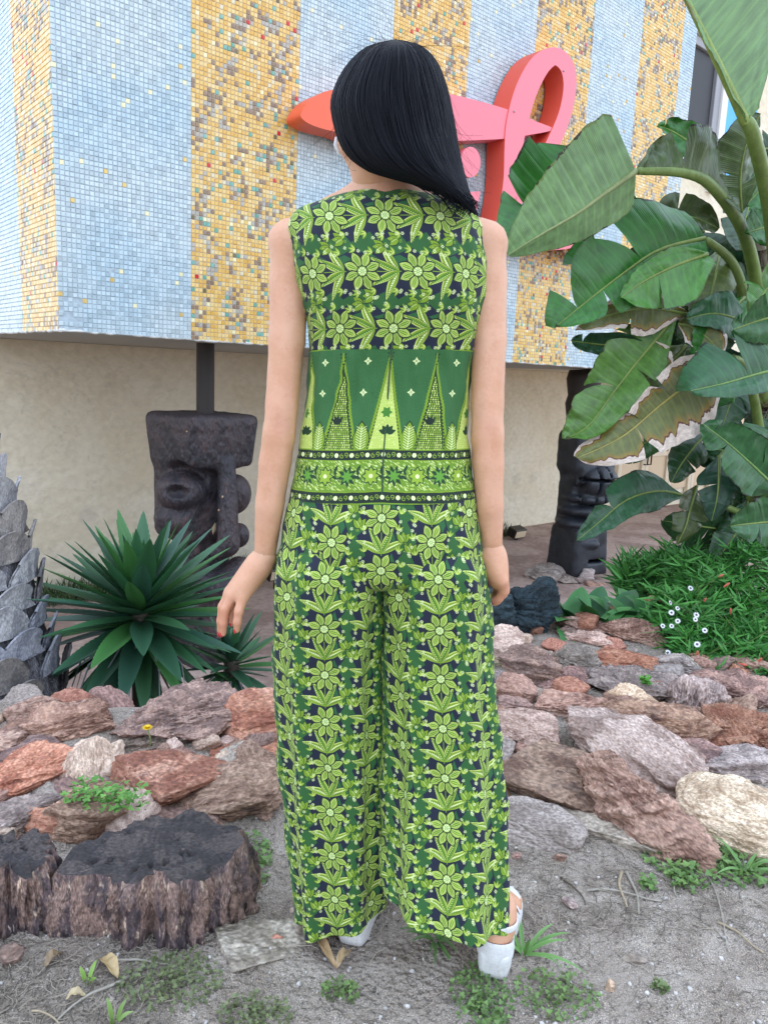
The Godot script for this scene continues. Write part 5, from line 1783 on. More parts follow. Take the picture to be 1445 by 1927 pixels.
	# loose ends over the right shoulder, and the lock across the nape
	for k in 190:
		var s := hr.randf()
		var a: Vector3 = sheet.call(PI * (0.05 + 0.93 * s), hr.randf_range(0.74, 0.93), 0.001)
		var e := at(876 + hr.randf_range(-26, 30), 396 + hr.randf_range(-18, 16), 1.316)
		var pts := PackedVector3Array()
		var rad := PackedFloat32Array()
		for i in 8:
			var q := i / 7.0
			pts.append(a.lerp(e, q) + Vector3(0.004 * sin(PI * q) * hr.randf(), 0, 0.004 * sin(PI * q)))
			rad.append(0.0008 * (1.0 - q) + 0.0002)
		lm.tube(pts, rad, 4, Color.WHITE, false)
	for k in 26:
		var q0 := hr.randf()
		var pts := PackedVector3Array()
		var rad := PackedFloat32Array()
		var path := [[640 + 8 * q0, 232], [652 + 10 * q0, 268 + 4 * q0], [676 + 8 * q0, 302 - 6 * q0], [712, 326 - 8 * q0], [770, 340]]
		for i in 17:
			var u := i / 16.0 * 4.0
			var b := mini(int(u), 3)
			var x := cubic_interpolate(path[b][0], path[b + 1][0], path[maxi(b - 1, 0)][0], path[mini(b + 2, 4)][0], u - b)
			var y := cubic_interpolate(path[b][1], path[b + 1][1], path[maxi(b - 1, 0)][1], path[mini(b + 2, 4)][1], u - b)
			pts.append(at(x, y, 1.335 - 0.02 * sin(u * 0.8) + 0.008 * q0))
			rad.append(0.0013 * sin(PI * lerpf(0.2, 0.95, i / 16.0)) + 0.0002)
		lm.tube(pts, rad, 4, Color.WHITE, false)
	put("locks", lm.mesh(), M["hair_lock"], hair)
	var fm := MB.new()
	for k in 112:
		var pts := PackedVector3Array()
		var rad := PackedFloat32Array()
		var a: Vector3
		var v: Vector3
		if k < 66:
			a = at(700 + hr.randf() * 90, 80 + hr.randf() * 12, 1.36)
			v = Vector3(hr.randfn(0, 0.8), hr.randf_range(0.05, 0.6), hr.randfn(0, 0.3))
		elif k < 104:
			var t := hr.randf_range(0.2, 0.75)
			a = sheet.call(PI, t, 0.0)
			v = Vector3(0.3, hr.randf_range(-1.0, -0.5), hr.randfn(0, 0.2))
		else:
			var t := hr.randf_range(0.40, 0.6)
			a = sheet.call(0.0, t, 0.0)
			v = Vector3(-0.3, hr.randf_range(-0.9, -0.2), hr.randfn(0, 0.2))
		var L := hr.randf_range(0.02, 0.055)
		var bend := Vector3(hr.randfn(0, 1), hr.randfn(-0.5, 0.8), hr.randfn(0, 0.6))
		for i in 8:
			var q := i / 7.0
			pts.append(a + v * L * q + bend * L * 0.8 * q * q)
			rad.append(0.00030 * (1.0 - 0.5 * q))
		fm.tube(pts, rad, 3, Color.WHITE, false)
	put("stray_hairs", fm.mesh(), M["hair_lock"], hair)
	# white frame glimpsed at the temple
	var gm := MB.new()
	var ga := at(636, 272, 1.40)
	gm.tube(PackedVector3Array([at(634, 258, 1.395), at(633, 272, 1.40), at(639, 290, 1.405)]), PackedFloat32Array([0.003, 0.005, 0.003]), 8)
	put("white_frame", gm.mesh(), M["white_plastic"], person)

	# --- sandals
	for k in 2:
		var heel: Vector3 = soles[k][0]
		var fw: Vector3 = soles[k][1]
		var rt: Vector3 = soles[k][2]
		var sp := MB.new()
		var prof := [[0.0, 0.020], [0.008, 0.028], [0.03, 0.034], [0.07, 0.033], [0.11, 0.033], [0.15, 0.041], [0.18, 0.044], [0.21, 0.040], [0.232, 0.028], [0.243, 0.012]]
		var outline := PackedVector2Array()
		var n := 40
		for i in n:
			var a := TAU * i / n
			var u := 0.5 - 0.5 * cos(a)
			var x := u * 0.243
			var w := 0.0
			for j in prof.size() - 1:
				if x >= prof[j][0] and x <= prof[j + 1][0] + 1e-6: w = lerpf(prof[j][1], prof[j + 1][1], (x - prof[j][0]) / (prof[j + 1][0] - prof[j][0]))
			if i == 0: w = 0.0
			if i == n / 2: w = 0.0
			w *= clampf(absf(sin(a)) * 6.0, 0.0, 1.0)
			outline.append(Vector2(x, w * (1.0 if a < PI else -1.0)))
		var P := PackedVector3Array()
		var levels := [[0.0, 0.82], [0.004, 0.90], [0.02, 0.97], [0.045, 1.0], [0.056, 1.0], [0.060, 0.97], [0.060, 0.0]]
		for l in levels:
			for i in n + 1:
				var q := outline[i % n]
				var hgt: float = l[0] * lerpf(1.0, 0.62, smoothstep(0.05, 0.17, q.x))
				var x: float = 0.10 + (q.x - 0.10) * l[1]
				P.append(heel + fw * x + rt * (q.y * l[1]) + Vector3.UP * hgt)
		sp.grid(P, n + 1, levels.size(), PackedVector2Array(), PackedColorArray(), true)
		var sandal := put("sandal", sp.mesh(), M["white_leather"], person)
		# heel cup
		var cup := MB.new()
		var CP := PackedVector3Array()
		for lv in [[0.045, 1.03], [0.060, 1.06], [0.078, 1.03], [0.086, 0.99], [0.087, 0.93], [0.07, 0.88]]:
			for i in 25:
				var a := lerpf(-1.75, 1.75, i / 24.0)
				var drop := 0.010 * (1.0 - cos(a)) * (1.0 if lv[0] > 0.065 else 0.0)
				CP.append(heel + fw * (0.036 - 0.037 * cos(a) * lv[1]) + rt * (sin(a) * 0.0345 * lv[1]) + Vector3.UP * (lv[0] - drop))
		cup.grid(CP, 25, 6)
		put("heel_cup", cup.mesh(), M["white_leather"], sandal)
		# straps
		for st in [[0.112, 0.046, 0.010, 0.05, 0.0365]]:
			var smb := MB.new()
			var pts := PackedVector3Array()
			var rad := PackedFloat32Array()
			for i in 25:
				var a := TAU * i / 24.0
				pts.append(heel + fw * (0.050 - 0.043 * cos(a)) + rt * (sin(a) * st[4]) + Vector3.UP * (st[0] + st[3] * -0.35 * (1.0 - cos(a)) * 0.5))
				rad.append(st[2])
			var SP := PackedVector3Array()
			for lv in [-1.0, -0.8, 0.8, 1.0]:
				for i in 25:
					var a := TAU * i / 24.0
					var c := heel + fw * 0.05 + Vector3.UP * pts[i].y
					var rr3: Vector3 = pts[i] - Vector3(heel.x, 0, heel.z) - Vector3(fw.x, 0, fw.z) * 0.05
					rr3.y = 0
					SP.append(pts[i] + Vector3.UP * st[2] * 0.62 * lv + rr3.normalized() * (0.0028 if absf(lv) < 0.9 else 0.0))
			smb.grid(SP, 25, 4, PackedVector2Array(), PackedColorArray(), true)
			put("strap", smb.mesh(), M["white_leather"], sandal)
			if k == 0: break
		for sx in [-1.0, 1.0]:
			var smb := MB.new()
			var a: Vector3 = heel + fw * 0.06 + rt * (0.034 * sx) + Vector3.UP * 0.112
			var b: Vector3 = heel + fw * 0.12 + rt * (0.036 * sx) + Vector3.UP * 0.05
			smb.tube(PackedVector3Array([a, a.lerp(b, 0.5) + rt * 0.004 * sx, b]), PackedFloat32Array([0.008, 0.009, 0.010]), 8, Color.WHITE, true, 0.3, rt * sx)
			put("strap", smb.mesh(), M["white_leather"], sandal)
		var tb := MB.new()
		var TP := PackedVector3Array()
		for j in 7:
			var x := lerpf(0.13, 0.19, j / 6.0)
			for i in 15:
				var a := PI * i / 14.0
				TP.append(heel + fw * (x + 0.012 * sin(a)) + rt * (cos(a) * 0.043) + Vector3.UP * (0.036 + sin(a) * (0.052 - 0.014 * j / 6.0)))
		tb.grid(TP, 15, 7)
		put("toe_band", tb.mesh(), M["white_leather"], sandal)

# ------------------------------------------------------------------ weeds and litter on the dirt
func weed(px: float, py: float, rx: float, rz: float, n: int, size: float, c0: Color, c1: Color, label: String, lift := 0.0, h := 0.02) -> void:
	var r := RandomNumberGenerator.new()
	r.seed = int(px * 7 + py)
	var p := on_terrain(px, py)
	p.y += lift
	var o := thing("weed_patch", label, "weed", p, "low weeds on the dirt")
	var lm := MB.new()
	for k in 3:
		var az := k * TAU / 3
		blade(lm, Vector3.ZERO, Vector3(cos(az), 0.25, sin(az)), 1.0, 0.42, 0.1, Vector3.UP, Color.WHITE, 4, 0.12, 0.0, 0.62)
	var xf: Array[Transform3D] = []
	var cs: Array[Color] = []
	for k in n:
		var a := r.randf() * TAU
		var q := pow(r.randf(), 0.7)
		var clump := 0.6 + 0.6 * nf.get_noise_2d(cos(a) * q * 3.0 + px, sin(a) * q * 3.0)
		if r.randf() > clump: continue
		var w := p + Vector3(cos(a) * rx * q, 0, sin(a) * rz * q)
		var y := w.y if lift > 0.0 else terrain(w.x, -w.z)
		var s := size * r.randf_range(0.6, 1.3)
		xf.append(Transform3D(Basis.from_euler(Vector3(r.randfn(0, 0.4), r.randf() * TAU, r.randfn(0, 0.4))) * Basis.from_scale(Vector3.ONE * s), Vector3(w.x, y + r.randf() * h, w.z)))
		cs.append(c0.lerp(c1, r.randf()))
	scatter("leaves", lm.mesh(), M["foliage"], xf, cs, o)
func tuft(px: float, py: float, n: int, L: float, spread: float, tint: Color, label: String) -> void:
	var r := RandomNumberGenerator.new()
	r.seed = int(px * 3 + py)
	var p := on_terrain(px, py)
	var o := thing("grass_tuft", label, "grass", p, "grass tufts on the dirt")
	for k in n:
		var az := r.randf() * TAU
		var el := r.randf_range(0.35, 1.35)
		var mb := MB.new()
		blade(mb, p + Vector3(cos(az), 0, sin(az)) * 0.006, Vector3(cos(az) * cos(el) * spread, sin(el), sin(az) * cos(el) * spread), L * r.randf_range(0.5, 1.1), 0.0042, 0.45, Vector3.UP + Vector3(0, 0, 0.3), Color.WHITE, 8, 0.3)
		put("blade", mb.mesh(), leaf_mat("agave_leaf", tint.lightened(r.randf() * 0.12)), o)
func twig(a: Array, b: Array, rad: float, label: String, tint: Color) -> void:
	var p := on_terrain(a[0], a[1])
	var q := on_terrain(b[0], b[1])
	var P := PackedVector3Array()
	var R := PackedFloat32Array()
	for i in 9:
		var t := i / 8.0
		var w := p.lerp(q, t)
		w += Vector3(0.006 * sin(t * 5.0 + a[0]), 0, 0.006 * cos(t * 4.0 + a[1]))
		w.y = terrain(w.x, -w.z) + rad * 0.8 + 0.004 * sin(PI * t)
		P.append(w)
		R.append(rad * (1.0 - 0.45 * t))
	var mb := MB.new()
	mb.tube(P, R, 6)
	tag(put("twig", mb.mesh(), leaf_mat("stalk", tint)), label, "twig", "dry twigs on the dirt")
func dry_leaf(a: Array, b: Array, w: float, label: String, tint: Color, lift := 0.01) -> void:
	var p := on_terrain(a[0], a[1])
	var q := on_terrain(b[0], b[1])
	var mb := MB.new()
	var d := q - p
	var P := PackedVector3Array()
	var sd := d.cross(Vector3.UP).normalized()
	for j in 11:
		var t := j / 10.0
		var ww := w * pow(sin(PI * (0.06 + 0.9 * t)), 0.8)
		for i in 5:
			var u := (i - 2) / 2.0
			var c := p + d * t + sd * (ww * u)
			c.y = terrain(c.x, -c.z) + 0.006 + lift * sin(PI * t) + absf(u) * ww * 0.8 + 0.002 * sin(t * 17.0 + u * 3.0)
			P.append(c)
	mb.grid(P, 5, 11)
	tag(put("dry_leaf", mb.mesh(), leaf_mat("stalk", tint)), label, "dry leaf", "dry leaves on the dirt")

func build_litter() -> void:
	var g0 := Color(0.10, 0.20, 0.05)
	var g1 := Color(0.20, 0.34, 0.09)
	var d0 := Color(0.10, 0.13, 0.05)
	var d1 := Color(0.20, 0.24, 0.10)
	weed(205, 1585, 0.11, 0.045, 420, 0.0085, Color(0.09, 0.26, 0.04), Color(0.19, 0.42, 0.08), "bright clover growing over the back edge of the dark block", 0.10, 0.05)
	weed(470, 1640, 0.05, 0.13, 520, 0.0075, g0, g1, "green weeds between the dark block and the left trouser leg")
	weed(320, 1850, 0.10, 0.08, 900, 0.0048, d0, d1, "mat of tiny grey green weeds in front of the dark block")
	weed(480, 1912, 0.07, 0.04, 500, 0.0045, d0, d1, "small mat of weeds at the bottom edge left of centre")
	weed(640, 1868, 0.035, 0.03, 260, 0.0048, d0, g1, "tiny round weed between the sandals")
	weed(905, 1885, 0.06, 0.08, 800, 0.0052, Color(0.08, 0.14, 0.04), g1, "weeds under and behind the right sandal heel")
	weed(1045, 1875, 0.08, 0.07, 600, 0.0052, d0, g1, "weeds in the dirt right of the right sandal")
	weed(1330, 1625, 0.16, 0.10, 900, 0.0085, g0, g1, "leafy weeds along the foot of the cream boulder")
	weed(1290, 1660, 0.05, 0.04, 240, 0.0080, g0, g1, "small clump of weeds left of the weedy corner")
	weed(1218, 1668, 0.02, 0.02, 70, 0.0075, g0, g1, "single small weed among the twigs on the right")
	weed(1240, 1862, 0.015, 0.012, 60, 0.006, g0, d1, "lone yellowish weed at the lower right")
	weed(1405, 1425, 0.08, 0.04, 260, 0.008, d0, g1, "dry weeds between red boulder and cream boulder")
	weed(1210, 1318, 0.02, 0.02, 90, 0.010, Color(0.08, 0.30, 0.03), Color(0.16, 0.42, 0.06), "bright green tuft on the small tan block", 0.06, 0.03)
	weed(345, 1500, 0.015, 0.012, 40, 0.011, g0, g1, "small sprig beside the terracotta rock")
	weed(330, 1530, 0.02, 0.012, 40, 0.010, g0, g1, "second sprig in the gap below the terracotta rock")
	tuft(985, 1795, 13, 0.13, 1.1, lin(0.13, 0.30, 0.06), "long bladed grass tuft right of the right sandal")
	tuft(820, 1770, 16, 0.12, 1.3, lin(0.10, 0.24, 0.05), "sprawling grass tuft between the two sandals")
	tuft(1400, 1640, 12, 0.16, 0.9, lin(0.12, 0.28, 0.06), "upright grass tuft in the weedy corner at the right edge")
	tuft(948, 1255, 5, 0.13, 0.7, lin(0.14, 0.34, 0.06), "few grass blades between the boulders by the right hip")
	tuft(965, 1330, 5, 0.08, 0.7, lin(0.14, 0.32, 0.07), "small blades of grass above the white blocky stone")
	tuft(165, 1850, 4, 0.06, 0.5, lin(0.20, 0.36, 0.05), "short bright blade sprouting left in the straw")
	tuft(215, 1925, 5, 0.07, 0.5, lin(0.18, 0.30, 0.06), "blades of grass at the bottom left edge")
	var tan := lin(0.45, 0.36, 0.26)
	var gr := lin(0.42, 0.38, 0.34)
	twig([225, 1812], [330, 1812], 0.0028, "straight pale stick lying in front of the dark block", gr)
	twig([240, 1835], [105, 1927], 0.0035, "long grey stick slanting to the bottom left corner", gr)
	twig([60, 1905], [110, 1930], 0.0028, "short pale stick at the bottom left", tan)
	twig([1020, 1580], [1090, 1596], 0.0028, "pale stick under the ash grey stone", tan)
	twig([1110, 1680], [1240, 1695], 0.0030, "grey stick lying across two others on the right", gr)
	twig([1180, 1640], [1205, 1725], 0.0038, "thick grey stick crossing the path of litter", gr)
	twig([1165, 1640], [1175, 1712], 0.0042, "flat split stick standing beside the crossing one", tan)
	twig([1345, 1735], [1440, 1795], 0.0032, "long pale stick near the right edge", tan)
	twig([1325, 1630], [1370, 1785], 0.0024, "thin stem curving down on the right", gr)
	twig([1270, 1640], [1275, 1690], 0.0030, "short upright stick left of the weedy corner", gr)
	twig([1190, 1590], [1400, 1612], 0.0020, "thin straw along the foot of the slabs", tan)
	twig([1060, 1655], [1100, 1700], 0.0026, "dark crooked twig in the middle of the dirt", lin(0.12, 0.09, 0.07))
	twig([1140, 1350], [1250, 1420], 0.0022, "dry stalk lying on the large white slab", tan)
	twig([1130, 1420], [1300, 1500], 0.0020, "straw caught between the two slanting slabs", gr)
	twig([1185, 1195], [1240, 1250], 0.0020, "bent dry stalk below the daisies", gr)
	twig([940, 1460], [990, 1555], 0.0055, "brown dry stalk leaning at the right trouser leg", lin(0.22, 0.11, 0.05))
	dry_leaf([552, 1735], [632, 1828], 0.013, "tan folded dry leaf by the left hem, left arm of the V", lin(0.55, 0.36, 0.20), 0.02)
	dry_leaf([632, 1828], [662, 1796], 0.009, "tan dry leaf by the left sandal, short right arm of the V", lin(0.55, 0.38, 0.22), 0.015)
	dry_leaf([190, 1810], [222, 1845], 0.014, "curled tan leaf left of the pale stick", lin(0.52, 0.38, 0.20))
	dry_leaf([125, 1886], [162, 1880], 0.008, "small cream curl of leaf at the lower left", lin(0.62, 0.50, 0.32))
	dry_leaf([85, 1825], [118, 1800], 0.010, "brown dry leaf under the ribbed log", lin(0.34, 0.24, 0.15))
	dry_leaf([985, 1560], [1000, 1520], 0.010, "pale torn leaf at the end of the brown stalk", lin(0.58, 0.42, 0.28))
	dry_leaf([1255, 1625], [1285, 1618], 0.010, "tan scrap of leaf left of the weeds", lin(0.55, 0.40, 0.24))
	# single stones
	for q in [[0, 40, 1778, 1822, "purple", "round purple stone in the bottom left corner"], [962, 980, 1600, 1617, "purple", "small square stone right of the trouser hem"], [1042, 1062, 1602, 1622, "brown", "small brown stone under the pale blue slab"], [1175, 1212, 1798, 1815, "pale", "pale crumbling stone in the lower right dirt"], [1140, 1153, 1842, 1866, "yellow", "small tan chip of stone at the lower right"], [545, 560, 1706, 1718, "cream", "small cream pebble at the left hem"], [512, 532, 1758, 1775, "red", "pink pebble on the flat pale stone"], [1060, 1085, 1685, 1710, "grey", "flat grey chip beside the crooked twig"]]:
		rock(q[0], q[1], q[2], q[3], q[4], q[5], {"min": 0.4, "res": 8, "group": "single stones on the dirt"})
	# dandelion
	var dp := at(278, 1370, 1.96)
	var dn := thing("dandelion", "yellow dandelion flower on a thin stem among the left rocks", "flower", at(284, 1412, 1.99))
	var sm := MB.new()
	sm.tube(PackedVector3Array([dn.position, dn.position.lerp(dp, 0.5) + Vector3(0.004, 0, 0), dp]), PackedFloat32Array([0.0022, 0.002, 0.002]), 6)
	put("stem", sm.mesh(), leaf_mat("agave_leaf", lin(0.25, 0.33, 0.12)), dn)
	var fm := MB.new()
	for ring in 3:
		for i in 18:
			var az := TAU * (i + 0.5 * ring) / 18
			blade(fm, dp, Vector3(cos(az), 0.25 + 0.5 * ring, sin(az) + 0.2), 0.017 - 0.004 * ring, 0.0022, 0.1, Vector3.UP, Color.WHITE, 3, 0.1)
	put("bloom", fm.mesh(), leaf_mat("agave_leaf", lin(0.90, 0.62, 0.01)), dn)
	# straw and rootlets
	var r := RandomNumberGenerator.new()
	r.seed = 91
	var fb := MB.new()
	fb.tube(PackedVector3Array([Vector3(-0.5, 0, 0), Vector3(-0.2, 0.05, 0.06), Vector3(0.15, 0.06, -0.05), Vector3(0.5, 0, 0.03)]), PackedFloat32Array([0.016, 0.018, 0.016, 0.008]), 4)
	var xf: Array[Transform3D] = []
	var cs: Array[Color] = []
	for k in 2300:
		var w: Vector3
		var rr := r.randf()
		if rr < 0.45: w = on_terrain(r.randf_range(-40, 330) , r.randf_range(1770, 1960))
		elif rr < 0.75: w = on_terrain(r.randf_range(940, 1480), r.randf_range(1570, 1760))
		else: w = on_terrain(r.randf_range(-40, 1480), r.randf_range(1500, 1960))
		var L := r.randf_range(0.012, 0.06)
		xf.append(Transform3D(Basis.from_euler(Vector3(r.randfn(0, 0.12), r.randf() * TAU, r.randfn(0, 0.12))) * Basis.from_scale(Vector3(L, L, L) * Vector3(1, 1.0, 1.0)), w + Vector3.UP * 0.0015))
		cs.append(Color(0.10, 0.085, 0.07).lerp(Color(0.42, 0.36, 0.29), r.randf()))
	for k in 500:
		var w := on_terrain(r.randf_range(950, 1480), r.randf_range(1190, 1560))
		var L := r.randf_range(0.03, 0.11)
		xf.append(Transform3D(Basis.from_euler(Vector3(r.randfn(0, 0.2), r.randf() * TAU, r.randfn(0, 0.2))) * Basis.from_scale(Vector3(L, L * 0.6, L * 0.6)), w + Vector3.UP * 0.012))
		cs.append(Color(0.16, 0.13, 0.11).lerp(Color(0.46, 0.42, 0.36), r.randf()))
	var s := scatter("straw", fb.mesh(), mat("straw", Color.WHITE, 0.9, {"vertex_color_use_as_albedo": true}), xf, cs)
	tag(s, "loose straw and rootlets strewn over the dirt", "straw", "", "stuff")

# ------------------------------------------------------------------ leaves
func leaf_image(scorch: bool, sd: int) -> ImageTexture:
	var W := 256
	var H := 512
	var im := Image.create(W, H, false, Image.FORMAT_RGB8)
	var n1 := noise(sd, 0.02, 4)
	var n2 := noise(sd + 1, 0.008, 3)
	for y in H:
		var vein := pow(absf(cos(PI * y / 32.0)), 14.0)
		var fine := 0.5 + 0.5 * sin(y * 1.37)
		for x in W:
			var u := x / float(W - 1)
			var g := 0.80 + 0.10 * n1.get_noise_2d(x * 0.6, y * 3.0) + 0.05 * fine + 0.12 * n2.get_noise_2d(x, y)
			var c := Color(g, g, g)
			c = c.lerp(Color(1.0, 1.0, 0.90), vein * 0.55 * (1.0 - 0.5 * u))
			if u < 0.03: c = c.lerp(Color(1, 1, 0.8), 0.4)
			var e := u + 0.035 * n1.get_noise_2d(x * 0.3, y * 2.2)
			if scorch:
				c = Color(c.r * 0.46, c.g * 0.49, c.b * 0.27)
				var lim := 0.74 + 0.28 * n2.get_noise_2d(7.0, y * 1.6) + 0.03 * n1.get_noise_2d(x, y * 4.0)
				if e > lim: c = Color(0.93, 0.86, 0.80) * (0.85 + 0.15 * n1.get_noise_2d(x * 2.0, y * 2.0))
				elif e > lim - 0.05: c = Color(0.34, 0.20, 0.13)
				elif e > lim - 0.26: c = c.lerp(Color(0.62, 0.44, 0.16), (e - lim + 0.26) / 0.26 * 0.8)
			elif e > 0.965: c = Color(0.80, 0.72, 0.58) if n1.get_noise_2d(0.0, y * 2.0) > -0.1 else Color(0.35, 0.25, 0.15)
			im.set_pixel(x, y, c)
	return tex(im)
func leaf_normal() -> ImageTexture:
	var im := Image.create(64, 512, false, Image.FORMAT_RGBA8)
	for y in 512:
		var g := 0.5 - 0.30 * pow(absf(cos(PI * y / 32.0)), 10.0) + 0.06 * sin(y * 1.4)
		im.fill_rect(Rect2i(0, y, 64, 1), Color(g, g, g))
	im.bump_map_to_normal_map(5.0)
	return tex(im)
var leaf_mats := {}
func leaf_mat(kind: String, tint: Color) -> StandardMaterial3D:
	var key := kind + tint.to_html()
	if not leaf_mats.has(key):
		var base: StandardMaterial3D = M[kind]
		var m: StandardMaterial3D = base.duplicate()
		m.albedo_color = tint
		m.resource_name = "leaf"
		leaf_mats[key] = m
	return leaf_mats[key]

func curve_at(P: PackedVector3Array, t: float) -> Vector3:
	var n := P.size() - 1
	var i := mini(int(t * n), n - 1)
	var k := t * n - i
	return P[i].cubic_interpolate(P[i + 1], P[maxi(i - 1, 0)], P[mini(i + 2, n)], k)
# one paddle leaf: midrib through pixels at given distances, each half reaching out by (dx, dy in pixels, nearer by dd metres)
func paddle(parent: Node3D, mid: Array, A: Array, B: Array, opt := {}) -> void:
	var P := PackedVector3Array()
	for q in mid: P.append(at(q[0], q[1], q[2]))
	var r := RandomNumberGenerator.new()
	r.seed = hash(str(mid))
	var L := 0.0
	for i in P.size() - 1: L += P[i].distance_to(P[i + 1])
	var mb := MB.new()
	var tint: Color = opt.get("tint", lin(0.05, 0.15, 0.045))
	var slits: Array = opt.get("slits", [])
	if slits.is_empty() and not opt.has("whole"):
		for i in r.randi_range(1, 3): slits.append(r.randf_range(0.15, 0.85))
		slits.sort()
		for i in r.randi_range(1, 2): slits.append(-0.2 - 0.3 * i - r.randf() * 0.2)
	var wave: float = opt.get("wave", 0.012)
	for half in 2:
		var S: Array = A if half == 0 else B
		if S.is_empty(): continue
		var cen: Array = mid[mid.size() / 2]
		var sv := at(cen[0] + S[0], cen[1] + S[1], cen[2] - S[2]) - at(cen[0], cen[1], cen[2])
		var W := sv.length()
		var edges := [0.0]
		for s in slits:
			if (half == 0) == (s > 0.0): edges.append(absf(s))
		edges.append(1.0)
		for k in edges.size() - 1:
			var a: float = edges[k]
			var b: float = edges[k + 1]
			var nv := maxi(int((b - a) * 44), 5)
			var nu := 9
			var G := PackedVector3Array()
			var UV := PackedVector2Array()
			var droop := r.randfn(0.0, 0.22) * W if edges.size() > 2 else 0.0
			var slant := r.randfn(0.0, 0.05)
			for j in nv + 1:
				var t0 := lerpf(a, b, float(j) / nv)
				for i in nu:
					var v := i / float(nu - 1)
					var t := t0
					if k > 0: t = lerpf(t, (a + b) / 2, 0.16 * v * v * (1.0 - float(j) / nv))
					if k < edges.size() - 2: t = lerpf(t, (a + b) / 2, 0.16 * v * v * float(j) / nv)
					t = clampf(t + slant * v * v * (1.0 if edges.size() > 2 else 0.0), 0.0, 1.0)
					var m := curve_at(P, t)
					var tg := (curve_at(P, minf(t + 0.02, 1.0)) - curve_at(P, maxf(t - 0.02, 0.0))).normalized()
					var sd := (sv - tg * sv.dot(tg) * 0.75).normalized()
					var nn := tg.cross(sd).normalized()
					if nn.dot(EYE - m) < 0.0: nn = -nn
					var w := W * lerpf(float(opt.get("blunt", 0.12)), 1.0, smoothstep(0.0, float(opt.get("swell", 0.32)), t)) * pow(maxf(1.0 - pow(t, 2.1), 0.0), 0.85) * 1.08
					w *= 1.0 + 0.05 * nf.get_noise_2d(t * 9.0 + half * 7.0, W * 50.0)
					var curl: float = opt.get("curl", 0.12)
					var q := m + sd * (w * v) + tg * (w * v * 0.28) + nn * (w * (0.16 * v - curl * v * v))
					q += nn * (wave * v * nf.get_noise_2d(t * L * 7.0 + half * 20.0 + W * 99.0, v * 0.6) * 2.2) + nn * droop * v * v
					G.append(q)
					UV.append(Vector2(v, t * L * 1.5))
			mb.grid(G, nu, nv + 1, UV)
	var lf := put("leaf", mb.mesh(), leaf_mat("leaf_scorched" if opt.get("scorch", false) else "leaf_plain", tint), parent)
	var rb := MB.new()
	var rp := PackedVector3Array()
	var rr := PackedFloat32Array()
	for i in 15:
		var t := i / 14.0
		rp.append(curve_at(P, t))
		rr.append(lerpf(opt.get("rib", 0.009), 0.0015, pow(t, 0.8)))
	rb.tube(rp, rr, 7)
	put("midrib", rb.mesh(), leaf_mat("stalk", opt.get("rib_tint", lin(0.22, 0.30, 0.07))), lf)
func stalk(parent: Node3D, pts: Array, r0: float, r1: float, tint: Color) -> void:
	var P := PackedVector3Array()
	for q in pts: P.append(at(q[0], q[1], q[2]))
	var mb := MB.new()
	var p := PackedVector3Array()
	var rr := PackedFloat32Array()
	for i in 22:
		p.append(curve_at(P, i / 21.0))
		rr.append(lerpf(r0, r1, i / 21.0))
	mb.tube(p, rr, 10)
	put("stalk", mb.mesh(), leaf_mat("stalk", tint), parent)

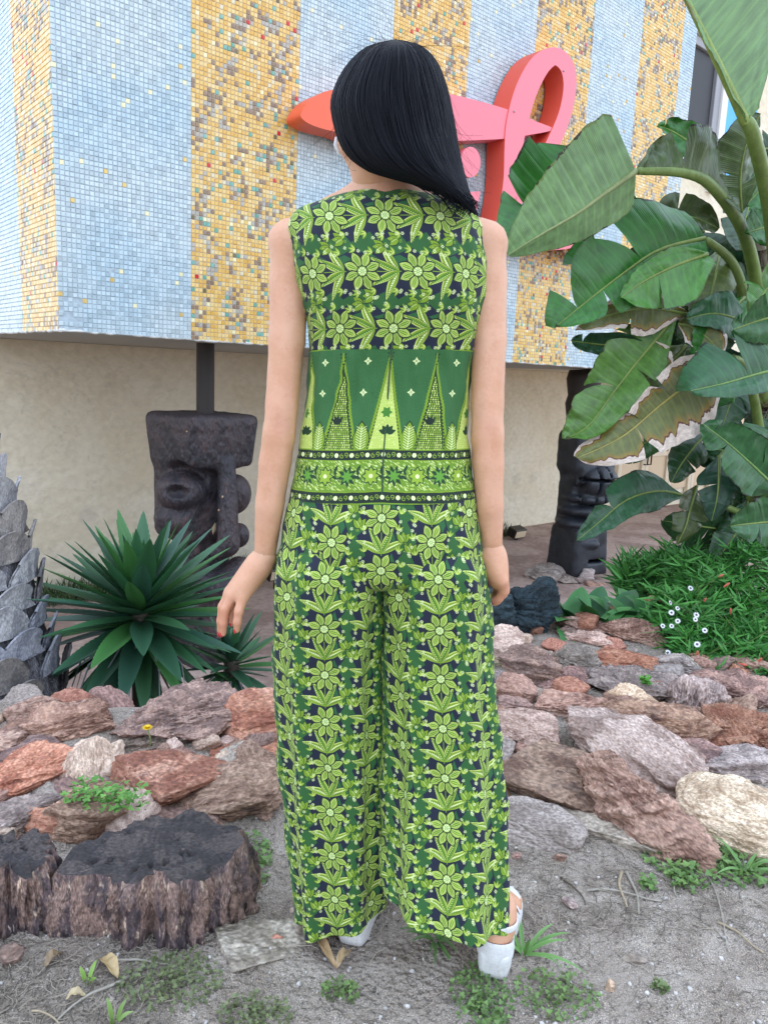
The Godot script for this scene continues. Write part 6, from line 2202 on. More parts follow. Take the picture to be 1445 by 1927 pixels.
func build_strelitzia() -> void:
	var ln := leaf_normal()
	mat("leaf_plain", Color.WHITE, 0.33, {"albedo_texture": leaf_image(false, 401), "normal_enabled": true, "normal_texture": ln, "normal_scale": 0.5, "backlight_enabled": true, "backlight": Color(0.10, 0.16, 0.05)})
	mat("leaf_scorched", Color.WHITE, 0.55, {"albedo_texture": leaf_image(true, 411), "normal_enabled": true, "normal_texture": ln, "normal_scale": 0.5})
	mat("stalk", Color.WHITE, 0.45, {"albedo_texture": stone_image(128, 421, [hexc("d8d8d0"), hexc("f0f0ea")], hexc("ffffff"), 0.1, hexc("a8a090"), 0.1, 0.1), "uv1_triplanar": true, "uv1_scale": Vector3(6, 2, 6)})
	var base := at(1415, 1010, 4.0)
	var o := thing("bird_of_paradise_plant", "tall bird of paradise plant with torn and scorched paddle leaves at the right edge", "plant", Vector3(base.x, terrain(base.x, 4.0), base.z))
	var under := lin(0.21, 0.38, 0.15)
	var deep := lin(0.038, 0.20, 0.024)
	var mid := lin(0.085, 0.27, 0.040)
	var olive := lin(0.14, 0.20, 0.05)
	var teal := lin(0.032, 0.125, 0.050)
	var dark := lin(0.026, 0.090, 0.028)
	var st := lin(0.20, 0.29, 0.075)
	# trunk and dry sheaths
	var tr := MB.new()
	var tp := PackedVector3Array()
	var tw := PackedFloat32Array()
	for i in 20:
		var t := i / 19.0
		tp.append(at(1455 - 12 * t, 1040 - 640 * t, 4.02) + Vector3(0.01 * sin(i * 2.0), 0, 0))
		tw.append(0.13 - 0.03 * t + 0.012 * sin(i * 1.7))
	tr.tube(tp, tw, 16)
	put("trunk", tr.mesh(), mat("fibre", Color.WHITE, 0.95, {"albedo_texture": stone_image(256, 431, [hexc("3a2f28"), hexc("5b4a3c"), hexc("7c6a58")], hexc("9b8a76"), 0.2, hexc("1d1815"), 0.3, 0.4), "uv1_triplanar": true, "uv1_scale": Vector3(7, 1.2, 7), "normal_enabled": true, "normal_texture": M_bump()}), o)
	for q in [[[1432, 470], [1420, 410], [1418, 372], 0.05], [[1445, 500], [1436, 440], [1440, 396], 0.06], [[1452, 560], [1428, 520], [1424, 476], 0.05], [[1440, 700], [1410, 650], [1400, 600], 0.05]]:
		var sh := MB.new()
		sh.tube(PackedVector3Array([at(q[0][0], q[0][1], 3.86), at(q[1][0], q[1][1], 3.84), at(q[2][0], q[2][1], 3.87)]), PackedFloat32Array([q[3], q[3] * 0.62, 0.006]), 9, Color.WHITE, true, 0.35)
		put("dry_sheath", sh.mesh(), leaf_mat("stalk", lin(0.50, 0.44, 0.38)), o)
	var fb := MB.new()
	var r := RandomNumberGenerator.new()
	r.seed = 44
	for k in 70:
		var a := at(1436 + r.randf_range(-10, 12), 410 + r.randf() * 560, 3.86)
		fb.tube(PackedVector3Array([a, a + Vector3(r.randfn(-0.02, 0.04), r.randf_range(-0.02, 0.09), r.randf() * 0.06), a + Vector3(r.randfn(-0.05, 0.06), r.randf_range(-0.08, 0.12), r.randf() * 0.1)]), PackedFloat32Array([0.003, 0.0018, 0.0005]), 4)
	put("fibres", fb.mesh(), leaf_mat("stalk", lin(0.16, 0.10, 0.06)), o)
	# leaf stalks
	for q in [[[[1450, 700, 3.9], [1420, 520, 3.7], [1395, 430, 3.4], [1340, 352, 3.1], [1288, 326, 3.0], [1200, 322, 2.95]], 0.034, 0.013], [[[1470, 640, 3.8], [1452, 420, 3.2], [1418, 262, 2.85], [1400, 225, 2.8]], 0.036, 0.020],
			[[[1440, 760, 3.9], [1408, 600, 3.7], [1380, 500, 3.55], [1330, 452, 3.4]], 0.034, 0.015], [[[1430, 760, 3.9], [1392, 610, 3.75], [1330, 560, 3.6], [1262, 604, 3.45]], 0.028, 0.012],
			[[[1440, 900, 3.9], [1420, 760, 3.75], [1400, 690, 3.6], [1378, 672, 3.5]], 0.028, 0.013], [[[1430, 980, 3.9], [1380, 960, 3.8], [1330, 940, 3.7], [1292, 934, 3.65]], 0.02, 0.010],
			[[[1445, 980, 3.9], [1440, 900, 3.7], [1455, 800, 3.5], [1475, 720, 3.4]], 0.03, 0.015], [[[1425, 1010, 3.95], [1400, 900, 3.8], [1372, 850, 3.65], [1352, 862, 3.5]], 0.02, 0.009],
			[[[1430, 640, 3.9], [1360, 560, 3.75], [1260, 470, 3.6], [1150, 372, 3.45]], 0.022, 0.010]]:
		stalk(o, q[0], q[1], q[2], st)
	# large upright leaf at the top right
	paddle(o, [[1402, 232, 2.8], [1350, 120, 2.75], [1296, 10, 2.7], [1225, -130, 2.68], [1190, -240, 2.7]], [205, -35, -0.18], [-8, 10, 0.15], {"tint": under, "rib": 0.019, "rib_tint": lin(0.30, 0.40, 0.10), "wave": 0.008, "curl": 0.05, "whole": true})
	# arching leaf: pale underside to the camera, dark far half beyond
	paddle(o, [[1196, 322, 2.95], [1140, 362, 2.9], [1085, 402, 2.86], [1020, 440, 2.83], [955, 480, 2.82]], [-8, -128, 0.02], [20, 38, -0.10], {"tint": under, "rib": 0.012, "rib_tint": lin(0.30, 0.36, 0.16), "wave": 0.004, "curl": 0.03, "whole": true, "blunt": 0.9, "swell": 0.08})
	paddle(o, [[1140, 292, 3.05], [1070, 345, 3.02], [1005, 405, 2.98], [948, 462, 2.94]], [-56, -84, -0.05], [], {"tint": deep, "rib": 0.004, "slits": [0.30, 0.66], "wave": 0.006})
	paddle(o, [[1385, 385, 3.2], [1340, 350, 3.1], [1288, 326, 3.0], [1240, 320, 2.97], [1205, 322, 2.95]], [44, -84, -0.03], [], {"tint": lin(0.105, 0.16, 0.060), "rib": 0.004, "wave": 0.03, "slits": [0.52]})
	paddle(o, [[1395, 400, 3.22], [1392, 330, 3.15], [1405, 265, 3.1], [1430, 214, 3.08]], [-60, -14, 0.03], [20, 12, -0.05], {"tint": lin(0.10, 0.165, 0.06), "rib": 0.006})
	paddle(o, [[1345, 300, 3.6], [1300, 270, 3.6], [1262, 246, 3.6], [1236, 236, 3.6]], [18, -30, 0], [-14, 34, 0.05], {"tint": deep, "wave": 0.02})
	paddle(o, [[1440, 300, 3.9], [1418, 360, 3.85], [1400, 420, 3.8], [1392, 470, 3.8]], [-62, -20, 0], [44, 20, 0], {"tint": lin(0.085, 0.16, 0.11), "slits": [0.4, 0.6, -0.5], "wave": 0.008})
	# dark glossy leaf left of the middle
	paddle(o, [[1325, 448, 3.4], [1240, 470, 3.3], [1165, 520, 3.22], [1100, 570, 3.16], [1042, 618, 3.12]], [-58, -98, 0.06], [36, 60, 0.05], {"tint": deep, "slits": [0.36, 0.55, 0.80, -0.62], "wave": 0.012, "curl": 0.16, "rib": 0.010, "blunt": 0.5})
	paddle(o, [[1180, 440, 3.5], [1160, 410, 3.5], [1178, 384, 3.48], [1212, 396, 3.45], [1216, 440, 3.45]], [34, 22, 0.0], [-22, -22, 0], {"tint": lin(0.075, 0.12, 0.045), "wave": 0.01})
	paddle(o, [[1205, 436, 3.55], [1255, 415, 3.5], [1300, 408, 3.5], [1352, 430, 3.5]], [10, -48, 0], [14, 40, 0.05], {"tint": lin(0.085, 0.125, 0.04), "slits": [0.45], "wave": 0.02})
	paddle(o, [[1335, 452, 3.5], [1280, 455, 3.4], [1220, 465, 3.35], [1180, 480, 3.3]], [-6, -28, 0], [30, 66, 0.0], {"tint": lin(0.10, 0.165, 0.075), "wave": 0.015})
	paddle(o, [[1330, 478, 3.3], [1270, 500, 3.2], [1210, 530, 3.18], [1168, 560, 3.15]], [-18, -32, 0], [24, 66, -0.03], {"tint": mid, "slits": [-0.5], "wave": 0.012})
	paddle(o, [[1355, 470, 3.6], [1345, 520, 3.5], [1330, 580, 3.45], [1322, 618, 3.45]], [-48, 4, 0], [44, 4, 0], {"tint": olive, "wave": 0.015, "slits": [-0.7]})
	paddle(o, [[1250, 470, 3.7], [1230, 520, 3.6], [1270, 570, 3.5], [1300, 600, 3.5]], [-26, 16, 0], [20, -12, 0], {"tint": lin(0.085, 0.145, 0.05)})
	# scorched drooping leaves
	paddle(o, [[1268, 600, 3.45], [1215, 660, 3.35], [1160, 730, 3.28], [1108, 800, 3.24], [1062, 826, 3.22]], [-52, -58, 0.02], [40, 36, 0.06], {"tint": lin(0.11, 0.25, 0.045), "slits": [0.22, 0.50, -0.35], "wave": 0.014, "rib": 0.009})
	paddle(o, [[1290, 590, 3.42], [1220, 580, 3.36], [1150, 592, 3.30], [1082, 622, 3.28]], [-6, -36, 0], [8, 50, 0.04], {"tint": Color.WHITE, "scorch": true, "wave": 0.012, "slits": [-0.5]})
	paddle(o, [[1275, 610, 3.40], [1300, 615, 3.38], [1335, 640, 3.34], [1352, 668, 3.3]], [-28, 30, 0.02], [36, -32, 0], {"tint": Color.WHITE, "scorch": true, "wave": 0.02, "slits": [0.5]})
	paddle(o, [[1220, 640, 3.4], [1228, 665, 3.36], [1245, 685, 3.34], [1258, 700, 3.34]], [-20, 22, 0], [30, -14, 0], {"tint": Color.WHITE, "scorch": true})
	paddle(o, [[1378, 674, 3.42], [1310, 712, 3.32], [1240, 764, 3.25], [1170, 822, 3.2], [1086, 862, 3.18]], [-30, -46, 0.02], [52, 74, 0.04], {"tint": Color.WHITE, "scorch": true, "slits": [0.42, 0.62, -0.66], "wave": 0.012, "rib": 0.010, "rib_tint": lin(0.42, 0.36, 0.10)})
	# big dark leaves on the right
	paddle(o, [[1480, 690, 3.2], [1420, 705, 3.15], [1360, 722, 3.1], [1296, 736, 3.08]], [-20, -92, 0], [8, 36, 0.05], {"tint": lin(0.034, 0.14, 0.05), "slits": [0.4], "wave": 0.01, "rib_tint": lin(0.2, 0.32, 0.09)})
	paddle(o, [[1470, 930, 3.3], [1425, 885, 3.25], [1370, 835, 3.2], [1322, 798, 3.18]], [26, -52, 0], [-28, 50, 0.03], {"tint": lin(0.036, 0.155, 0.045), "rib_tint": lin(0.2, 0.34, 0.09)})
	paddle(o, [[1352, 858, 3.4], [1352, 900, 3.35], [1348, 940, 3.33], [1338, 980, 3.33]], [-42, 0, 0], [38, 2, 0], {"tint": lin(0.035, 0.10, 0.058), "wave": 0.008})
	paddle(o, [[1345, 800, 3.6], [1310, 835, 3.5], [1282, 872, 3.48], [1262, 908, 3.46]], [-34, -22, 0], [30, 26, 0], {"tint": dark})
	paddle(o, [[1292, 934, 3.65], [1240, 924, 3.6], [1180, 940, 3.5], [1130, 980, 3.45], [1084, 1018, 3.42]], [-10, -46, -0.02], [12, 36, 0.06], {"tint": teal, "slits": [0.35, 0.62], "wave": 0.012})
	paddle(o, [[1310, 915, 3.5], [1300, 950, 3.45], [1290, 990, 3.42], [1272, 1026, 3.42]], [-30, -8, 0], [34, 12, 0], {"tint": lin(0.085, 0.125, 0.038)})
	paddle(o, [[1300, 780, 3.8], [1240, 815, 3.75], [1190, 850, 3.7], [1165, 868, 3.7]], [-6, -22, 0], [10, 30, 0], {"tint": deep})
	paddle(o, [[1290, 700, 3.9], [1240, 720, 3.9], [1190, 760, 3.85], [1150, 790, 3.85]], [-10, -56, 0], [16, 40, 0], {"tint": teal, "wave": 0.01})
	paddle(o, [[1240, 640, 3.9], [1160, 650, 3.9], [1100, 645, 3.88], [1074, 640, 3.88]], [-4, -24, 0], [4, 22, 0], {"tint": teal})
	paddle(o, [[1330, 540, 3.7], [1270, 545, 3.6], [1215, 560, 3.5], [1175, 590, 3.48]], [-10, -40, 0], [14, 44, 0.04], {"tint": mid, "slits": [0.5, -0.4]})
	paddle(o, [[1400, 560, 3.5], [1370, 590, 3.4], [1330, 640, 3.35], [1310, 690, 3.35]], [-40, -18, 0], [36, 24, 0], {"tint": deep, "slits": [-0.5]})
	paddle(o, [[1290, 650, 3.6], [1250, 690, 3.55], [1200, 720, 3.5], [1150, 735, 3.5]], [-14, -44, 0], [18, 40, 0.03], {"tint": olive, "slits": [0.4]})
	paddle(o, [[1240, 440, 3.6], [1200, 410, 3.55], [1160, 395, 3.5], [1120, 400, 3.48]], [-6, -34, 0], [10, 34, 0.03], {"tint": deep})
	paddle(o, [[1420, 620, 3.5], [1385, 600, 3.4], [1340, 590, 3.36], [1290, 600, 3.35]], [4, -52, 0], [6, 44, 0.04], {"tint": lin(0.04, 0.15, 0.06), "slits": [0.45]})
	for q in [[1470, 330, 3.3, -70, 60], [1480, 420, 3.4, -80, 20], [1470, 520, 3.3, -60, 70], [1490, 590, 3.2, -110, 30], [1480, 640, 3.35, -60, 90], [1460, 800, 3.4, -40, 110], [1490, 980, 3.2, -120, 10], [1400, 690, 3.6, -90, 80]]:
		paddle(o, [[q[0], q[1], q[2]], [q[0] + q[3] * 0.35, q[1] + q[4] * 0.22, q[2] - 0.03], [q[0] + q[3] * 0.7, q[1] + q[4] * 0.6, q[2] - 0.06], [q[0] + q[3], q[1] + q[4], q[2] - 0.08]], [-20, -44, 0.02], [22, 42, 0.03], {"tint": [deep, mid, lin(0.045, 0.16, 0.05)][int(q[1]) % 3]})
	# the dark mass of leaves inside the clump
	for k in 120:
		var x := r.randf_range(1290, 1540)
		var y := r.randf_range(280, 1010)
		var d := r.randf_range(3.8, 4.6)
		if y > 640 and x < 1375: continue
		if y < 430 and x < 1400: continue
		var a := r.randf_range(-0.5, 2.6)
		var l := r.randf_range(90, 190)
		var w := r.randf_range(24, 46)
		var dx := -cos(a) * l
		var dy := sin(a) * l
		paddle(o, [[x, y, d], [x + dx * 0.35, y + dy * 0.28, d - 0.04], [x + dx * 0.7, y + dy * 0.66, d - 0.08], [x + dx, y + dy, d - 0.1]], [-w * sin(a), -w * cos(a), r.randfn(0, 0.05)], [w * sin(a), w * cos(a), r.randfn(0, 0.05)], {"tint": [dark, teal, lin(0.035, 0.10, 0.035)][k % 3], "wave": 0.01})

# ------------------------------------------------------------------ other planting
func blade(mb: MB, base: Vector3, dir: Vector3, L: float, W: float, sag: float, nrm: Vector3, tint := Color.WHITE, n := 6, chan := 0.25, tooth := 0.0, belly := 0.4) -> void:
	var P := PackedVector3Array()
	var C := PackedColorArray()
	var d := dir.normalized()
	var sd := d.cross(nrm).normalized()
	var nn := sd.cross(d).normalized()
	for j in n + 1:
		var t := float(j) / n
		var w := W * pow(maxf(sin(PI * pow(clampf(t * 0.93 + 0.07, 0.0, 1.0), belly / 0.5 * 0.8)), 0.0), 0.8)
		w *= 1.0 + (tooth if j % 2 == 0 else -tooth)
		if j == n: w = 0.0
		var m := base + d * (L * t) + Vector3.DOWN * (sag * L * t * t)
		for i in 5:
			var u := (i - 2) / 2.0
			P.append(m + sd * (w * u) + nn * (absf(u) * w * chan))
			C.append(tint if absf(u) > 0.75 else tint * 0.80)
	mb.grid(P, 5, n + 1, PackedVector2Array(), C)

func scatter(called: String, mesh: Mesh, material: Material, xf: Array[Transform3D], cs: Array[Color], parent: Node = null) -> MultiMeshInstance3D:
	var mm := MultiMesh.new()
	mm.transform_format = MultiMesh.TRANSFORM_3D
	mm.use_colors = true
	mm.mesh = mesh
	mm.instance_count = xf.size()
	for i in xf.size():
		mm.set_instance_transform(i, xf[i])
		mm.set_instance_color(i, cs[i])
	var mi := MultiMeshInstance3D.new()
	mi.multimesh = mm
	mi.material_override = material
	if parent:
		mi.name = called
		parent.add_child(mi)
		mi.position = -(parent as Node3D).position
	else:
		mi.name = numbered(called)
		add_child(mi)
	mi.set_meta("kind", "stuff")
	return mi

func agave(c: Vector3, R: float, count: int, label: String, sd: int) -> void:
	var o := thing("agave", label, "plant", Vector3(c.x, terrain(c.x, -c.z), c.z), "agaves behind the rockery")
	var r := RandomNumberGenerator.new()
	r.seed = sd
	var ms := []
	for k in 5:
		var mb := MB.new()
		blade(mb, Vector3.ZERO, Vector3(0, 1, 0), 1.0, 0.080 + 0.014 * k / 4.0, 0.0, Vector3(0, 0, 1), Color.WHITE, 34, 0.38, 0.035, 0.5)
		ms.append(mb.mesh())
	var mats := []
	for t in [lin(0.034, 0.125, 0.046), lin(0.042, 0.15, 0.060), lin(0.030, 0.105, 0.052), lin(0.055, 0.19, 0.045), lin(0.036, 0.115, 0.070)]:
		mats.append(leaf_mat("agave_leaf", t as Color))
	var stem := MB.new()
	stem.tube(PackedVector3Array([o.position - Vector3.UP * 0.05, c + Vector3.UP * 0.05]), PackedFloat32Array([0.05, 0.035]), 10)
	put("stem", stem.mesh(), leaf_mat("agave_leaf", lin(0.07, 0.055, 0.04)), o)
	for k in count:
		var f := (k + 0.5) / count
		var el := lerpf(1.45, -1.25, pow(f, 0.9)) + r.randfn(0, 0.06)
		var az := k * 2.39996 + r.randfn(0, 0.08)
		var d := Vector3(cos(az) * cos(el), sin(el), sin(az) * cos(el))
		var up := Vector3.UP if el < 1.3 else Vector3(cos(az), 0.2, sin(az)) * -1.0
		var nn := (up - d * up.dot(d)).normalized()
		var L := R * (0.78 + 0.30 * sin(PI * clampf(f * 1.15, 0.0, 1.0))) * r.randf_range(0.88, 1.1)
		if f < 0.06: L *= 0.8
		var li := put("leaf", ms[r.randi() % 5], mats[r.randi() % 5], o)
		var w := L * r.randf_range(0.85, 1.15)
		li.transform = Transform3D(Basis(d.cross(nn) * w, d * L, nn * w), c - o.position + Vector3.UP * lerpf(0.08, -0.06, f) * R / 0.4 + d * 0.02)
	var dry := MB.new()
	for k in 7:
		var az := 0.5 + k * 0.45
		var a := c + Vector3(cos(az), -0.25, sin(az)) * 0.08
		dry.tube(PackedVector3Array([a, a + Vector3(cos(az) * 0.14, -0.10, sin(az) * 0.14) * R / 0.4, a + Vector3(cos(az + 0.1) * 0.2, -0.28, sin(az + 0.1) * 0.2) * R / 0.4]), PackedFloat32Array([0.008, 0.008, 0.003]), 6, Color.WHITE, true, 0.35)
	put("dry_leaf", dry.mesh(), leaf_mat("agave_leaf", lin(0.30, 0.33, 0.36)), o)

func build_plants() -> void:
	mat("agave_leaf", Color.WHITE, 0.5, {"vertex_color_use_as_albedo": true})
	mat("foliage", Color.WHITE, 0.55, {"vertex_color_use_as_albedo": true, "backlight_enabled": true, "backlight": Color(0.06, 0.12, 0.03)})
	var r := RandomNumberGenerator.new()
	r.seed = 61
	agave(at(265, 1172, 3.1), 0.44, 140, "large spiky green agave rosette in front of the left tiki", 62)
	agave(at(436, 1262, 3.25), 0.26, 50, "smaller agave half hidden behind the woman's left hand", 63)
	# --- palm trunk
	var pc := at(-78, 1200, 2.85)
	var pt := thing("palm_trunk", "grey weathered palm trunk with peeling leaf bases at the left edge", "palm", Vector3(pc.x, terrain(pc.x, -pc.z), pc.z))
	var fib := mat("palm_fibre", Color.WHITE, 0.95, {"albedo_texture": stone_image(256, 501, [hexc("4b494a"), hexc("68666a"), hexc("86848a")], hexc("a3a2a6"), 0.2, hexc("2b292b"), 0.25, 0.5), "uv1_triplanar": true, "uv1_scale": Vector3(7, 1.5, 7), "normal_enabled": true, "normal_texture": M_bump(), "normal_scale": 1.5})
	var boot := mat("palm_boot", Color.WHITE, 0.8, {"albedo_texture": stone_image(256, 505, [hexc("7f7f83"), hexc("98979a"), hexc("b0aeae")], hexc("c8cacd"), 0.2, hexc("6b6868"), 0.2, 0.2), "uv1_triplanar": true, "uv1_scale": Vector3(4, 1.5, 4), "normal_enabled": true, "normal_texture": M_bump(), "normal_scale": 0.5})
	var boots := []
	for t in [Color(1, 1, 1), Color(0.86, 0.83, 0.80), Color(0.93, 0.95, 1.0), Color(0.80, 0.78, 0.78)]:
		var bm: StandardMaterial3D = boot.duplicate()
		bm.albedo_color = t
		boots.append(bm)
	var prof := [[1420, 148], [1300, 118], [1200, 86], [1100, 64], [1000, 38], [900, -4], [800, -44], [600, -58]]
	var core := MB.new()
	var cp := PackedVector3Array()
	var cr := PackedFloat32Array()
	for q in prof:
		var e := at(q[1], q[0], 2.85)
		cp.append(Vector3(pc.x, e.y, pc.z))
		cr.append(e.x - pc.x - 0.03)
	core.tube(cp, cr, 24)
	put("core", core.mesh(), fib, pt)
	for row in 13:
		var y := 1345.0 - row * 42.0
		var t := 0.0
		var rad := 0.3
		for i in prof.size() - 1:
			if y <= prof[i][0] and y >= prof[i + 1][0]:
				t = (prof[i][0] - y) / (prof[i][0] - prof[i + 1][0])
				rad = at(lerpf(prof[i][1], prof[i + 1][1], t), y, 2.85).x - pc.x
		var yy := at(40, y, 2.85).y
		var n := 9
		for k in n:
			var az := (k + 0.5 * (row % 2)) * TAU / n + r.randfn(0, 0.08)
			if sin(az) < -0.55: continue
			if r.randf() < 0.08: continue
			var od := Vector3(cos(az), 0, sin(az))
			var td := Vector3(-sin(az), 0, cos(az))
			var w := r.randf_range(0.085, 0.115)
			var h := r.randf_range(0.11, 0.16)
			var lean := r.randf_range(0.06, 0.22)
			var cut := r.randf_range(-0.4, 0.4)
			var down := row < 3 and r.randf() < 0.4
			var mb := MB.new()
			var P := PackedVector3Array()
			for j in 7:
				var v := j / 6.0
				for s in 9:
					var u := (s - 4) / 4.0
					var ww := w * (1.15 - 0.30 * v) * (1.0 - 0.12 * absf(u) * v)
					var hh := h * v * (1.0 - 0.34 * u * u) + h * 0.22 * cut * u * v
					if down: hh = -hh
					P.append(Vector3(pc.x, yy, pc.z) + od * (rad - 0.028 + 0.018 * (1.0 - u * u) + lean * h * v * v + 0.004 * nf.get_noise_2d(u * 3.0 + row, v * 3.0 + k)) + td * (ww * u + 0.01 * sin(v * 5.0 + k)) + Vector3.UP * hh)
			mb.grid(P, 9, 7)
			var Q := PackedVector3Array()
			for p in P: Q.append(p - od * 0.010)
			mb.grid(Q, 9, 7)
			for s in 8: mb.quad(P[54 + s], P[55 + s], Q[55 + s], Q[54 + s])
			put("leaf_base", mb.mesh(), boots[r.randi() % 4], pt)
	var hairs := MB.new()
	for k in 260:
		var az := r.randf_range(-0.3, 2.2)
		var y := r.randf_range(1180, 1400)
		var rad := at(lerpf(78, 146, (y - 1180) / 220.0), y, 2.85).x - pc.x
		var a := Vector3(pc.x, at(60, y, 2.85).y, pc.z) + Vector3(cos(az), 0, sin(az)) * (rad - 0.02)
		var s := Vector3(-sin(az), r.randf_range(-1.4, 0.6), cos(az)) * r.randf_range(0.03, 0.08)
		hairs.tube(PackedVector3Array([a, a + s * 0.5 + Vector3(cos(az), 0, sin(az)) * 0.012, a + s]), PackedFloat32Array([0.0022, 0.002, 0.0006]), 4)
	put("fibres", hairs.mesh(), fib, pt)
	# --- grass strip along the wall foot
	var gb := MB.new()
	blade(gb, Vector3.ZERO, Vector3(0.12, 1, 0.05), 1.0, 0.03, 0.25, Vector3(0, 0.1, 1), Color.WHITE, 4)
	var gm := gb.mesh()
	var xf: Array[Transform3D] = []
	var cs: Array[Color] = []
	var w0 := on_level(100, 1120, FLOOR)
	for k in 5200:
		var s := r.randf_range(-3.0, 6.6)
		var p := w0 + U * s + NW * r.randf_range(0.02, 0.42)
		var h := r.randf_range(0.10, 0.30)
		xf.append(Transform3D(Basis.from_euler(Vector3(r.randfn(0, 0.35), r.randf() * TAU, r.randfn(0, 0.35))) * Basis.from_scale(Vector3(h * 0.9, h, h * 0.9)), p))
		cs.append(Color(0.03, 0.075, 0.02).lerp(Color(0.07, 0.11, 0.03), r.randf()))
	tag(scatter("grass_strip", gm, M["foliage"], xf, cs), "dark strip of short grass along the foot of the cream wall", "grass", "", "stuff")
	# --- spotlights on the ground by the wall
	for q in [[972, 1001, 10.9, "small black ground spotlight in the grass right of the woman's arm"], [520, 1075, 7.8, "small ground spotlight by the wall between left hand and trousers"]]:
		var c := at(q[0], q[1], q[2])
		var o := thing("spotlight", q[3], "lamp", Vector3(c.x, FLOOR, c.z), "ground spotlights by the wall")
		var mb := MB.new()
		mb.box(c, U * 0.13, (Vector3.UP + NW * 0.3).normalized() * 0.07, (NW - Vector3.UP * 0.3).normalized() * 0.08, Color.WHITE, 0.012)
		put("housing", mb.mesh(), M["dark_metal"], o)
		var lens := MB.new()
		lens.box(c + (NW - Vector3.UP * 0.3).normalized() * 0.081, U * 0.11, (Vector3.UP + NW * 0.3).normalized() * 0.05, (NW - Vector3.UP * 0.3).normalized() * 0.003)
		put("lens", lens.mesh(), M["cream_pane"], o)
		var ft := MB.new()
		ft.tube(PackedVector3Array([Vector3(c.x, FLOOR, c.z), c]), PackedFloat32Array([0.03, 0.02]), 8)
		put("stake", ft.mesh(), M["dark_metal"], o)
	# --- broad leaved plant at the back of the right bank
	var bp := on_terrain(1135, 1175)
	var bo := thing("broadleaf_plant", "clump of broad upright green leaves behind the right bank of rocks", "plant", Vector3(bp.x, terrain(bp.x, -bp.z), bp.z))
	for k in 46:
		var cx: float = [1075, 1120, 1150, 1195, 1230][k % 5] + r.randf_range(-14, 14)
		var b := on_terrain(cx, 1182 - 14 * r.randf()) - Vector3.UP * 0.02
		var az := r.randf() * TAU
		var el := r.randf_range(0.35, 1.3)
		var L := r.randf_range(0.20, 0.34)
		var mb := MB.new()
		var dd := Vector3(cos(az) * cos(el), sin(el), sin(az) * cos(el))
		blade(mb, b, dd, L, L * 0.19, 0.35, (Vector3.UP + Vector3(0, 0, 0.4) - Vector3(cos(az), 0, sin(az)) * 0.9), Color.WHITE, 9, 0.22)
		put("leaf", mb.mesh(), leaf_mat("agave_leaf", [lin(0.05, 0.20, 0.05), lin(0.035, 0.15, 0.05), lin(0.065, 0.24, 0.055)][k % 3]), bo)
	# --- feathery bush with daisies and coral buds
	var bb := at(1380, 1180, 3.3)
	var bush := thing("bush", "dense bright green narrow leaved bush with white daisies and coral buds", "bush", Vector3(bb.x, terrain(bb.x, 3.3), bb.z))
	var lm := MB.new()
	blade(lm, Vector3.ZERO, Vector3(0, 1, 0), 1.0, 0.055, 0.0, Vector3(0, 0, 1), Color.WHITE, 5, 0.2, 0.0, 0.5)
	var leafm := lm.mesh()
	xf = []
	cs = []
	var surf := func(px: float, py: float) -> Vector3:
		# the bush bulges towards the camera in the middle of its height
		var t := clampf((py - 1030.0) / 270.0, 0.0, 1.0)
		return at(px, py, lerpf(3.75, 2.82, t) + 0.10 * nf.get_noise_2d(px * 0.012, py * 0.012))
	for k in 900:
		var px := r.randf_range(1225, 1500)
		var py := r.randf_range(1030, 1290)
		# outline: runs from upper left to lower right, ragged
		if py < 1105 - (px - 1225) * 0.10 and r.randf() < 0.4: continue
		if px < 1250 + maxf(py - 1190, 0.0) * 0.75 + 14 * sin(py * 0.11): continue
		if px < 1290 and py < 1140 and r.randf() < 0.75: continue
		var c: Vector3 = surf.call(px, py) + Vector3(0, 0, -r.randf() * 0.22)
		var ax := Vector3(r.randfn(-0.25, 0.6), r.randf_range(0.15, 1.0), r.randfn(0.5, 0.5)).normalized()
		var n := r.randi_range(7, 13)
		for i in n:
			var az := i * 2.4 + r.randf()
			var d := (ax * r.randf_range(0.1, 0.9) + Vector3(cos(az), r.randfn(0, 0.35), sin(az)) * 0.9).normalized()
			var nn := d.cross(Vector3(r.randfn(), r.randfn(), r.randfn())).normalized()
			var L := r.randf_range(0.05, 0.115)
			xf.append(Transform3D(Basis(d.cross(nn) * L, d * L, nn * L), c))
			cs.append(Color(0.032, 0.16, 0.028).lerp(Color(0.11, 0.40, 0.065), r.randf()))
	scatter("foliage", leafm, M["foliage"], xf, cs, bush)
	# far part of the same bank, left of the clump
	xf = []
	cs = []
	for k in 420:
		var px := r.randf_range(1170, 1330)
		var py := r.randf_range(1045, 1100) - maxf(px - 1200, 0.0) * 0.12
		var c := at(px, py, r.randf_range(4.0, 4.5))
		for i in 9:
			var az := i * 2.4 + r.randf()
			var d := Vector3(cos(az), r.randf_range(0.0, 1.4), sin(az)).normalized()
			var nn := d.cross(Vector3(r.randfn(), r.randfn(), r.randfn())).normalized()
			var L := r.randf_range(0.06, 0.15)
			xf.append(Transform3D(Basis(d.cross(nn) * L, d * L, nn * L), c - Vector3.UP * r.randf() * 0.15))
			cs.append(Color(0.032, 0.16, 0.028).lerp(Color(0.11, 0.40, 0.065), r.randf() * 0.8))
	var fo := scatter("undergrowth", leafm, M["foliage"], xf, cs)
	tag(fo, "low leafy undergrowth under the bird of paradise plant", "undergrowth", "", "stuff")
	var stems := MB.new()
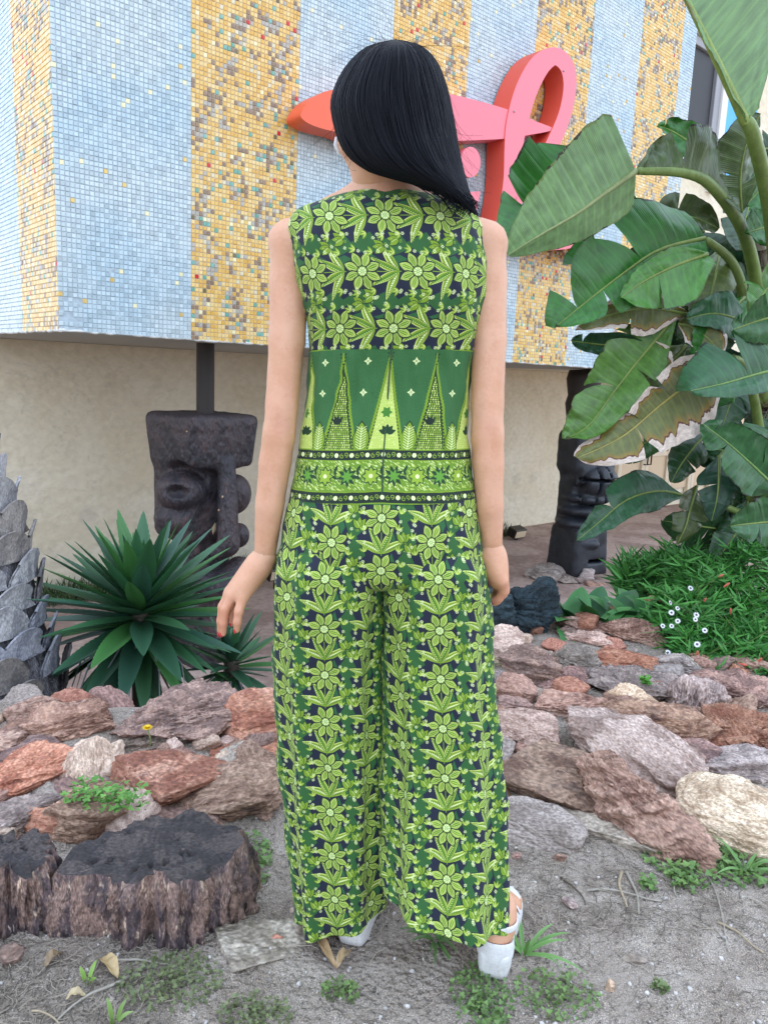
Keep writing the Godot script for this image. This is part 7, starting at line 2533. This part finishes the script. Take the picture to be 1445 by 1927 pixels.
	for k in 40:
		var a: Vector3 = surf.call(r.randf_range(1270, 1480), r.randf_range(1120, 1290)) + Vector3(0, -0.08, -0.15)
		stems.tube(PackedVector3Array([a, a + Vector3(r.randfn(0, 0.03), 0.08, 0.08), a + Vector3(r.randfn(0, 0.09), 0.20, 0.14)]), PackedFloat32Array([0.003, 0.002, 0.001]), 4)
	put("stems", stems.mesh(), leaf_mat("agave_leaf", lin(0.13, 0.20, 0.06)), bush)
	var dm := MB.new()
	for i in 16:
		var az := TAU * i / 16
		blade(dm, Vector3(cos(az), 0.1, sin(az)) * 0.3, Vector3(cos(az), 0.18, sin(az)), 0.7, 0.13, 0.15, Vector3.UP, Color.WHITE, 3, 0.1)
	var em := MB.new()
	em.tube(PackedVector3Array([Vector3(0, 0.05, 0), Vector3(0, 0.2, 0), Vector3(0, 0.26, 0)]), PackedFloat32Array([0.36, 0.34, 0.2]), 10)
	var dme := dm.mesh()
	var eme := em.mesh()
	for q in [[1263, 1138], [1252, 1146], [1263, 1161], [1252, 1170], [1297, 1150], [1295, 1158], [1312, 1178], [1298, 1203], [1236, 1170], [1250, 1128], [1287, 1102], [1245, 1218]]:
		var c: Vector3 = surf.call(q[0], q[1]) + Vector3(-0.02, 0.02, 0.12)
		var s := r.randf_range(0.0115, 0.0150)
		var fl := put("daisy", dme, M["white_plastic"], bush)
		var up := (Vector3(r.randfn(0, 0.35), 0.7, 1.0)).normalized()
		var sx := up.cross(Vector3.RIGHT).normalized()
		fl.transform = Transform3D(Basis(up.cross(sx) * s, up * s, sx * s).orthonormalized() * Basis.from_scale(Vector3.ONE * s), c - bush.position)
		var ey := put("eye", eme, leaf_mat("agave_leaf", lin(0.10, 0.07, 0.10)), fl, false)
		ey.position = Vector3.ZERO
	for q in [[1338, 1074], [1349, 1090], [1356, 1138], [1294, 1215], [1343, 1232], [1376, 1233], [1343, 1257], [1407, 1226], [1385, 1204], [1308, 1119]]:
		var c: Vector3 = surf.call(q[0], q[1]) + Vector3(0, 0.0, 0.10)
		var mb := MB.new()
		var d := Vector3(r.randfn(0.3, 0.4), r.randfn(0.5, 0.5), 0.2).normalized() * 0.017
		mb.tube(PackedVector3Array([c - d, c - d * 0.4, c + d * 0.5, c + d]), PackedFloat32Array([0.002, 0.0045, 0.0055, 0.002]), 7)
		put("coral_bud", mb.mesh(), leaf_mat("agave_leaf", lin(0.62, 0.13, 0.09)), bush)
